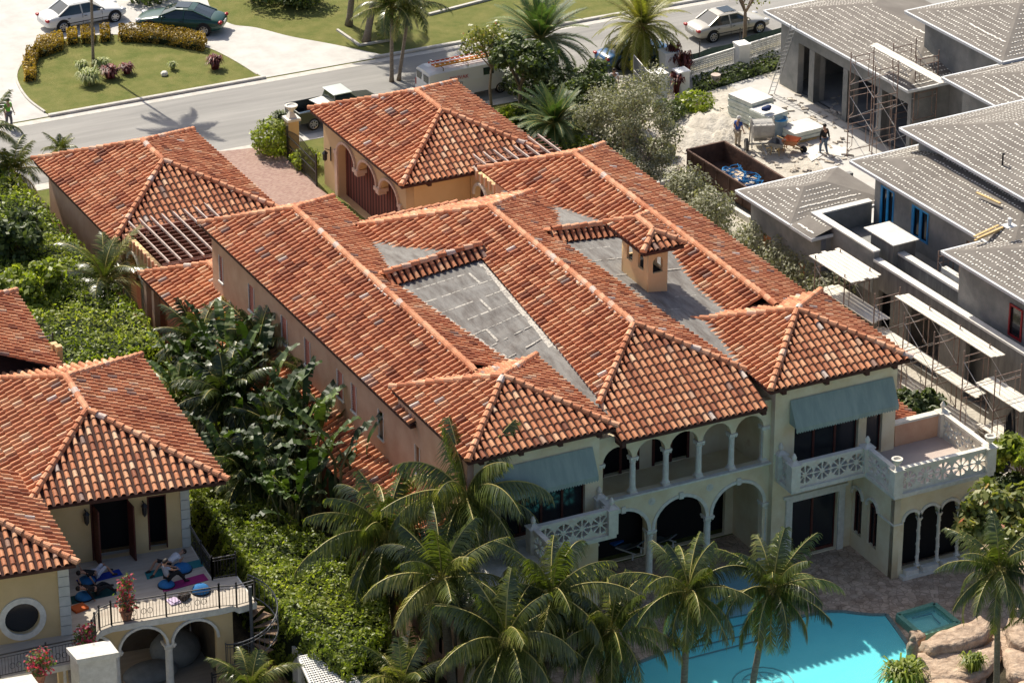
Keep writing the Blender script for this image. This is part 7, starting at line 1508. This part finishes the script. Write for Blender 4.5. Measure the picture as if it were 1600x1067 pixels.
def sedan(label, loc, rz, pm, L=4.8, W=1.8, coupe=False, sunroof=False):
    """+x is the front"""
    P = thing('parked_car', label, 'car', loc, rz); h = L / 2
    st = [(-h, .42, .62, .62), (-h + .08, .30, .80, .80), (-h + .45, .22, .93, .87), (-h + .95, .20, .955, .90), (-.8, .18, .93, .90), (.5, .18, .92, .90), (1.0, .18, .92, .90), (h - 1.0, .2, .84, .89), (h - .45, .22, .74, .86), (h - .1, .26, .60, .76), (h, .36, .50, .60)]; w_ = W / 1.8
    def ring(s_):
        x, zb, zt, hw = s_; hw *= w_; dz = zt - zb; return [(x, -hw * .92, zb), (x, -hw, zb + dz * .3), (x, -hw, zb + dz * .62), (x, -hw * .93, zb + dz * .9), (x, -hw * .75, zt), (x, 0, zt + .03), (x, hw * .75, zt), (x, hw * .93, zb + dz * .9), (x, hw, zb + dz * .62), (x, hw, zb + dz * .3), (x, hw * .92, zb), (x, 0, zb - .02)]
    mb = MB(); loft(mb, st, ring); o = mb.build('body', pm, P, local=True, smooth=True); sb = o.modifiers.new('s', 'SUBSURF'); sb.levels = sb.render_levels = 2
    r0, r1, f1_, f0 = (-h + .72, -h + 1.45, .22, 1.05) if not coupe else (-h + .55, -h + 1.55, .15, 1.05); zr = 1.42 if not coupe else 1.34; zb = .88
    gs = [(r0, zb, .66), (r0 + .15, .97, .72), (r1, zr - .05, .60), (r1 + .3, zr, .60), (f1_ - .4, zr, .60), (f1_, zr - .04, .60), (f0 - .12, .97, .72), (f0, zb, .68)]
    def gr(s_): x, zt, hw = s_; hw *= w_; hb = .80 * w_; return [(x, -hb, zb - .05), (x, -hb + (hb - hw) * .4, zb + (zt - zb) * .35), (x, -hw, zt - .04 if zt > zb + .05 else zt), (x, -hw * .8, zt), (x, 0, zt + .015), (x, hw * .8, zt), (x, hw, zt - .04 if zt > zb + .05 else zt), (x, hb - (hb - hw) * .4, zb + (zt - zb) * .35), (x, hb, zb - .05)]
    mb = MB(); loft(mb, gs, gr); mb.build('windows', CGL, P, local=True, smooth=False)
    mb = MB()      # roof skin
    ys = [-.62, -.5, 0, .5, .62]; xs = [(r1 - .02, zr - .045), (r1 + .3, zr + .012), (f1_ - .4, zr + .012), (f1_ + .02, zr - .03)]
    b = [(x, y * w_, z + (.016 if abs(y) < .1 else (.006 if abs(y) < .55 else -.045))) for x, z in xs for y in ys]; mb.add(b, [(i * 5 + k, i * 5 + k + 1, (i + 1) * 5 + k + 1, (i + 1) * 5 + k) for i in range(3) for k in range(4)])
    for s_ in (-1, 1):      # pillars
        mb.bar((r0 + .05, .70 * s_ * w_, zb + .05), (r1, .61 * s_ * w_, zr - .06), .09, .05); mb.bar((f0 - .05, .72 * s_ * w_, zb + .05), (f1_, .61 * s_ * w_, zr - .06), .07, .05); mb.bar((-.30, .80 * s_ * w_, zb), (-.34, .625 * s_ * w_, zr - .06), .07, .03)
        mb.bar((r1, .615 * s_ * w_, zr - .05), (f1_, .615 * s_ * w_, zr - .05), .05, .05)
    mb.build('roof', pm, P, local=True, smooth=False)
    if sunroof: mb = MB(); mb.cbox((-.15, 0, zr + .035), .75, .85 * w_, .015); mb.build('sunroof', CGL, P, local=True)
    mb = MB()
    for s_ in (-1, 1):
        mb.bar((-.32, .903 * s_ * w_, .3), (-.32, .87 * s_ * w_, .88), .012, .02); mb.bar((.85, .903 * s_ * w_, .3), (.85, .87 * s_ * w_, .88), .012, .02); mb.bar((-h + .9, .905 * s_ * w_, .45), (h - .9, .905 * s_ * w_, .45), .02, .035)
        for x in (-.15, -1.15) if not coupe else (-.2,): mb.cbox((x, .91 * s_ * w_, .75), .16, .02, .03)
        for x in (h - .85, -h + .95): mb.tube([(x + .40 * math.cos(k * .35), .885 * s_ * w_, .33 + .40 * math.sin(k * .35)) for k in range(10)], .02, 5, False)
    mb.build('door_seam', BLKP, P, local=True)
    for x in (h - .85, -h + .95):
        mb = MB()
        for s_ in (-1, 1): mb.tube([(x, s_ * .70 * w_, .34), (x, s_ * .895 * w_, .34)], .38, 18)
        mb.build('wheel_arch', BLKP, P, local=True)
        for s_ in (-1, 1): wheel(P, x, s_ * .83 * w_)
    for s_ in (-1, 1):
        mb = MB(); mb.ell((h - .22, s_ * .62 * w_, .62), .18, .2, .085, 10, 6); mb.build('headlight', HEADL, P, local=True, smooth=True)
        mb = MB(); mb.ell((-h + .10, s_ * .66 * w_, .74), .12, .2, .09, 10, 6); mb.build('tail_light', TAIL, P, local=True, smooth=True)
        mb = MB(); mb.ell((.78, s_ * .98 * w_, .95), .09, .09, .07, 8, 6); mb.build('side_mirror', pm, P, local=True, smooth=True)
    mb = MB(); mb.cbox((-h + .01, 0, .62), .02, .5, .13); mb.build('number_plate', WHITE, P, local=True); mb = MB(); mb.cbox((h - .03, 0, .45), .05, .8, .12); mb.build('grille', BLKP, P, local=True); return P
def place(fr, rr):     # front and rear wheel contact pixels -> centre and heading
    a, b = at(*fr, 0), at(*rr, 0); d = (a - b).normalized(); c = (a + b) / 2; return c, d
c, d = place((172, 35), (101, 49)); n_ = V((-d.y, d.x, 0)); sedan('white sedan parked on the white driveway at the top left', c + n_ * .75, math.atan2(d.y, d.x), paint('white car paint', (.66, .66, .64)), 4.9).scale = (1.08,) * 3
c, d = place((238, 51), (319, 56)); n_ = V((d.y, -d.x, 0)); sedan('dark green coupe with a glass sunroof parked behind the white sedan', c + n_ * .85, math.atan2(d.y, d.x), paint('dark green car paint', (.008, .055, .038)), 4.75, 1.8, True, True).scale = (1.13,) * 3
c, d = place((1182, 52), (1114, 66)); n_ = V((-d.y, d.x, 0)); sedan('silver beige sedan with a dark sunroof parked at the kerb, top right', c + n_ * .85, math.atan2(d.y, d.x), paint('silver beige car paint', (.50, .47, .41), .15), 4.85, 1.82, False, True).scale = (1.06,) * 3
g = at(1005, 95, 0); sedan('metallic blue car mostly hidden under the yellowish date palm', g + V((-.5, .2, 0)), R(4), paint('blue car paint', (.015, .09, .24)), 4.7)
# white van with ladders
g = at(640, 128, 0); VN = thing('white_van', 'white work van carrying ladders on its roof, parked behind the right garage', 'van', (19.6, 55.6, 0), R(2)); PW_ = paint('white van paint', (.70, .70, .69)); L, W, Hh = 5.9, 2.0, 2.15
VN.scale = (.93,) * 3
st = [(-3.0, .5, 1.2, .93), (-2.95, .4, 2.05, .95), (-2.6, .38, Hh, 1.0), (1.0, .38, Hh, 1.0), (1.45, .38, 2.08, .98), (2.0, .38, 1.42, 1.0), (2.75, .4, 1.15, .96), (3.0, .5, .9, .85)]
def vr(s_): x, zb, zt, hw = s_; dz = zt - zb; return [(x, -hw, zb), (x, -hw, zb + dz * .5), (x, -hw * .9, zb + dz * .93), (x, -hw * .75, zt), (x, 0, zt + .04), (x, hw * .75, zt), (x, hw * .9, zb + dz * .93), (x, hw, zb + dz * .5), (x, hw, zb), (x, 0, zb - .02)]
mb = MB(); loft(mb, st, vr); mb.build('body', PW_, VN, local=True, smooth=False)
for s_ in (-1, 1): mb = MB(); mb.cbox((-2.985, s_ * .45, 1.62), .03, .62, .5, ry=R(-3)); mb.build('rear_window', CGL, VN, local=True); mb = MB(); mb.cbox((-2.99, s_ * .85, 1.1), .04, .12, .4); mb.build('tail_light', TAIL, VN, local=True)
mb = MB(); mb.cbox((1.78, 0, 1.78), .04, 1.6, .75, ry=R(-40)); mb.build('windscreen', CGL, VN, local=True)
for s_ in (-1, 1): mb = MB(); mb.cbox((1.05, s_ * .955, 1.62), .7, .04, .45, rx=R(8 * s_)); mb.build('side_window', CGL, VN, local=True)
for x in (-1.9, 1.9):
    for y in (-.9, .9): wheel(VN, x, y, .36)
REDT = mat('red sign paint', (.50, .06, .05), rough=.6)
text('side_lettering', 'DIXIVAK', .34, (-1.0, -1.012, 1.45), (1, 0, 0), (0, 0, 1), REDT, VN, True); text('side_lettering', '4073', .26, (-1.0, -1.012, 1.08), (1, 0, 0), (0, 0, 1), cloth('dark sign paint', (.05, .05, .06)), VN, True)
mb = MB()
for x in (-2.0, -.3, 1.2): mb.bar((x, -.85, 2.30), (x, .85, 2.30), .05); [mb.bar((x, y, 2.12), (x, y, 2.3), .05) for y in (-.85, .85)]
mb.build('roof_rack', CHR, VN, local=True)
ORG = mat('orange ladder rail', (.60, .10, .04), rough=.5)
for k, (y, lab, mm) in enumerate(((.0, 'red ladder with pale rungs on the van roof', ORG), (-.5, 'narrow orange ladder on the near side of the van roof', mat('orange yellow rail', (.62, .28, .05), rough=.5)))):
    P = thing('ladder', lab, 'ladder', (19.6, 55.6, 2.17), R(2), 'ladders on the van roof'); mb = MB()
    for s_ in (-.2, .2): mb.bar((-2.3, y + s_ * (1 - k * .4), .05 + .03 * k), (1.7, y + s_ * (1 - k * .4), .05 + .03 * k), .05, .09)
    mb.build('rail', mm, P, local=True); mb = MB()
    for j in range(13): x = -2.2 + j * .31; mb.bar((x, y - .2 * (1 - k * .4), .06 + .03 * k), (x, y + .2 * (1 - k * .4), .06 + .03 * k), .045)
    mb.build('rung', WHITE, P, local=True)
# pickup truck
PK = thing('pickup_truck', 'old dark pickup with an open bed and pale cab roof behind the right garage', 'pickup truck', (11.3, 55.4, 0), R(3)); PKP = paint('dark grey green paint', (.045, .048, .04)); mb = MB()
mb.box(-2.6, -.95, .5, -.4, -.88, 1.15); mb.box(-2.6, .88, .5, -.4, .95, 1.15); mb.box(-2.6, -.88, .5, -2.53, .88, 1.15); mb.box(-.47, -.88, .5, -.4, .88, 1.15); mb.box(-2.53, -.88, .5, -.47, .88, .58); mb.build('bed', PKP, PK, local=True, bevel=.02)
mb = MB(); loft(mb, [(-.4, .45, 1.15, .95), (1.2, .45, 1.15, .95), (2.4, .45, 1.05, .93), (2.65, .5, .9, .85)], vr); mb.build('body', PKP, PK, local=True)
mb = MB(); loft(mb, [(-.38, 1.1, 1.15, .85), (-.25, 1.1, 1.68, .72), (.7, 1.1, 1.70, .72), (1.3, 1.1, 1.15, .85)], vr); mb.build('cab_windows', CGL, PK, local=True)
mb = MB(); mb.cbox((.22, 0, 1.725), 1.15, 1.45, .05); mb.build('cab_roof', paint('pale grey green roof', (.55, .60, .55)), PK, local=True, bevel=.02)
for x in (-1.75, 1.75):
    for y in (-.86, .86): wheel(PK, x, y, .37)
mb = MB(); mb.cbox((-2.7, 0, .5), .12, 1.8, .16); mb.build('bumper', CHR, PK, local=True)
mb = MB(); mb.cbox((-.75, .1, 1.2), .9, 1.1, .04, rz=.15); o = mb.build('board', CONC, local=True, origin=(11.3, 55.4, 0)); tag(o, 'pale board laid across the pickup bed', 'board'); o.rotation_euler = (0, 0, R(3))
mb = MB()
for k in range(3): mb.bar((-2.3, -.4 + k * .35, .62), (-.8, -.3 + k * .35, .62), .12, .06)
o = mb.build('plank', cloth('blue grey plank', (.08, .12, .18)), local=True, origin=(11.3, 55.4, 0)); tag(o, 'blue-grey planks lying in the pickup bed', 'planks'); o.rotation_euler = (0, 0, R(3))
# kerb on the far lawn (thin white edging)
mb = MB(); q = [at(527, 47, .06), at(562, 71, .06), at(608, 63, .06)]
for a, b in zip(q[:-1], q[1:]): mb.bar(a, b, .15, .12)
tag(mb.build('lawn_edging', CURB, origin=q[1]), 'thin pale concrete edging around the palms on the far lawn', 'edging')
mb = MB(); q = [at(670, 23, .06), at(760, 0, .06), at(840, -25, .06)]
for a, b in zip(q[:-1], q[1:]): mb.bar(a, b, .2, .14)
tag(mb.build('lawn_edging', CURB, origin=q[1]), 'pale concrete strip crossing the far lawn at the top', 'edging')
